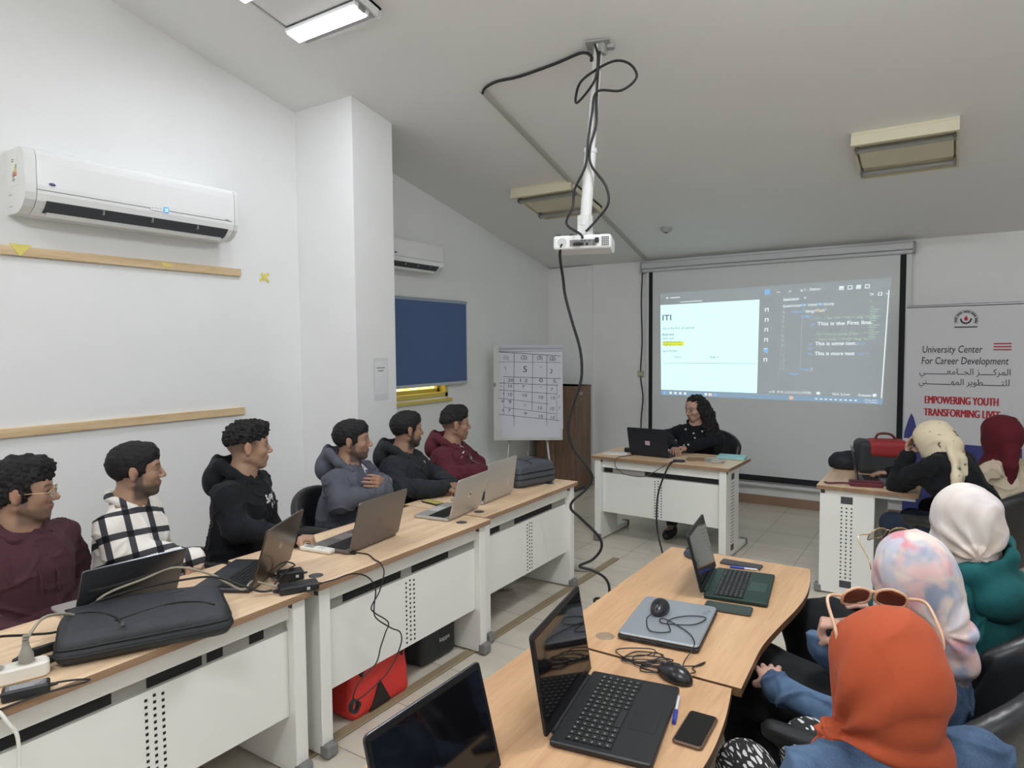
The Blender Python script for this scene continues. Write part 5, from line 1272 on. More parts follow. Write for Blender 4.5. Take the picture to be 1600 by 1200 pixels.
# ================================================================== presenter's desk clutter
PX = lambda p: p
mb = MB(); mb.prism(rrect(0.23, 0.16, 0.006, 3), 0.0, 0.022, bev=0.003); o = mb.build('notebook', mat('notebook_cyan', srgb(150, 204, 206), rough=0.5)); o.location = (-1.535, 5.69, TOP); o.rotation_euler = (0, 0, 0.08); tag(o, "pale cyan notebook on right end of the presenter's desk", 'notebook')
mb = MB(); mb.use(mat('kraft_paper', srgb(150, 120, 92), rough=0.7)); mb.box((0, 0, 0.0015), (0.26, 0.17, 0.003)); mb.box((-0.03, -0.02, 0.004), (0.2, 0.12, 0.002), R=Euler((0, 0, 0.3)).to_matrix()); o = mb.build('kraft_folder'); o.location = (-1.72, 5.50, TOP); o.rotation_euler = (0, 0, 0.25); tag(o, "brown paper folder beside the presenter's right hand side", 'folder')
mb = MB(); mb.use(mat('paper_white', None)); mb.box((0, 0, 0.002), (0.20, 0.13, 0.004)); mb.box((0.015, 0.01, 0.006), (0.14, 0.10, 0.004), R=Euler((0, 0, 0.25)).to_matrix()); o = mb.build('paper_stack'); o.location = (-2.47, 5.42, TOP); o.rotation_euler = (0, 0, 0.15); tag(o, "small stack of white papers at left end of presenter's desk", 'papers')
t = thing('plug_adapter', "black plug adapter beside the white papers on presenter's desk", 'adapter', (-2.42, 5.56, TOP), 0.2)
mb = MB(); mb.box((0, 0, 0.02), (0.06, 0.04, 0.038), bev=0.008); mb.build('adapter_body', M_BLACK, t); mb = MB(); mb.cyl((0.03, 0, 0.02), (0.07, 0, 0.02), 0.010, 0.006, n=10); mb.build('strain_relief', M_BLACK, t)
pts = []
for i in range(44):
    a = i * 0.62; pts.append((-1.60 + 0.07 * math.cos(a) + 0.012 * math.sin(i), 5.42 + 0.045 * math.sin(a), TOP + 0.004 + 0.0006 * i + 0.003 * math.sin(i * 1.7)))
cable('cable_coil', "coil of pale cable near front right of the presenter's desk", pts, 0.003, mat('cable_pale', srgb(184, 190, 186), rough=0.4), 'cable')
df = 5.182
cable('laptop_cable', "thin brown cord sagging across front of the presenter's desk", [(-2.30, 5.42, TOP + 0.004), (-2.36, 5.26, TOP + 0.004), (-2.37, 5.195, TOP - 0.01), (-2.37, df, 0.68), (-2.30, df, 0.625), (-2.22, df, 0.612), (-2.12, df, 0.615), (-2.03, df, 0.66), (-1.95, 5.19, 0.715), (-1.90, 5.22, TOP + 0.004), (-1.84, 5.30, TOP + 0.004)], 0.0035, mat('cord_brown', srgb(84, 68, 58), rough=0.5))
t = thing('video_adapter', "small black adapter puck at front edge of presenter's desk", 'adapter', (-1.86, 5.30, TOP), 0.3)
mb = MB(); mb.box((0, 0, 0.009), (0.085, 0.05, 0.016), bev=0.004); mb.build('adapter_body', M_BLACK, t); mb = MB(); mb.box((0.048, 0, 0.009), (0.014, 0.02, 0.010), bev=0.002); mb.build('plug', M_DARKGREY, t)
cable('video_cable', "black video cable dropping over presenter's desk to the floor", [(-1.87, 5.275, TOP + 0.010), (-1.88, 5.22, TOP + 0.012), (-1.895, 5.165, TOP - 0.02), (-1.935, 5.14, 0.62), (-1.965, 5.12, 0.50), (-1.97, 5.10, 0.36), (-1.955, 5.08, 0.22), (-1.90, 5.03, 0.08), (-1.84, 4.96, 0.012), (-1.74, 4.86, 0.009), (-1.66, 4.70, 0.009)], 0.007)

# ================================================================== things on the far right desk
t = soft_bag('backpack', 'red and black backpack standing on the far right desk', 'backpack', (-0.42, 5.62, TOP), 0.3, (0.36, 0.20, 0.24), mat('black_nylon', None), seed=7)
V = Vox((-0.16, -0.14, 0.10), (0.2, 0.14, 0.28), 0.007); V.box((0.02, -0.015, 0.185), (0.27, 0.19, 0.13), 0.04, k=0); part('red_panel', mesh_np('red_panel', *V.net(1), mat('red_panel', srgb(150, 38, 40), rough=0.6)), t)
mb = MB(); mb.tube([(-0.05, 0, 0.235), (-0.03, 0, 0.285), (0.05, 0, 0.285), (0.09, 0, 0.24)], 0.009, n=8); mb.build('carry_handle', mat('handle_maroon', srgb(90, 32, 36), rough=0.6), t)
def heap(name, label, cat, loc, S, m, seed):
    V = Vox((-S[0], -S[1], -0.01), (S[0], S[1], S[2] + 0.05), 0.008)
    V.ell((0, 0, S[2] * 0.35), (S[0] * 0.85, S[1] * 0.8, S[2] * 0.6), k=0); V.ell((S[0] * 0.25, 0.01, S[2] * 0.55), (S[0] * 0.5, S[1] * 0.55, S[2] * 0.45), k=0.02); V.cut((0, 0, 0.002), (0, 0, 1))
    v, f = V.net(1); n = normals(v, f); v = v + n * (0.010 * wnoise(v, 30, seed))[:, None]; v[:, 2] = np.maximum(v[:, 2], 0.0008)
    o = part(name, mesh_np(name, v, f, m)); o.location = loc; return tag(o, label, cat)
heap('folded_jacket', 'black folded jacket heaped at left of the red backpack', 'jacket', (-0.665, 5.66, TOP), (0.15, 0.13, 0.14), mat('jacket_black', srgb(30, 31, 38), rough=0.8), 2)
t = thing('wallet', 'burgundy wallet lying open near front of the far right desk', 'wallet', (-0.47, 5.03, TOP), 0.2)
M_BURG = mat('burgundy_leather', srgb(96, 34, 48), rough=0.45)
mb = MB(); mb.prism(rrect(0.20, 0.11, 0.012, 4), 0.0, 0.028, bev=0.006); mb.build('cover', M_BURG, t)
mb = MB(); mb.prism(rrect(0.205, 0.06, 0.01, 4), 0.0285, 0.034, bev=0.002); mb.build('flap', M_BURG, t)
mb = MB(); mb.tube([(-0.10, 0.0, 0.012), (-0.16, 0.01, 0.008), (-0.22, -0.02, 0.008), (-0.25, 0.01, 0.008)], 0.006, n=8); mb.build('wrist_strap', M_BURG, t)
mb = MB(); mb.prism(rrect(0.13, 0.06, 0.02, 4), 0.0, 0.016, bev=0.005); o = mb.build('eyeglass_pouch', mat('pouch_brown', srgb(96, 62, 54), rough=0.5)); o.location = (-0.28, 4.97, TOP); o.rotation_euler = (0, 0, -0.2); tag(o, 'small brown pouch at near right corner of far right desk', 'pouch')
# ================================================================== people
def rotz(a): return np.array([[math.cos(a), -math.sin(a), 0], [math.sin(a), math.cos(a), 0], [0, 0, 1]])
def roty(a): return np.array([[math.cos(a), 0, math.sin(a)], [0, 1, 0], [-math.sin(a), 0, math.cos(a)]])
def rotx(a): return np.array([[1, 0, 0], [0, math.cos(a), -math.sin(a)], [0, math.sin(a), math.cos(a)]])
def nrm(v): v = np.asarray(v, dtype=float); return v / (np.linalg.norm(v) + 1e-12)
def rot_about(v, k, a): v = np.asarray(v, float); k = nrm(k); return v * math.cos(a) + np.cross(k, v) * math.sin(a) + k * (k @ v) * (1 - math.cos(a))

def add_head(V, Mh, oh, female=False, beard=False):
    jw = 0.9 if female else 1.0; jz = 0.010 if female else 0.0
    V.frame(Mh, oh)
    V.ell((-0.012, 0, 0.035), (0.097, 0.077, 0.083), k=0.0)
    V.ell((0.030, 0, -0.030 + jz * 0.5), (0.056, 0.059, 0.076 - jz * 0.5), k=0.030)
    for s in (-1, 1):
        V.cone((-0.012, s * 0.052 * jw, -0.045), (0.058 - jz * 0.5, s * 0.014, -0.094 + jz), 0.021, 0.018, k=0.022)
        V.ell((0.056, s * 0.038, -0.022), (0.026, 0.022, 0.020), k=0.022)
        V.cone((0.079, s * 0.014, 0.021), (0.066, s * 0.046, 0.022), 0.011, 0.010, k=0.012)
    V.ell((0.066 - jz * 0.5, 0, -0.096 + jz), (0.022, 0.018, 0.016), k=0.014)
    V.ell((0.052, 0, 0.045), (0.034, 0.050, 0.036), k=0.03)
    V.ell((0.074, 0, -0.062), (0.020, 0.026, 0.022), k=0.016)
    for s in (-1, 1): V.ell((0.094, s * 0.033, 0.000), (0.017, 0.017, 0.012), k=0.010, op='s')
    for s in (-1, 1): V.ell((0.073, s * 0.032, 0.000), (0.0125, 0.0135, 0.0125), k=0.003)
    V.cone((0.087, 0, 0.016), (0.109, 0, -0.026), 0.0085, 0.0105, k=0.010)
    V.ell((0.108, 0, -0.029), (0.011, 0.010, 0.009), k=0.007)
    for s in (-1, 1): V.ell((0.095, s * 0.012, -0.032), (0.012, 0.008, 0.008), k=0.006)
    V.cone((0.089, -0.015, -0.056), (0.089, 0.015, -0.056), 0.0058, k=0.007); V.ell((0.0925, 0, -0.056), (0.007, 0.012, 0.006), k=0.006)
    V.cone((0.087, -0.013, -0.067), (0.087, 0.013, -0.067), 0.0065, k=0.006)
    V.cone((0.098, -0.020, -0.0612), (0.098, 0.020, -0.0612), 0.0022, k=0.003, op='s')
    for s in (-1, 1):
        R = rotz(-s * 0.35) @ roty(-0.20)
        V.ell((-0.012, s * 0.080, 0.0), (0.020, 0.009, 0.032), k=0.006, R=R)
        V.ell((-0.014, s * 0.078, -0.024), (0.011, 0.008, 0.012), k=0.008)
        V.ell((-0.008, s * 0.091, 0.002), (0.009, 0.006, 0.016), k=0.005, op='s', R=R)
    V.frame()

def face_color(P, skin, hair, spec):
    """colour of the skin by place on the head (head space P)"""
    x, y, z = P[:, 0], P[:, 1], P[:, 2]
    C = np.tile(np.array(skin, dtype=float), (len(P), 1))
    C *= (1 + 0.05 * wnoise(P, 60, 3))[:, None]
    front = np.clip((x - 0.02) / 0.03, 0, 1)
    def blend(mask, col): 
        m = np.clip(mask, 0, 1)[:, None]; C[:] = C * (1 - m) + np.array(col) * m
    red = np.array(skin) * np.array([1.05, 0.80, 0.78])
    blend(0.5 * np.exp(-((np.abs(y) - 0.042) ** 2 / 0.0003 + (z + 0.025) ** 2 / 0.0004)) * front, red)
    blend(0.6 * np.exp(-((np.abs(y) - 0.08) ** 2 / 0.0002 + z ** 2 / 0.0012)) * (np.abs(x + 0.01) < 0.03), red)
    # stubble and beard
    b = spec.get('stubble', 0)
    if b:
        jaw = np.clip((-z - 0.034) / 0.02, 0, 1) * np.clip((x + 0.025) / 0.02, 0, 1) * np.clip((z + 0.135) / 0.02, 0, 1)
        side = np.clip((0.022 - np.abs(x - 0.008)) / 0.012, 0, 1) * np.clip((np.abs(y) - 0.05) / 0.01, 0, 1) * np.clip((0.01 - z) / 0.02, 0, 1) * (z > -0.10)
        mous = np.exp(-((z + 0.047) ** 2 / 0.00005)) * (np.abs(y) < 0.028) * front
        cheek = np.clip((np.abs(y) - 0.012) / 0.01, 0, 1)
        chin = np.clip((-z - 0.072) / 0.01, 0, 1)
        blend(b * np.clip(jaw * np.maximum(cheek * np.clip((-z - 0.05) / 0.02, 0, 1), chin) + side + 0.9 * mous, 0, 1), np.array(hair) * 1.6 + 0.012)
    lip = ((np.abs(z + 0.0612) / 0.0115) ** 2 + (y / 0.025) ** 2 < 1) & (x > 0.074)
    blend(lip * 0.75, np.array(skin) * np.array([0.92, 0.55, 0.55]) if not spec.get('lips') else np.array(spec['lips']))
    blend(((np.abs(z + 0.0612) < 0.0017) & (np.abs(y) < 0.024) & (x > 0.07)) * 0.7, (0.05, 0.02, 0.02))
    brow = np.exp(-((z - (0.0235 + 0.005 * np.sin((np.abs(y) - 0.014) / 0.034 * 2.2)) + 0.10 * np.clip(np.abs(y) - 0.045, 0, 1)) ** 2 / 0.000016)) * ((np.abs(y) > 0.012) & (np.abs(y) < 0.054) & (x > 0.04))
    blend(brow * 0.92, np.array(hair) * 1.1)
    ey = np.abs(y) - 0.032
    eye = ((ey / 0.0130) ** 2 + ((z - 0.000) / 0.0052) ** 2 < 1) & (x > 0.062)
    blend(eye * 0.95, (0.36, 0.32, 0.29))
    gz = spec.get('gaze', 0.0)
    iris = ((y - np.sign(y) * 0.032 - gz) ** 2 + z ** 2 < 0.0068 ** 2) & eye
    blend(iris * 1.0, (0.012, 0.008, 0.006))
    lash = (((ey / 0.0165) ** 2 + ((z - 0.0005) / 0.0085) ** 2 < 1) & ~eye & (z > 0.0005) & (x > 0.055))
    blend(lash * 0.85, (0.015, 0.012, 0.010))
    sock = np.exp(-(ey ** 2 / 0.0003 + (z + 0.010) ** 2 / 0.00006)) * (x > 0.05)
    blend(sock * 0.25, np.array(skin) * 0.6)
    # short faded hair at sides and nape
    fd = spec.get('fade', 0)
    if fd:
        line = 0.03 + 0.0 * x
        m = np.clip((z - (0.005 + 0.25 * np.clip(-x - 0.03, -0.05, 0.1) * -1.0)) / 0.05, 0, 1)
        m = np.where(x < -0.02, np.clip((z + 0.055) / 0.075, 0, 1), np.clip((z + 0.022) / 0.045, 0, 1))
        m = m * np.clip((0.045 - x) / 0.02, 0, 1)
        earm = (np.abs(y) > 0.0775) & (np.abs(x + 0.012) < 0.028) & (np.abs(z) < 0.036)
        m = np.where(earm, 0, m)
        blend(fd * m, np.array(hair) * 1.25)
    return C

def add_hand(V, W, d, n, side, curl=(0.5, 0.6, 0.5), spread=0.06, thumb=0.5, sc=1.0):
    """W wrist, d towards the fingers, n out of the palm, side +1 left hand / -1 right hand"""
    d = nrm(d); n = nrm(np.asarray(n, float) - d * (np.asarray(n, float) @ d)); t = side * -np.cross(n, d)
    W = np.asarray(W, float)
    for i in range(4):
        K = W + sc * (d * (0.088 - 0.006 * abs(i - 1)) + t * (0.029 - 0.0195 * i))
        B = W + sc * (d * 0.012 + t * (0.014 - 0.010 * i))
        V.cone(B, K, 0.0145 * sc, 0.0105 * sc, k=0.010)
        L = np.array([0.044, 0.027, 0.021]) * (0.95, 1.06, 1.0, 0.80)[i] * sc
        dd = nrm(d + t * (0.5 - i * 0.34) * spread * 3); a = 0; p = K
        for j in range(3):
            a += curl[j] * (1 + 0.06 * i)
            q_ = p + L[j] * (dd * math.cos(a) + n * math.sin(a))
            V.cone(p, q_, (0.0098 - 0.0010 * j) * sc, (0.0090 - 0.0011 * j) * sc, k=0.003)
            p = q_
    T0 = W + sc * (d * 0.022 + t * 0.022 + n * 0.004); T1 = T0 + sc * 0.040 * nrm(t * 0.75 + d * 0.75 + n * (0.2 + thumb * 0.5))
    T2 = T1 + sc * 0.032 * nrm(d * 0.9 + t * (0.35 - thumb * 0.6) + n * (0.2 + thumb * 0.5)); T3 = T2 + sc * 0.026 * nrm(d * 0.9 + t * (0.1 - thumb * 0.8) + n * (0.15 + thumb * 0.5))
    V.chain([W + sc * d * 0.012, T0, T1], [0.016 * sc, 0.015 * sc, 0.0125 * sc], k=0.012); V.chain([T1, T2, T3], [0.0118 * sc, 0.0105 * sc, 0.0085 * sc], k=0.004)

def make_person(label, head, torso_az, head_az, pitch=0.0, roll=0.0, arms=(), outfit=None, hair=None, skin=(0.42, 0.25, 0.16), spec=None, neck=0.215,
                h=0.005, female=False, legs=True, back=0.07, lean=0.0, side=0.0, pants=None, shoes=None, scarf=None, sh=1.0, group=None, legspec=None, skirt=0.0):
    """head = world point between the ears at eye height; torso_az, head_az in degrees from world +x"""
    spec = spec or {}
    ta = math.radians(torso_az); R = rotz(ta)
    # pelvis sits behind the head along the torso direction
    off = R @ np.array([back, side, 0.0])
    base = Vector((head[0] - off[0], head[1] - off[1], 0.0))
    t = thing('person', label, 'person', base, ta, group)
    arms = [dict(a) for a in arms]
    for a in arms:
        if a.get('world'):
            for k_ in ('elbow', 'wrist'): a[k_] = R.T @ (np.array(a[k_], float) - np.array(base))
            for k_ in ('dir', 'palm'): a[k_] = R.T @ np.array(a[k_], float)
    hz = head[2]; H0 = np.array([back, side, hz])
    Mh = rotz(math.radians(head_az - torso_az)) @ roty(pitch) @ rotx(roll)
    K = dict(h=H0, Mh=Mh)
    sz = hz - neck                      # shoulder joints
    cx = back * 0.62; cy = side * 0.62
    SW = (0.170 if not female else 0.150) * sh
    pel = np.array([0.0, 0, 0.55]); chest = np.array([cx * 0.75, cy * 0.7, sz - 0.085]); nb = np.array([cx - 0.012, cy, sz + 0.072])
    Sh = {s: np.array([cx - 0.01, cy + s * SW, sz]) for s in (-1, 1)}
    # ---------------- skin: head, neck, trunk, limbs in one surface
    pts = [H0, pel]
    for a in arms: pts += [np.array(a['elbow']), np.array(a['wrist']) + nrm(a['dir']) * 0.21]
    knees = legspec or [(0.43, 0.10, 0.53, 0.36, 0.12), (0.43, -0.10, 0.53, 0.36, -0.12)]
    lo = np.min(pts, 0) - 0.17; hi = np.max(pts, 0) + 0.17
    lo[0] = min(lo[0], -0.16); lo[1] = min(lo[1], -0.30); hi[1] = max(hi[1], 0.30); hi[0] = max(hi[0], 0.72 if legs else 0.2); lo[2] = 0.03 if legs else 0.42
    V = Vox(lo, hi, h)
    add_head(V, Mh, H0, female)
    Wn = lambda p: Mh @ np.array(p) + H0
    V.chain([Wn((-0.022, 0, -0.035)), Wn((-0.012, 0, -0.075)) * 0.55 + nb * 0.45, nb], [0.050 if female else 0.055, 0.047 if female else 0.054, 0.062], k=0.02)
    V.chain([nb, chest, np.array([0.0, 0, 0.70]), pel], [0.06, 0.085, 0.08, 0.09], k=0.05)
    for s in (-1, 1):
        V.cone(nb + np.array([0, s * 0.03, -0.03]), Sh[s], 0.042, 0.044, k=0.04)
        V.ell(chest + np.array([0.015, s * 0.06, 0.0]), (0.085, 0.085, 0.12), k=0.04)
        V.cone(pel, pel + np.array([0.02, s * 0.085, -0.02]), 0.09, 0.085, k=0.03)
    for a in arms:
        s = a['side']
        V.chain([Sh[s], np.array(a['elbow']), np.array(a['wrist'])], [0.042, 0.036, 0.024], k=0.02)
        add_hand(V, a['wrist'], a['dir'], a['palm'], s, a.get('curl', (0.4, 0.5, 0.4)), a.get('spread', 0.06), a.get('thumb', 0.5), a.get('sc', 0.92 if female else 1.0))
    if legs:
        for (kx, ky, kz, axx, ayy) in knees:
            s = 1 if ky > 0 else -1
            V.chain([(0.02, s * 0.085, 0.53), (kx, ky, kz), (axx, ayy, 0.085)], [0.068, 0.048, 0.034], k=0.02)
            V.cone((axx, ayy, 0.075), (axx + 0.13, ayy, 0.06), 0.032, 0.026, k=0.02)
    v, f = V.net(2)
    me = mesh_np('body', v, f, mat('skin', None, rough=0.55, attr='Col', spec=0.4))
    P = (v - H0) @ Mh
    dist = np.linalg.norm(P, axis=1)
    C = face_color(P, skin, spec.get('hair', (0.010, 0.009, 0.010)), spec)
    far = np.clip((dist - 0.14) / 0.02, 0, 1)[:, None]
    body = np.tile(np.array(skin) * np.array([1.0, 0.95, 0.93]), (len(v), 1)) * (1 + 0.06 * wnoise(v, 50, 5))[:, None]
    color_attr(me, C * (1 - far) + body * far)
    part('body', me, t)
    # ---------------- clothes
    o = outfit
    if o:
        loose = o.get('loose', 0.02); gh = max(0.006, h)
        pts2 = [H0, pel] + [np.array(a['elbow']) for a in arms] + [np.array(a['wrist']) for a in arms]
        lo = np.min(pts2, 0) - 0.15; hi = np.max(pts2, 0) + 0.12; lo[1] = min(lo[1], -0.34); hi[1] = max(hi[1], 0.34); lo[0] = min(lo[0], -0.24); hi[0] = max(hi[0], 0.26); lo[2] = 0.40; hi[2] = hz + (0.13 if any(a['wrist'][2] > hz - 0.15 for a in arms) else 0.02)
        V = Vox(lo, hi, gh)
        V.chain([nb + np.array([0.0, 0, -0.03]), chest, np.array([0.015, 0, 0.70]), pel + np.array([0, 0, -0.02])], [0.075, 0.105 + loose, 0.115 + loose, 0.125 + loose], k=0.06)
        for s in (-1, 1):
            V.cone(nb + np.array([0, s * 0.03, -0.040]), Sh[s] + np.array([0, 0, 0.0]), 0.046, 0.048 + loose * 0.4, k=0.04)
            V.ell(chest + np.array([0.02, s * 0.070, 0.0]), (0.090 + loose * 0.8, 0.088 + loose * 0.8, 0.14), k=0.05)
            V.cone((0.02, s * 0.06, 0.72), (0.0, s * 0.085, 0.56), 0.10 + loose, 0.115 + loose, k=0.05)
            if female: V.ell(chest + np.array([0.075, s * 0.065, -0.03]), (0.06, 0.06, 0.06), k=0.04)
        for a in arms:
            s = a['side']; E_, W_ = np.array(a['elbow']), np.array(a['wrist'])
            cu = W_ - nrm(W_ - E_) * (a.get('cuff', 0.01))
            V.chain([Sh[s], E_, cu], [0.052 + loose * 0.5, 0.047 + loose * 0.65, 0.036 + loose * 0.45], k=0.03)
            V.cone(cu - nrm(W_ - E_) * 0.03, cu, 0.037 + loose * 0.25, 0.035 + loose * 0.2, k=0.008)
        # neck opening
        V.cone(nb + np.array([0.004, 0, 0.0]), nb + np.array([0.0, 0, 0.10]), 0.061, 0.075, k=0.01, op='s')
        for (p_, r_) in o.get('carve', ()): V.ell(p_, r_, k=0.02, op='s')
        v, f = V.net(1); n = normals(v, f)
        sd_ = abs(hash(label)) % 97 if False else len(label)
        wr = wnoise(v * np.array([1, 1, 0.8]), 19, 11 + sd_, 2)
        r1 = 1 - np.abs(wnoise(v * np.array([1.0, 1.0, 0.55]) + 0.06 * np.stack([wr, -wr, wr], 1), 30, 23 + sd_, 1)) * 2.2
        r2 = 1 - np.abs(wnoise(v @ rotx(0.7).T * np.array([0.5, 1.0, 1.0]) + 0.05 * np.stack([-wr, wr, wr], 1), 34, 41 + sd_, 1)) * 2.2
        v = v + n * (o.get('wr', 0.006) * wr + o.get('fold', 0.006) * (np.clip(r1, 0, 1) ** 2 + np.clip(r2, 0, 1) ** 2 - 0.5))[:, None]
        g = part(o['name'], mesh_np(o['name'], v, f, o['m']), t)
        K['garment'] = g; K['gv'], K['gf'] = v, f
        if o.get('hood'):
            V = Vox(nb + np.array([-0.28, -0.24, -0.20]), nb + np.array([0.22, 0.24, 0.16]), gh)
            up = o.get('hood_up', 0.0)
            ring = [nb + np.array(p_) for p_ in ((0.085, 0.0, -0.055), (0.065, 0.065, -0.025), (0.0, 0.095, 0.018), (-0.07, 0.085, 0.045 + up), (-0.118, 0.0, 0.058 + up), (-0.07, -0.085, 0.045 + up), (0.0, -0.095, 0.018), (0.065, -0.065, -0.025), (0.085, 0.0, -0.055))]
            rs = [0.014, 0.020, 0.026, 0.030, 0.030, 0.030, 0.026, 0.020, 0.014]
            V.chain(ring, rs, k=0.02)
            V.ell(nb + np.array([-0.115, 0, -0.030 + up * 0.5]), (0.072, 0.125, 0.095), k=0.04)
            V.ell(nb + np.array([-0.055, 0, 0.055 + up]), (0.066, 0.072, 0.085), k=0.02, op='s')
            V.cone(nb + np.array([0.0, 0, -0.06]), nb + np.array([0.0, 0, 0.12]), 0.056, 0.070, k=0.015, op='s')
            v2, f2 = V.net(1); n2 = normals(v2, f2); v2 = v2 + n2 * (0.005 * wnoise(v2, 20, 8, 2))[:, None]
            part('hood', mesh_np('hood', v2, f2, o['m']), g)
            mb = MB()
            for s in (-1, 1): mb.tube([nb + np.array((0.082, s * 0.022, -0.055)), nb + np.array((0.115, s * 0.03, -0.10)), nb + np.array((0.128 + loose, s * 0.034, -0.17)), nb + np.array((0.130 + loose, s * 0.033, -0.24))], 0.0032, n=6)
            mb.build('drawstring', o.get('string', o['m']), g)
        if o.get('collar'):
            V = Vox(nb + np.array([-0.14, -0.15, -0.14]), nb + np.array([0.18, 0.15, 0.10]), 0.005)
            ring = [nb + np.array(p_) for p_ in ((0.085, 0.03, -0.05), (0.055, 0.062, -0.01), (0.0, 0.078, 0.022), (-0.055, 0.055, 0.038), (-0.078, 0, 0.042), (-0.055, -0.055, 0.038), (0.0, -0.078, 0.022), (0.055, -0.062, -0.01), (0.085, -0.03, -0.05))]
            V.chain(ring, [0.012, 0.015, 0.017, 0.017, 0.017, 0.017, 0.017, 0.015, 0.012], k=0.01)
            for s in (-1, 1): V.chain([nb + np.array((0.055, s * 0.062, -0.02)), nb + np.array((0.10, s * 0.06, -0.09))], [0.016, 0.008], k=0.01)
            part('collar', mesh_np('collar', *V.net(1), o['m']), g)
        if o.get('pocket'):
            V = Vox((0.0, -0.22, 0.55), (0.30, 0.22, 0.80), gh)
            V.ell((0.075 + loose, 0, 0.655), (0.085, 0.155, 0.085), k=0)
            v2, f2 = V.net(1); part('pouch_pocket', mesh_np('pouch_pocket', v2, f2, o['m']), g)
    if legs:
        pm = pants or mat('trousers_dark', srgb(38, 40, 46), rough=0.8)
        V = Vox((-0.20, -0.36, 0.05), (0.76, 0.36, 0.74), 0.009)
        V.cone((0, -0.07, 0.545), (0, 0.07, 0.545), 0.112, k=0.0)
        for (kx, ky, kz, axx, ayy) in knees:
            s = 1 if ky > 0 else -1
            V.chain([(0.02, s * 0.085, 0.545), (kx, ky, kz + 0.005), (axx, ayy, 0.13)], [0.092, 0.070, 0.052], k=0.03)
        if skirt:
            ka = np.mean([k_[:3] for k_ in knees], 0); an = np.mean([k_[3:5] for k_ in knees], 0)
            V.cone((0.03, 0, 0.54), ka, 0.125 * skirt, 0.085 * skirt, k=0.05); V.cone(ka, (an[0], an[1], 0.25), 0.085 * skirt, 0.10 * skirt, k=0.05)
        v, f = V.net(1); n = normals(v, f); v = v + n * (0.005 * wnoise(v, 22, 31, 2))[:, None]
        part('trousers', mesh_np('trousers', v, f, pm), t)
        for (kx, ky, kz, axx, ayy) in knees:
            V = Vox((axx - 0.12, ayy - 0.09, -0.01), (axx + 0.24, ayy + 0.09, 0.16), 0.007)
            V.ell((axx + 0.10, ayy, 0.035), (0.105, 0.046, 0.050), k=0); V.ell((axx, ayy, 0.05), (0.065, 0.044, 0.065), k=0.03); V.cut((0, 0, 0.004), (0, 0, 1))
            v2, f2 = V.net(1); v2[:, 2] = np.maximum(v2[:, 2], 0.001)
            part('shoe', mesh_np('shoe', v2, f2, shoes or mat('shoe_black', srgb(28, 28, 30), rough=0.5)), t)
    # ---------------- hair
    if hair:
        hm = hair.get('m') or mat('hair_black', srgb(22, 20, 22), rough=0.55, spec=0.35, bump=0.5, bscale=180)
        hh = 0.0045
        ext = hair.get('ext', 0.19)
        V = Vox(H0 - ext, H0 + ext, hh); V.frame(Mh, H0)
        tp, sd = hair.get('top', 0.018), hair.get('side', 0.006)
        V.ell((-0.014, 0, 0.038), (0.099 + sd, 0.077 + sd, 0.082 + tp), k=0)
        V.ell((0.040, 0, 0.078), (0.052, 0.060, 0.036 + tp * 0.5), k=0.03)
        if hair.get('quiff'): V.ell((0.05, 0, 0.095 + tp * 0.4), (0.045, 0.055, 0.026), k=0.03)
        if hair.get('crown'): V.ell((-0.02, 0, 0.085), (0.088, 0.070, 0.045 + tp), k=0.03)
        # hairline: forehead edge, temple corner, sideburn before the ear, nape
        fz = hair.get('front', 0.068); tx = hair.get('temple', 0.046)
        V.box((tx + 0.1, 0, fz - 0.004 - 0.1), (0.2, 0.3, 0.2), 0.022, k=0.010, op='s', R=roty(-0.16))
        V.box((0.012 + 0.1, 0, -0.010 - 0.1), (0.2, 0.3, 0.2), 0.018, k=0.008, op='s')
        V.cut((-0.085, 0, hair.get('nape', -0.058)), (-0.25, 0, 1), 0.008)
        for s in (-1, 1): V.ell((-0.010, s * 0.090, -0.014), (0.024, 0.024, 0.038), k=0.006, op='s'); V.box((-0.028, s * 0.09, -0.06), (0.06, 0.08, 0.08), 0.02, k=0.01, op='s')
        if hair.get('cutside'): V.frame(Mh, H0).cut((0, 0, hair['cutside']), (-0.15, 0, 1), 0.006)
        v, f = V.net(1); n = normals(v, f); Ph = (v - H0) @ Mh
        amp = hair.get('curl', 0.003)
        v = v + n * (amp * np.clip(wnoise(Ph, hair.get('cs', 110), 17, 2) + 0.2, -0.6, 1) + hair.get('fine', 0.0012) * wnoise(Ph, 330, 29, 1))[:, None]
        part('hair', mesh_np('hair', v, f, hm), t)
    return t, K

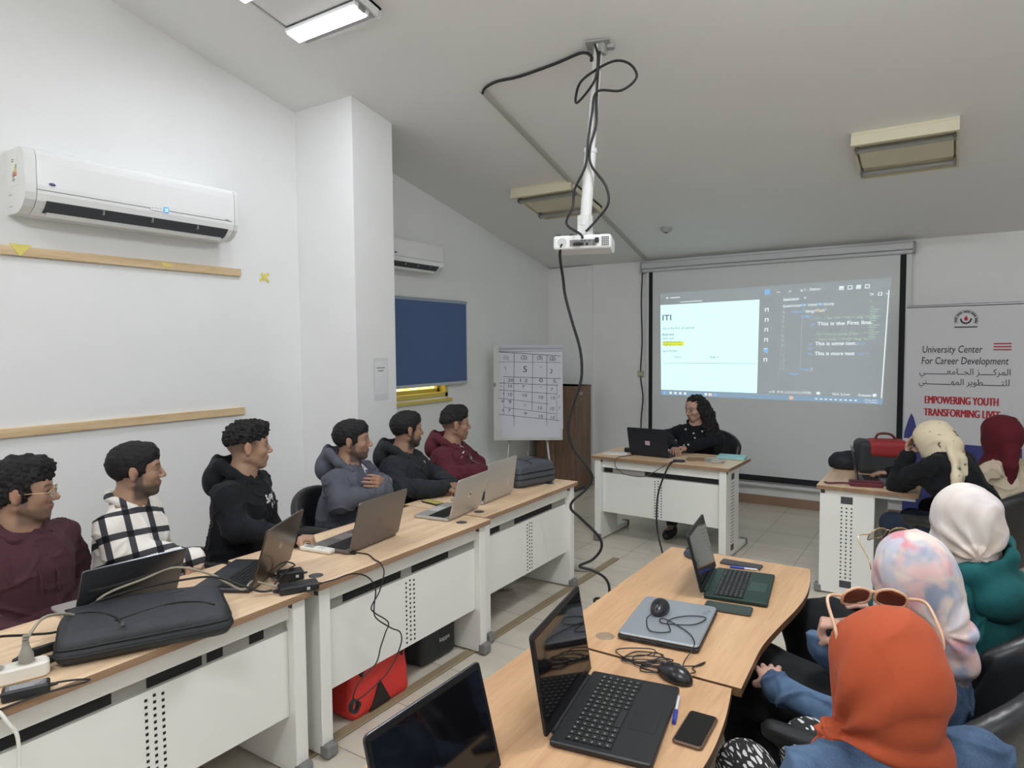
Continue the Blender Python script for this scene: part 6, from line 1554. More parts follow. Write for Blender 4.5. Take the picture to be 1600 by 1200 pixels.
def knot_folds(c, axis, n=11, amp=0.006, r0=0.02, r1=0.20, seed=1, base=None):
    """cloth gathered at a point c: creases radiate from it"""
    ax = nrm(axis); u = nrm(np.cross(ax, (0.3, 0.5, 0.8))); w_ = np.cross(ax, u); c = np.array(c)
    def fn(P):
        q_ = P - c; a = q_ @ u; b = q_ @ w_; r = np.sqrt(a * a + b * b + 1e-9); ph = np.arctan2(b, a)
        nz = wnoise(P, 22, seed, 2)
        s_ = np.sin(n * ph + 1.6 * nz + 5 * r)
        crease = np.sign(s_) * np.abs(s_) ** 0.7
        w = np.clip(r / r0, 0, 1) * np.clip((r1 - r) / r1, 0, 1)
        d = amp * w * crease + amp * 0.5 * nz
        if base is not None: d = d + base(P)
        return d
    return fn
def scarf_part(t, K, name, m, build, h=0.006, fold=None, ext=0.34, seed=3, smooth=1, lo=None, hi=None):
    """headscarf built in head space by build(V, Mh, H0)"""
    H0, Mh = K['h'], K['Mh']
    V = Vox(H0 + np.array(lo or (-ext, -ext, -0.42)), H0 + np.array(hi or (ext, ext, 0.20)), h)
    build(V, Mh, H0); V.frame()
    v, f = V.net(smooth); n = normals(v, f); P = (v - H0) @ Mh
    if fold is not None: v = v + n * fold(P)[:, None]
    return part(name, mesh_np(name, v, f, m), t)

def decal(parent, K, name, body, m, origin, direction, right, up, size, width=None, off=0.0035, bold=0.0, shear=0.0, strokes=None):
    """print wrapped on a garment: flat lettering dropped on to the cloth along a direction (garment space)"""
    bv = BVHTree.FromPolygons([tuple(p) for p in K['gv']], [tuple(q_) for q_ in K['gf']])
    d = Vector(direction).normalized(); rt = Vector(right).normalized(); u = Vector(up).normalized(); o = Vector(origin)
    if strokes: vs, fs = strokes
    else:
        vs, fs = text_geo(body, bold, shear); x0 = min(p[0] for p in vs); x1 = max(p[0] for p in vs); kx = (width or size) / max(1e-6, x1 - x0); vs = [((p[0] - (x0 + x1) / 2) * kx, p[1] * size) for p in vs]
    out = []
    for p in vs:
        q_ = o + rt * p[0] + u * p[1]
        hit = bv.ray_cast(q_ - d * 0.3, d)
        out.append(tuple((hit[0] if hit[0] else q_) - d * off))
    mb = MB(); mb.use(m); mb.add(out, fs)
    return mb.build(name, None, parent)
# ------------------------------------------------------------------ the six students along the left wall
def cloth(name, c, var=0.10, scale=25, bump=0.25, bs=260, rough=0.9, sheen=0.04):
    return mat(name, c, rough=rough, var=var, scale=scale, bump=bump, bscale=bs, spec=0.2, sheen=sheen)
def plaid_material():
    m, nt, b = _nt('plaid_flannel'); N, L = nt.nodes, nt.links
    tc = N.new('ShaderNodeTexCoord'); mp = N.new('ShaderNodeMapping'); mp.inputs['Rotation'].default_value = (0.25, 0.3, 0.35)
    L.new(tc.outputs['Object'], mp.inputs['Vector'])
    sp = N.new('ShaderNodeSeparateXYZ'); L.new(mp.outputs['Vector'], sp.inputs['Vector'])
    def band(sock, period, width, off):
        a = N.new('ShaderNodeMath'); a.operation = 'MULTIPLY_ADD'; a.inputs[1].default_value = 1 / period; a.inputs[2].default_value = off; L.new(sock, a.inputs[0])
        f = N.new('ShaderNodeMath'); f.operation = 'FRACT'; L.new(a.outputs[0], f.inputs[0])
        c = N.new('ShaderNodeMath'); c.operation = 'LESS_THAN'; c.inputs[1].default_value = width; L.new(f.outputs[0], c.inputs[0])
        return c.outputs[0]
    h1 = band(sp.outputs['Z'], 0.098, 0.27, 0.1)
    ad = N.new('ShaderNodeMath'); ad.operation = 'ADD'; L.new(sp.outputs['X'], ad.inputs[0]); L.new(sp.outputs['Y'], ad.inputs[1])
    v1 = band(ad.outputs[0], 0.128, 0.27, 0.3)
    s = N.new('ShaderNodeMath'); s.operation = 'ADD'; L.new(h1, s.inputs[0]); L.new(v1, s.inputs[1])
    nz = N.new('ShaderNodeTexNoise'); nz.inputs['Scale'].default_value = 160; L.new(tc.outputs['Object'], nz.inputs['Vector'])
    k = N.new('ShaderNodeMath'); k.operation = 'MULTIPLY'; L.new(s.outputs[0], k.inputs[0]); k.inputs[1].default_value = 0.5
    r = N.new('ShaderNodeValToRGB'); r.color_ramp.elements[0].color = (*srgb(226, 220, 212), 1); r.color_ramp.elements[1].color = (*srgb(28, 28, 32), 1)
    e = r.color_ramp.elements.new(0.5); e.color = (*srgb(66, 66, 70), 1)
    L.new(k.outputs[0], r.inputs['Fac']); L.new(r.outputs['Color'], b.inputs['Base Color'])
    b.inputs['Roughness'].default_value = 0.9; b.inputs['Specular IOR Level'].default_value = 0.2
    return m
M_HAIR = mat('hair_black', srgb(26, 23, 24), rough=0.62, spec=0.3, bump=1.0, bscale=230, var=0.5, scale=160)
HB = (0.011, 0.010, 0.011)
def A(side, elbow, wrist, dir_, palm, **k): return dict(side=side, elbow=elbow, wrist=wrist, dir=dir_, palm=palm, **k)
def rest(s, hz): return A(s, (0.06, s * 0.245, hz - 0.47), (0.27, s * 0.10, 0.64), (0.9, -s * 0.4, -0.15), (0, 0, -1), curl=(0.3, 0.4, 0.3))
MEN = 'students sitting along the left wall'
SEATED = []
c_mar = cloth('hoodie_plum', srgb(74, 46, 52)); c_blk = cloth('hoodie_black', srgb(27, 28, 32)); c_gry = cloth('hoodie_slate', srgb(84, 86, 96)); c_chr = cloth('hoodie_charcoal', srgb(40, 43, 46)); c_wine = cloth('hoodie_wine', srgb(88, 38, 48))
m_print = mat('print_white', srgb(214, 212, 212), rough=0.7)
jeans = cloth('denim_dark', srgb(44, 54, 74))

# 1 plum hoodie with spectacles
t, K = make_person('young man with gold rimmed glasses in a plum hoodie at the left picture edge', (-3.0, 1.105, 1.150), 15, 60, pitch=0.02, arms=[rest(1, 1.15), rest(-1, 1.15)],
    outfit=dict(name='hoodie', m=c_mar, loose=0.030, hood=True, pocket=True, wr=0.006, fold=0.007), hair=dict(top=0.024, side=0.010, curl=0.008, cs=150, fine=0.0025, quiff=True, front=0.064, m=M_HAIR), skin=(0.36, 0.215, 0.145), spec=dict(stubble=0.55, fade=0.75, hair=HB), group=MEN)
SEATED.append((0, t))
def glasses(name, label, K, root, mframe, mlens, w=0.062, hgt=0.042, z=-0.002, x=0.112, thick=0.0016, tilt=0.0, y_temple=0.082, round_=True, lens_alpha=None, temple_len=0.115, up=(0, 0, 0)):
    """built in head space, top-level thing"""
    g = thing(name, label, 'glasses', root.location, root.rotation_euler.z)
    Mh, H0 = K['Mh'], K['h']
    X = Matrix.Translation(Vector(H0)) @ Matrix(Mh.tolist()).to_4x4() @ Matrix.Translation((x, 0, z)) @ Matrix.Rotation(tilt, 4, 'Y')
    for s in (-1, 1):
        n = 28; pts = []
        for i in range(n + 1):
            a = 2 * PI * i / n; e = 0.75 if round_ else 0.5
            cy = math.copysign(abs(math.cos(a)) ** e, math.cos(a)); cz = math.copysign(abs(math.sin(a)) ** e, math.sin(a))
            pts.append(Vector((-0.004 * abs(cy) * (1 if cy * s > 0 else 0) * 3, s * 0.034 + cy * w * 0.46, cz * hgt / 2 - 0.004)))
        mb = MB(); mb.at(X); mb.tube(pts, thick, n=6, sub=1); mb.build('rim', mframe, g)
        mb = MB(); mb.at(X); k = len(pts) - 1
        mb.add([p + Vector((-0.0006, 0, 0)) for p in pts[:k]] + [p + Vector((0.0006, 0, 0)) for p in pts[:k]], [list(range(k))[::-1], list(range(k, 2 * k))]); mb.build('lens', mlens, g)
        mb = MB(); mb.at(X); mb.tube([(-0.010, s * (0.034 + w * 0.46), 0.004), (-0.022, s * (y_temple - 0.002), 0.006), (-temple_len, s * y_temple, 0.004), (-temple_len - 0.022, s * (y_temple - 0.002), -0.012)], thick * 1.1, n=6); mb.build('temple', mframe, g)
    mb = MB(); mb.at(X); mb.tube([(0.0, -0.008, 0.004), (0.003, 0, 0.007), (0.0, 0.008, 0.004)], thick * 1.1, n=6); mb.build('bridge', mframe, g)
    return g
def glass_mat(name, c, alpha):
    m = mat(name, c, rough=0.05, spec=0.5, alpha=alpha); return m
M_GOLD = mat('frame_gold', srgb(196, 168, 124), rough=0.25, metal=0.8)
glasses('eyeglasses', 'gold rimmed glasses worn by the young man in the plum hoodie', K, t, M_GOLD, glass_mat('lens_clear', (0.9, 0.92, 0.95), 0.10), z=0.0, x=0.106)

# 2 plaid shirt
t, K = make_person('young man in a black and white plaid flannel shirt', (-3.0, 1.535, 1.165), 38, 64, arms=[A(-1, (-2.90, 1.40, 0.86), (-2.735, 1.60, 0.80), (0.35, 0.5, -0.75), (-0.6, -0.4, -0.5), world=True, curl=(0.4, 0.5, 0.4), cuff=-0.03), rest(1, 1.16)],
    outfit=dict(name='plaid_shirt', m=plaid_material(), loose=0.022, collar=True, wr=0.005, fold=0.007), hair=dict(top=0.011, side=0.006, curl=0.003, front=0.058, m=M_HAIR), skin=(0.37, 0.225, 0.15), spec=dict(stubble=0.8, fade=0.85, hair=HB), group=MEN)
SEATED.append((1, t))

# 3 black hoodie with scrawled print
t, K = make_person('young man in a black hoodie with white scrawled chest print and curly top', (-3.0, 2.10, 1.197), 30, 63, arms=[A(-1, (-2.88, 1.93, 0.83), (-2.63, 2.08, 0.785), (0.80, 0.55, -0.02), (0, 0, -1), world=True, curl=(1.1, 1.2, 0.8), thumb=0.9), rest(1, 1.19)],
    outfit=dict(name='hoodie', m=c_blk, loose=0.028, hood=True, hood_up=0.02, wr=0.006, fold=0.009, string=c_blk), hair=dict(top=0.022, side=0.006, curl=0.008, cs=210, fine=0.003, front=0.066, cutside=0.035, quiff=True, m=M_HAIR), skin=(0.40, 0.245, 0.165), spec=dict(stubble=0.15, fade=0.7, hair=HB), group=MEN)
SEATED.append((2, t))
decal(t, K, 'chest_print', 'Stussy', m_print, (0.2, 0.0, 0.925), (-1, 0.35, 0), (0, 1, 0.12), (0.05, 0, 1), 0.050, width=0.115, bold=0.03, shear=0.35)
decal(t, K, 'chest_print', '1980', m_print, (0.2, 0.015, 0.888), (-1, 0.35, 0), (0, 1, 0.1), (0.05, 0, 1), 0.026, width=0.055, bold=0.02, shear=0.3)

# 4 slate hoodie, arms folded
t, K = make_person('young man in a slate grey hoodie with folded arms', (-3.0, 2.81, 1.143), 18, 42, arms=[A(-1, (0.13, -0.25, 0.83), (0.29, -0.01, 0.86), (-0.15, 1, 0.05), (-1, 0, 0.1), curl=(0.3, 0.3, 0.2)), A(1, (0.14, 0.24, 0.84), (0.27, 0.0, 0.895), (0.0, -1, 0.30), (-1, 0.0, 0.0), curl=(0.35, 0.5, 0.4), spread=0.04, cuff=0.015, thumb=0.2)],
    outfit=dict(name='hoodie', m=c_gry, loose=0.030, hood=True, hood_up=0.03, wr=0.006, fold=0.009), hair=dict(top=0.010, side=0.007, curl=0.003, front=0.060, m=M_HAIR), skin=(0.36, 0.215, 0.145), spec=dict(stubble=0.75, fade=0.9, hair=HB), group=MEN)
SEATED.append((3, t))
decal(t, K, 'chest_print', 'A', m_print, (0.2, 0.04, 0.95), (-1, 0.0, 0), (0, 1, 0), (0, 0, 1), 0.07, width=0.05, bold=0.02)

# 5 charcoal hoodie
t, K = make_person('young man in a charcoal hoodie turned away towards the presenter', (-2.98, 3.27, 1.158), 18, 66, arms=[A(-1, (0.12, -0.25, 0.82), (0.34, -0.06, 0.80), (0.5, 0.85, -0.05), (0, 0, -1), curl=(0.5, 0.6, 0.5)), A(1, (0.13, 0.25, 0.82), (0.35, 0.08, 0.80), (0.4, -0.9, -0.05), (0, 0, -1), curl=(0.5, 0.6, 0.5))],
    outfit=dict(name='hoodie', m=c_chr, loose=0.032, hood=True, hood_up=0.0, wr=0.006, fold=0.009), hair=dict(top=0.009, side=0.004, curl=0.002, front=0.056, m=M_HAIR), skin=(0.33, 0.195, 0.13), spec=dict(stubble=0.9, fade=0.95, hair=HB), group=MEN)
SEATED.append((4, t))
decal(t, K, 'chest_print', 'x', m_print, (0.2, 0.09, 0.93), (-1, 0.0, 0), (0, 1, 0), (0, 0, 1), 0.03, width=0.018, bold=0.02)

# 6 wine hoodie, arms folded
t, K = make_person('young man in a wine red hoodie at far end of the left row', (-3.02, 3.83, 1.135), 15, 52, arms=[A(-1, (0.13, -0.25, 0.80), (0.28, 0.06, 0.80), (-0.6, 0.75, -0.1), (-1, -0.3, 0.0), curl=(0.5, 0.5, 0.4)), A(1, (0.14, 0.24, 0.80), (0.245, -0.07, 0.775), (-0.6, -0.75, -0.1), (-1, 0.3, 0.0), curl=(0.5, 0.5, 0.4))],
    outfit=dict(name='hoodie', m=c_wine, loose=0.030, hood=True, hood_up=0.01, wr=0.006, fold=0.009), hair=dict(top=0.026, side=0.005, curl=0.005, cs=80, front=0.064, cutside=0.03, quiff=True, m=M_HAIR), skin=(0.36, 0.21, 0.14), spec=dict(stubble=0.2, fade=0.8, hair=HB), group=MEN, legspec=[(0.45, 0.25, 0.45, 0.80, 0.42), (0.42, -0.10, 0.52, 0.36, -0.12)], shoes=mat('sneaker_white', srgb(190, 186, 178), rough=0.6))
SEATED.append((5, t))
sv, sf = [], []
for pts in ([(-0.09, -0.02), (-0.05, 0.01), (-0.02, 0.018), (-0.02, 0.012), (-0.05, 0.004), (-0.09, -0.028)], [(-0.03, 0.05), (0.0, 0.055), (0.03, 0.04), (0.03, 0.033), (0.0, 0.046), (-0.03, 0.042)], [(0.02, -0.01), (0.04, 0.0), (0.04, -0.03), (0.02, -0.06), (0.03, -0.03)], [(0.045, -0.05), (0.065, -0.03), (0.06, -0.07), (0.045, -0.09)]):
    b0 = len(sv); sv += pts; sf.append(list(range(b0, b0 + len(pts))))
decal(t, K, 'chest_print', '', m_print, (0.2, 0.0, 0.93), (-1, 0.0, 0), (0, 1, 0), (0, 0, 1), 0.1, strokes=(sv, sf))

# their chairs
for (nm, rt), lab in zip(SEATED, ('black office chair of the student in the plum hoodie', 'black office chair of the student in plaid', 'black office chair of the student in the black hoodie',
                       'black office chair of the student in the slate hoodie, its back edge showing', 'black office chair of the student in the charcoal hoodie', 'black office chair of the student in the wine hoodie')):
    a = rt.rotation_euler.z
    make_chair(lab, (rt.location.x + 0.07 * math.cos(a), rt.location.y + 0.07 * math.sin(a), 0), a - (0.25 if nm == 3 else 0), wide=0.86 if nm == 3 else 0.74, tall=0.80 if nm == 3 else 0.63)
# ------------------------------------------------------------------ the presenter
t, K = make_person("woman presenter with long curly black hair in a black buttoned jacket behind her desk", (-1.955, 6.02, 1.115), -88, -118, pitch=0.16, roll=0.06, female=True,
    arms=[A(-1, (-2.20, 5.92, 0.86), (-2.02, 5.66, 0.795), (0.45, -0.85, -0.05), (0, 0, -1), world=True, curl=(0.25, 0.4, 0.3)), A(1, (-1.72, 5.92, 0.86), (-1.93, 5.72, 0.80), (-0.9, -0.35, 0), (0, 0, -1), world=True, curl=(0.3, 0.4, 0.3))],
    outfit=dict(name='jacket', m=cloth('jacket_black_cloth', srgb(24, 26, 32)), loose=0.014, collar=True, wr=0.004, fold=0.006), skin=(0.46, 0.29, 0.21), spec=dict(hair=HB, lips=(0.34, 0.12, 0.11)), h=0.0045)
H0, Mh = K['h'], K['Mh']
V = Vox(H0 - np.array([0.30, 0.30, 0.48]), H0 + np.array([0.25, 0.30, 0.18]), 0.006); V.frame(Mh, H0)
V.ell((-0.018, 0, 0.036), (0.104, 0.087, 0.093), k=0)
V.chain([(-0.055, 0, 0.0), (-0.095, 0, -0.08), (-0.10, 0, -0.17)], [0.085, 0.085, 0.075], k=0.03)
V.chain([(-0.03, 0.072, 0.03), (-0.040, 0.098, -0.07), (-0.02, 0.125, -0.18), (0.01, 0.150, -0.28), (0.02, 0.17, -0.36)], [0.042, 0.056, 0.060, 0.045, 0.022], k=0.03)
V.chain([(-0.02, -0.078, 0.03), (-0.03, -0.088, -0.06), (-0.05, -0.085, -0.16)], [0.026, 0.032, 0.03], k=0.03)
V.ell((0.116, 0.0, -0.034), (0.075, 0.056, 0.086), k=0.012, op='s'); V.ell((0.06, 0.0, -0.10), (0.07, 0.062, 0.07), k=0.012, op='s')
v, f = V.net(1); n = normals(v, f); P = (v - H0) @ Mh; v = v + n * (0.010 * wnoise(P * np.array([1, 1, 0.8]), 95, 4, 2) + 0.003 * wnoise(P, 280, 8, 1))[:, None]
part('hair', mesh_np('hair', v, f, M_HAIR), t)
g = K['garment']; bv = BVHTree.FromPolygons([tuple(p) for p in K['gv']], [tuple(q_) for q_ in K['gf']])
for (y, z) in ((-0.075, 0.93), (0.075, 0.92), (0.004, 0.90), (0.02, 0.86), (-0.03, 0.80), (0.03, 0.83), (0.0, 0.78), (-0.01, 0.82)):
    hit = bv.ray_cast(Vector((0.6, y, z)), Vector((-1, 0, 0)))
    if hit[0]:
        mb = MB(); mb.ell(hit[0] + Vector((0.002, 0, 0)), (0.004, 0.009, 0.009), n=10, m=6); mb.build('button', mat('button_pearl', srgb(216, 214, 208), rough=0.3), g)
make_chair("black office chair of the presenter, its curved back at her left", (-1.93, 6.10, 0), math.radians(-90))

# ------------------------------------------------------------------ women on the right
def flower_material(name, base, cols, scale, thr=0.56, soft=0.12):
    m, nt, b = _nt(name); N, L = nt.nodes, nt.links
    tc = N.new('ShaderNodeTexCoord'); prev = None
    for i, c in enumerate(cols):
        mp = N.new('ShaderNodeMapping'); mp.inputs['Location'].default_value = (3.1 * i, 1.7 * i, 0.9 * i); L.new(tc.outputs['Object'], mp.inputs['Vector'])
        nz = N.new('ShaderNodeTexNoise'); nz.inputs['Scale'].default_value = scale * (1 + 0.25 * i); nz.inputs['Detail'].default_value = 2; nz.inputs['Distortion'].default_value = 0.7
        L.new(mp.outputs['Vector'], nz.inputs['Vector'])
        r = N.new('ShaderNodeValToRGB'); r.color_ramp.elements[0].position = thr - 0.05; r.color_ramp.elements[1].position = thr + soft; r.color_ramp.elements[0].color = (0, 0, 0, 1); r.color_ramp.elements[1].color = (0.85, 0.85, 0.85, 1)
        L.new(nz.outputs['Fac'], r.inputs['Fac'])
        mx = N.new('ShaderNodeMix'); mx.data_type = 'RGBA'; mx.inputs['B'].default_value = (*c, 1); L.new(r.outputs['Color'], mx.inputs['Factor'])
        if prev is None: mx.inputs['A'].default_value = (*base, 1)
        else: L.new(prev, mx.inputs['A'])
        prev = mx.outputs['Result']
    L.new(prev, b.inputs['Base Color']); b.inputs['Roughness'].default_value = 0.85; b.inputs['Specular IOR Level'].default_value = 0.2
    return m
def denim_material():
    m, nt, b = _nt('denim_blue'); N, L = nt.nodes, nt.links
    tc = N.new('ShaderNodeTexCoord')
    n1 = N.new('ShaderNodeTexNoise'); n1.inputs['Scale'].default_value = 9; n1.inputs['Detail'].default_value = 5; L.new(tc.outputs['Object'], n1.inputs['Vector'])
    n2 = N.new('ShaderNodeTexNoise'); n2.inputs['Scale'].default_value = 420; L.new(tc.outputs['Object'], n2.inputs['Vector'])
    ad = N.new('ShaderNodeMath'); ad.operation = 'MULTIPLY_ADD'; ad.inputs[1].default_value = 0.35; L.new(n2.outputs['Fac'], ad.inputs[0]); L.new(n1.outputs['Fac'], ad.inputs[2])
    r = N.new('ShaderNodeValToRGB'); r.color_ramp.elements[0].position = 0.42; r.color_ramp.elements[1].position = 0.95
    r.color_ramp.elements[0].color = (*srgb(38, 54, 78), 1); r.color_ramp.elements[1].color = (*srgb(96, 120, 148), 1)
    L.new(ad.outputs[0], r.inputs['Fac']); L.new(r.outputs['Color'], b.inputs['Base Color'])
    bp = N.new('ShaderNodeBump'); bp.inputs['Strength'].default_value = 0.2; bp.inputs['Distance'].default_value = 0.002; L.new(n2.outputs['Fac'], bp.inputs['Height']); L.new(bp.outputs['Normal'], b.inputs['Normal'])
    b.inputs['Roughness'].default_value = 0.9; b.inputs['Specular IOR Level'].default_value = 0.2
    return m
def zebra_material():
    m, nt, b = _nt('zebra_print'); N, L = nt.nodes, nt.links
    tc = N.new('ShaderNodeTexCoord'); mp = N.new('ShaderNodeMapping'); mp.inputs['Scale'].default_value = (24, 85, 75); mp.inputs['Rotation'].default_value = (0, 0.0, 0.10)
    L.new(tc.outputs['Object'], mp.inputs['Vector'])
    vo = N.new('ShaderNodeTexVoronoi'); vo.feature = 'DISTANCE_TO_EDGE'; vo.inputs['Scale'].default_value = 1.0
    L.new(mp.outputs['Vector'], vo.inputs['Vector'])
    c = N.new('ShaderNodeMath'); c.operation = 'GREATER_THAN'; c.inputs[1].default_value = 0.20; L.new(vo.outputs['Distance'], c.inputs[0])
    mx = N.new('ShaderNodeMix'); mx.data_type = 'RGBA'; mx.inputs['A'].default_value = (0.012, 0.012, 0.013, 1); mx.inputs['B'].default_value = (0.62, 0.60, 0.58, 1)
    L.new(c.outputs[0], mx.inputs['Factor']); L.new(mx.outputs['Result'], b.inputs['Base Color']); b.inputs['Roughness'].default_value = 0.85
    return m
DENIM = denim_material()
c_black = cloth('cloth_black', srgb(24, 25, 28))
def folds(amp, scale, ax=(1.0, 0.35, 1.0), seed=2, fine=0.25):
    def fn(P):
        w = wnoise(P, scale * 0.45, seed, 2)
        r = 1 - np.abs(wnoise(P * np.array(ax) + 0.03 * np.stack([w, w, -w], 1), scale, seed + 5, 1)) * 2
        return amp * (np.clip(r, -0.3, 1) ** 2 * np.sign(r) + 0.5 * w) + amp * fine * wnoise(P, scale * 2.6, seed + 9, 1)
    return fn
def hijab(V, Mh, H0, nb, bun=(0.078, 0.02), drape=0.0, tail=None, puff=0.0, knot=None):
    V.frame(Mh, H0)
    V.ell((-0.014, 0, 0.036), (0.108 + puff, 0.090 + puff, 0.094 + puff), k=0)
    V.ell((-0.052, 0, bun[1] - 0.01), (0.066 + puff, 0.076 + puff, 0.082), k=0.04)
    V.ell((0.020, 0, -0.045), (0.078, 0.082 + puff * 0.6, 0.088), k=0.04)
    V.chain([(-0.02, 0, -0.05), (0.0, 0, -0.125)], [0.088, 0.086], k=0.03)
    V.frame()
    V.chain([nb + np.array([0.01, 0, 0.035]), nb + np.array([0.02, 0, -0.035])], [0.080, 0.098], k=0.03)
    if drape:
        for s in (-1, 1): V.cone(nb + np.array([0.02, 0, -0.02]), nb + np.array([0.03, s * drape, -0.075]), 0.075, 0.045, k=0.03)
        V.ell(nb + np.array([0.085, 0, -0.09]), (0.065, 0.10, 0.09), k=0.04)
    if tail:
        V.frame(Mh, H0); V.chain(tail[0], tail[1], k=0.02); V.frame()
    if knot:
        V.frame(Mh, H0)
        for c, r in knot: V.ell(c, r, k=0.012)
        V.frame()
    V.frame(Mh, H0); V.ell((0.118, 0, -0.012), (0.060, 0.056, 0.086), k=0.010, op='s'); V.frame()
def rims(K, root, name, label, mf, ml, x, z, tilt, **k): return glasses(name, label, K, root, mf, ml, z=z, x=x, tilt=tilt, **k)
WOM = 'women seated along the right'

# orange headscarf, denim jacket, nearest
hd = (-0.095, 1.505, 1.035)
t, K = make_person('woman in an orange headscarf and denim jacket nearest the camera', hd, 132, 112, pitch=0.10, female=True, neck=0.175, back=0.07, legs=True, h=0.006, sh=1.15,
    arms=[A(-1, (0.10, -0.26, 0.70), (0.28, -0.12, 0.62), (0.9, 0.3, -0.1), (0, 0, -1), curl=(0.3, 0.4, 0.3)), A(1, (0.06, 0.26, 0.70), (0.26, 0.14, 0.62), (0.9, -0.3, -0.1), (0, 0, -1), curl=(0.3, 0.4, 0.3))],
    outfit=dict(name='denim_jacket', m=DENIM, loose=0.026, wr=0.006, fold=0.008), skin=(0.45, 0.28, 0.20), spec=dict(hair=HB), group=WOM, pants=zebra_material(), legspec=[(0.44, 0.10, 0.60, 0.40, 0.12), (0.50, -0.12, 0.60, 0.44, -0.12)])
nb = lambda K_, hz, back=0.07, drop=0.143: np.array([back * 0.62 - 0.012, 0, hz - drop])
M_OR = cloth('scarf_orange', srgb(172, 80, 50), var=0.06, scale=10, bump=0.15, bs=500)
scarf_part(t, K, 'headscarf', M_OR, lambda V, Mh, H0: hijab(V, Mh, H0, nb(K, hd[2], 0.07, 0.103), bun=(0.08, 0.0), drape=0.10, puff=0.010, knot=(((-0.01, 0.098, -0.125), (0.034, 0.030, 0.028)), ((0.03, 0.105, -0.150), (0.034, 0.026, 0.024)), ((-0.065, 0.0, -0.055), (0.062, 0.075, 0.06)))), h=0.005, fold=knot_folds((-0.01, 0.09, -0.12), (-0.6, 0.8, 0.1), 10, 0.010, 0.03, 0.32, 2, folds(0.004, 34, (0.5, 1.0, 0.35))))
KO, TO = K, t
rims(K, t, 'sunglasses', 'brown lensed sunglasses with pale tan frame pushed up on the orange headscarf', mat('frame_tan', srgb(206, 168, 136), rough=0.25, spec=0.6), mat('lens_brown', srgb(92, 48, 30), rough=0.08, spec=0.6, alpha=0.86), 0.082, 0.138, -0.55, w=0.064, hgt=0.044, thick=0.0032, y_temple=0.098, round_=True, temple_len=0.10)

# pastel flowered headscarf, denim jacket
hd = (-0.085, 2.165, 1.035)
fl = flower_material('scarf_pastel', srgb(222, 206, 196), [srgb(208, 128, 142), srgb(142, 156, 182), srgb(226, 188, 184), srgb(186, 190, 204)], 7.5, 0.55, 0.08)
t, K = make_person('woman in a pastel flowered headscarf and denim jacket with a hand raised to her chin', hd, 168, 125, pitch=0.08, female=True, back=0.01, legs=True, h=0.005,
    arms=[A(-1, (-0.17, 2.37, 0.61), (-0.325, 2.235, 0.765), (0.10, -0.15, 0.95), (0.8, 0.1, 0.0), world=True, curl=(1.2, 1.3, 0.8), thumb=0.9), A(1, (-0.15, 1.93, 0.67), (-0.42, 2.02, 0.70), (-0.35, 0.93, 0.05), (0.2, 0.0, -1), world=True, curl=(0.15, 0.25, 0.2), spread=0.10, cuff=0.015)],
    outfit=dict(name='denim_jacket', m=DENIM, loose=0.020, collar=True, wr=0.005, fold=0.010), skin=(0.50, 0.31, 0.24), spec=dict(hair=HB), group=WOM, pants=c_black, skirt=1.0, legspec=[(0.50, 0.04, 0.56, 0.44, 0.05), (0.50, -0.16, 0.56, 0.44, -0.16)])
scarf_part(t, K, 'headscarf', fl, lambda V, Mh, H0: hijab(V, Mh, H0, nb(K, hd[2], 0.01), bun=(0.085, 0.005), drape=0.11, puff=0.012, tail=([(-0.08, -0.02, -0.03), (-0.10, -0.05, -0.12), (-0.09, -0.07, -0.20), (-0.07, -0.08, -0.26)], [0.055, 0.05, 0.045, 0.03])), h=0.005, fold=knot_folds((-0.10, 0.0, -0.10), (-1, 0, -0.2), 8, 0.006, 0.03, 0.26, 5, folds(0.004, 34, (0.6, 1.0, 0.5), 5)))
rims(K, t, 'eyeglasses', 'thin gold framed glasses pushed up on the pastel flowered headscarf', M_GOLD, glass_mat('lens_olive', srgb(120, 116, 90), 0.35), 0.105, 0.112, -0.7, w=0.062, hgt=0.048, y_temple=0.104, temple_len=0.10)
make_chair('black office chair of the woman in the pastel headscarf, rounded back showing', (-0.13, 2.13, 0), math.radians(166))

# white and grey headscarf, teal hoodie
hd = (0.045, 2.745, 1.075)
gs = flower_material('scarf_greywhite', srgb(214, 204, 198), [srgb(198, 172, 150), srgb(186, 180, 190), srgb(222, 214, 208)], 5.5, 0.54, 0.2)
teal = cloth('hoodie_teal', srgb(26, 84, 86))
t, K = make_person('woman in a white and grey headscarf and a teal hoodie', hd, 158, 122, pitch=0.05, female=True, back=0.03, legs=True, h=0.006,
    arms=[A(-1, (0.16, -0.25, 0.80), (0.36, -0.10, 0.66), (0.9, 0.2, -0.1), (0, 0, -1), curl=(0.3, 0.4, 0.3)), A(1, (0.08, 0.25, 0.80), (0.30, 0.12, 0.66), (0.9, -0.3, -0.1), (0, 0, -1), curl=(0.3, 0.4, 0.3))],
    outfit=dict(name='hoodie', m=teal, loose=0.034, wr=0.006, fold=0.010), skin=(0.50, 0.31, 0.24), spec=dict(hair=HB), group=WOM, pants=c_black, skirt=1.0, legspec=[(0.56, 0.10, 0.55, 0.50, 0.11), (0.56, -0.10, 0.55, 0.50, -0.11)])
scarf_part(t, K, 'headscarf', gs, lambda V, Mh, H0: hijab(V, Mh, H0, nb(K, hd[2], 0.03), bun=(0.085, -0.01), drape=0.11, puff=0.013, knot=(((-0.095, 0.03, -0.070), (0.042, 0.042, 0.040)),)), h=0.005, fold=knot_folds((-0.105, 0.03, -0.075), (-0.9, 0.4, -0.2), 9, 0.007, 0.025, 0.24, 9, folds(0.003, 30, (1.0, 0.6, 0.4), 9)))
nbk = nb(K, hd[2], 0.03)
nbk = nbk + np.array([0.03, 0, 0])
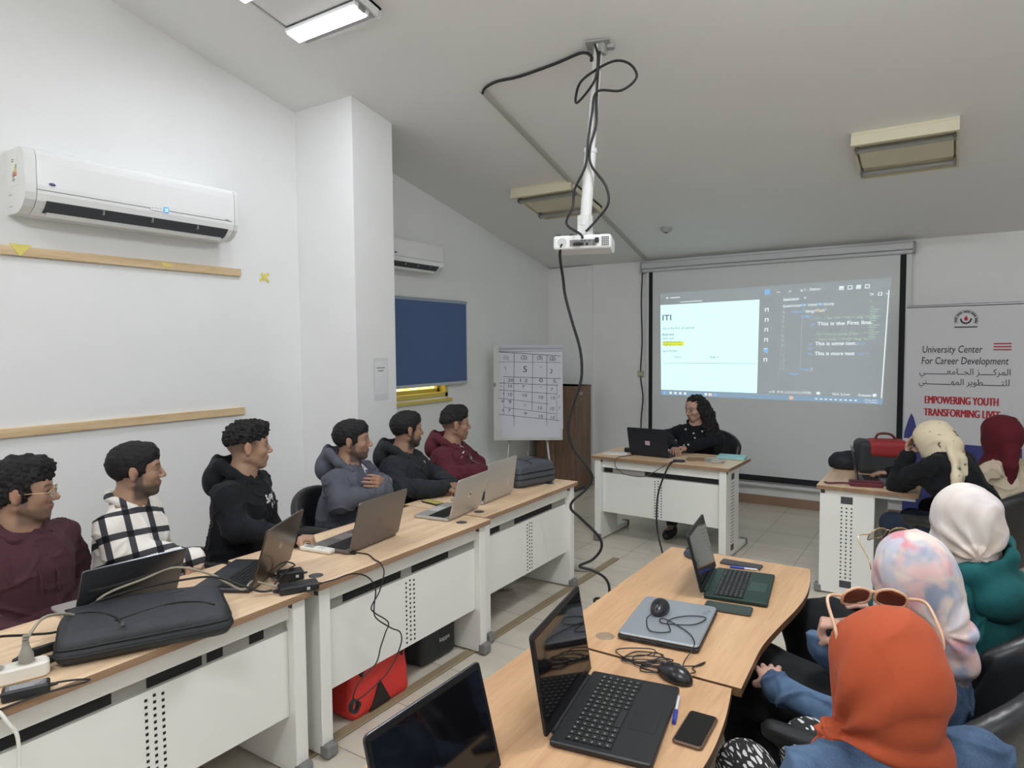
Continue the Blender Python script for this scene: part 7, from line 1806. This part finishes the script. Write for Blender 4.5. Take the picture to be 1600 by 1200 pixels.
V = Vox(nbk + np.array([-0.34, -0.30, -0.24]), nbk + np.array([0.22, 0.30, 0.14]), 0.0065)
ring = [nbk + np.array(p_) for p_ in ((0.11, 0.0, -0.09), (0.095, 0.10, -0.07), (0.015, 0.14, -0.03), (-0.08, 0.115, 0.015), (-0.135, 0.0, 0.065), (-0.08, -0.115, 0.075), (0.015, -0.14, 0.04), (0.095, -0.10, -0.03), (0.11, 0.0, -0.09))]
V.chain(ring, [0.02, 0.028, 0.034, 0.036, 0.036, 0.036, 0.034, 0.028, 0.02], k=0.02)
V.ell(nbk + np.array([-0.115, 0, -0.065]), (0.095, 0.15, 0.10), k=0.04); V.ell(nbk + np.array([-0.055, 0, 0.055]), (0.088, 0.098, 0.085), k=0.02, op='s')
V.cone(nbk + np.array([0.01, 0, -0.05]), nbk + np.array([0.01, 0, 0.12]), 0.092, 0.105, k=0.01, op='s')
v, f = V.net(1); n = normals(v, f); v = v + n * (0.005 * wnoise(v, 18, 5, 2))[:, None]
part('hood', mesh_np('hood', v, f, teal), K['garment'])
make_chair('black office chair of the woman in the teal hoodie', (0.02, 2.75, 0), math.radians(160))

# cream headscarf, black top, leaning on her hand
hd = (-0.092, 4.93, 1.082)
cr = flower_material('scarf_cream', srgb(216, 202, 174), [srgb(60, 50, 44)], 16, 0.68, 0.02)
t, K = make_person('woman in a cream headscarf and black top leaning her head on her hand', hd, 150, 170, pitch=0.40, roll=-0.15, female=True, neck=0.12, back=0.25, legs=True, h=0.006,
    arms=[A(1, (-0.28, 4.96, 0.79), (-0.225, 4.93, 0.985), (0.08, -0.02, 1.0), (0.8, -0.5, 0.0), world=True, curl=(0.25, 0.3, 0.2), spread=0.05), A(-1, (-0.12, 5.30, 0.80), (-0.34, 5.30, 0.80), (-1, 0.05, -0.05), (0, 0, -1), world=True, curl=(0.4, 0.5, 0.4))],
    outfit=dict(name='long_sleeved_top', m=c_black, loose=0.024, wr=0.006, fold=0.008), skin=(0.48, 0.30, 0.22), spec=dict(hair=HB), group=WOM, pants=cloth('trousers_navy', srgb(40, 50, 66)))
scarf_part(t, K, 'headscarf', cr, lambda V, Mh, H0: hijab(V, Mh, H0, nb(K, hd[2], 0.25, 0.048), bun=(0.08, 0.02), drape=0.0, puff=0.008), h=0.006, fold=folds(0.004, 30, (0.7, 1, 0.6), 4))
nbc = nb(K, hd[2], 0.25, 0.048)
V = Vox(nbc + np.array([-0.36, -0.20, -0.45]), nbc + np.array([0.2, 0.34, 0.14]), 0.007)
for dy in (-0.035, 0, 0.035): V.chain([nbc + np.array(p_) for p_ in ((-0.03, 0.03 + dy, 0.035), (-0.085, 0.07 + dy, -0.03), (-0.115, 0.10 + dy, -0.12), (-0.125, 0.115 + dy, -0.22), (-0.13, 0.12 + dy, -0.32))], [0.026, 0.024, 0.024, 0.024, 0.022], k=0.02)
v, f = V.net(1); n = normals(v, f); v = v + n * (0.005 * wnoise(v * np.array([1, 1, 0.3]), 60, 3, 1))[:, None]
part('scarf_tail', mesh_np('scarf_tail', v, f, cr), t)
make_chair('black office chair of the woman in the cream headscarf', (0.10, 4.83, 0), math.radians(152))

# maroon headscarf, cream top
hd = (0.27, 5.43, 1.085)
t, K = make_person('woman in a maroon headscarf and cream top at the right picture edge', hd, 150, 140, female=True, back=0.06, legs=True, h=0.006,
    arms=[A(1, (0.08, 0.24, 0.80), (0.30, 0.12, 0.66), (0.9, -0.3, -0.1), (0, 0, -1), curl=(0.3, 0.4, 0.3)), A(-1, (0.08, -0.24, 0.80), (0.30, -0.12, 0.66), (0.9, 0.3, -0.1), (0, 0, -1), curl=(0.3, 0.4, 0.3))],
    outfit=dict(name='blouse', m=cloth('blouse_cream', srgb(206, 190, 166)), loose=0.022, wr=0.006, fold=0.008), skin=(0.48, 0.30, 0.22), spec=dict(hair=HB), group=WOM, pants=c_black)
M_MAR = cloth('scarf_maroon', srgb(88, 28, 36), var=0.08, scale=10)
scarf_part(t, K, 'headscarf', M_MAR, lambda V, Mh, H0: hijab(V, Mh, H0, nb(K, hd[2], 0.06), bun=(0.085, -0.01), drape=0.09, puff=0.014, tail=([(-0.09, 0.03, -0.08), (-0.12, 0.06, -0.18), (-0.12, 0.07, -0.30), (-0.11, 0.07, -0.40)], [0.055, 0.04, 0.032, 0.03])), h=0.006, fold=folds(0.006, 32, (0.6, 1, 0.4), 6), lo=(-0.34, -0.34, -0.50))
make_chair('black office chair of the woman in the maroon headscarf', (0.32, 5.38, 0), math.radians(150))
make_chair('black office chair of the woman in the orange headscarf, armrest showing', (-0.06, 1.50, 0), math.radians(140))
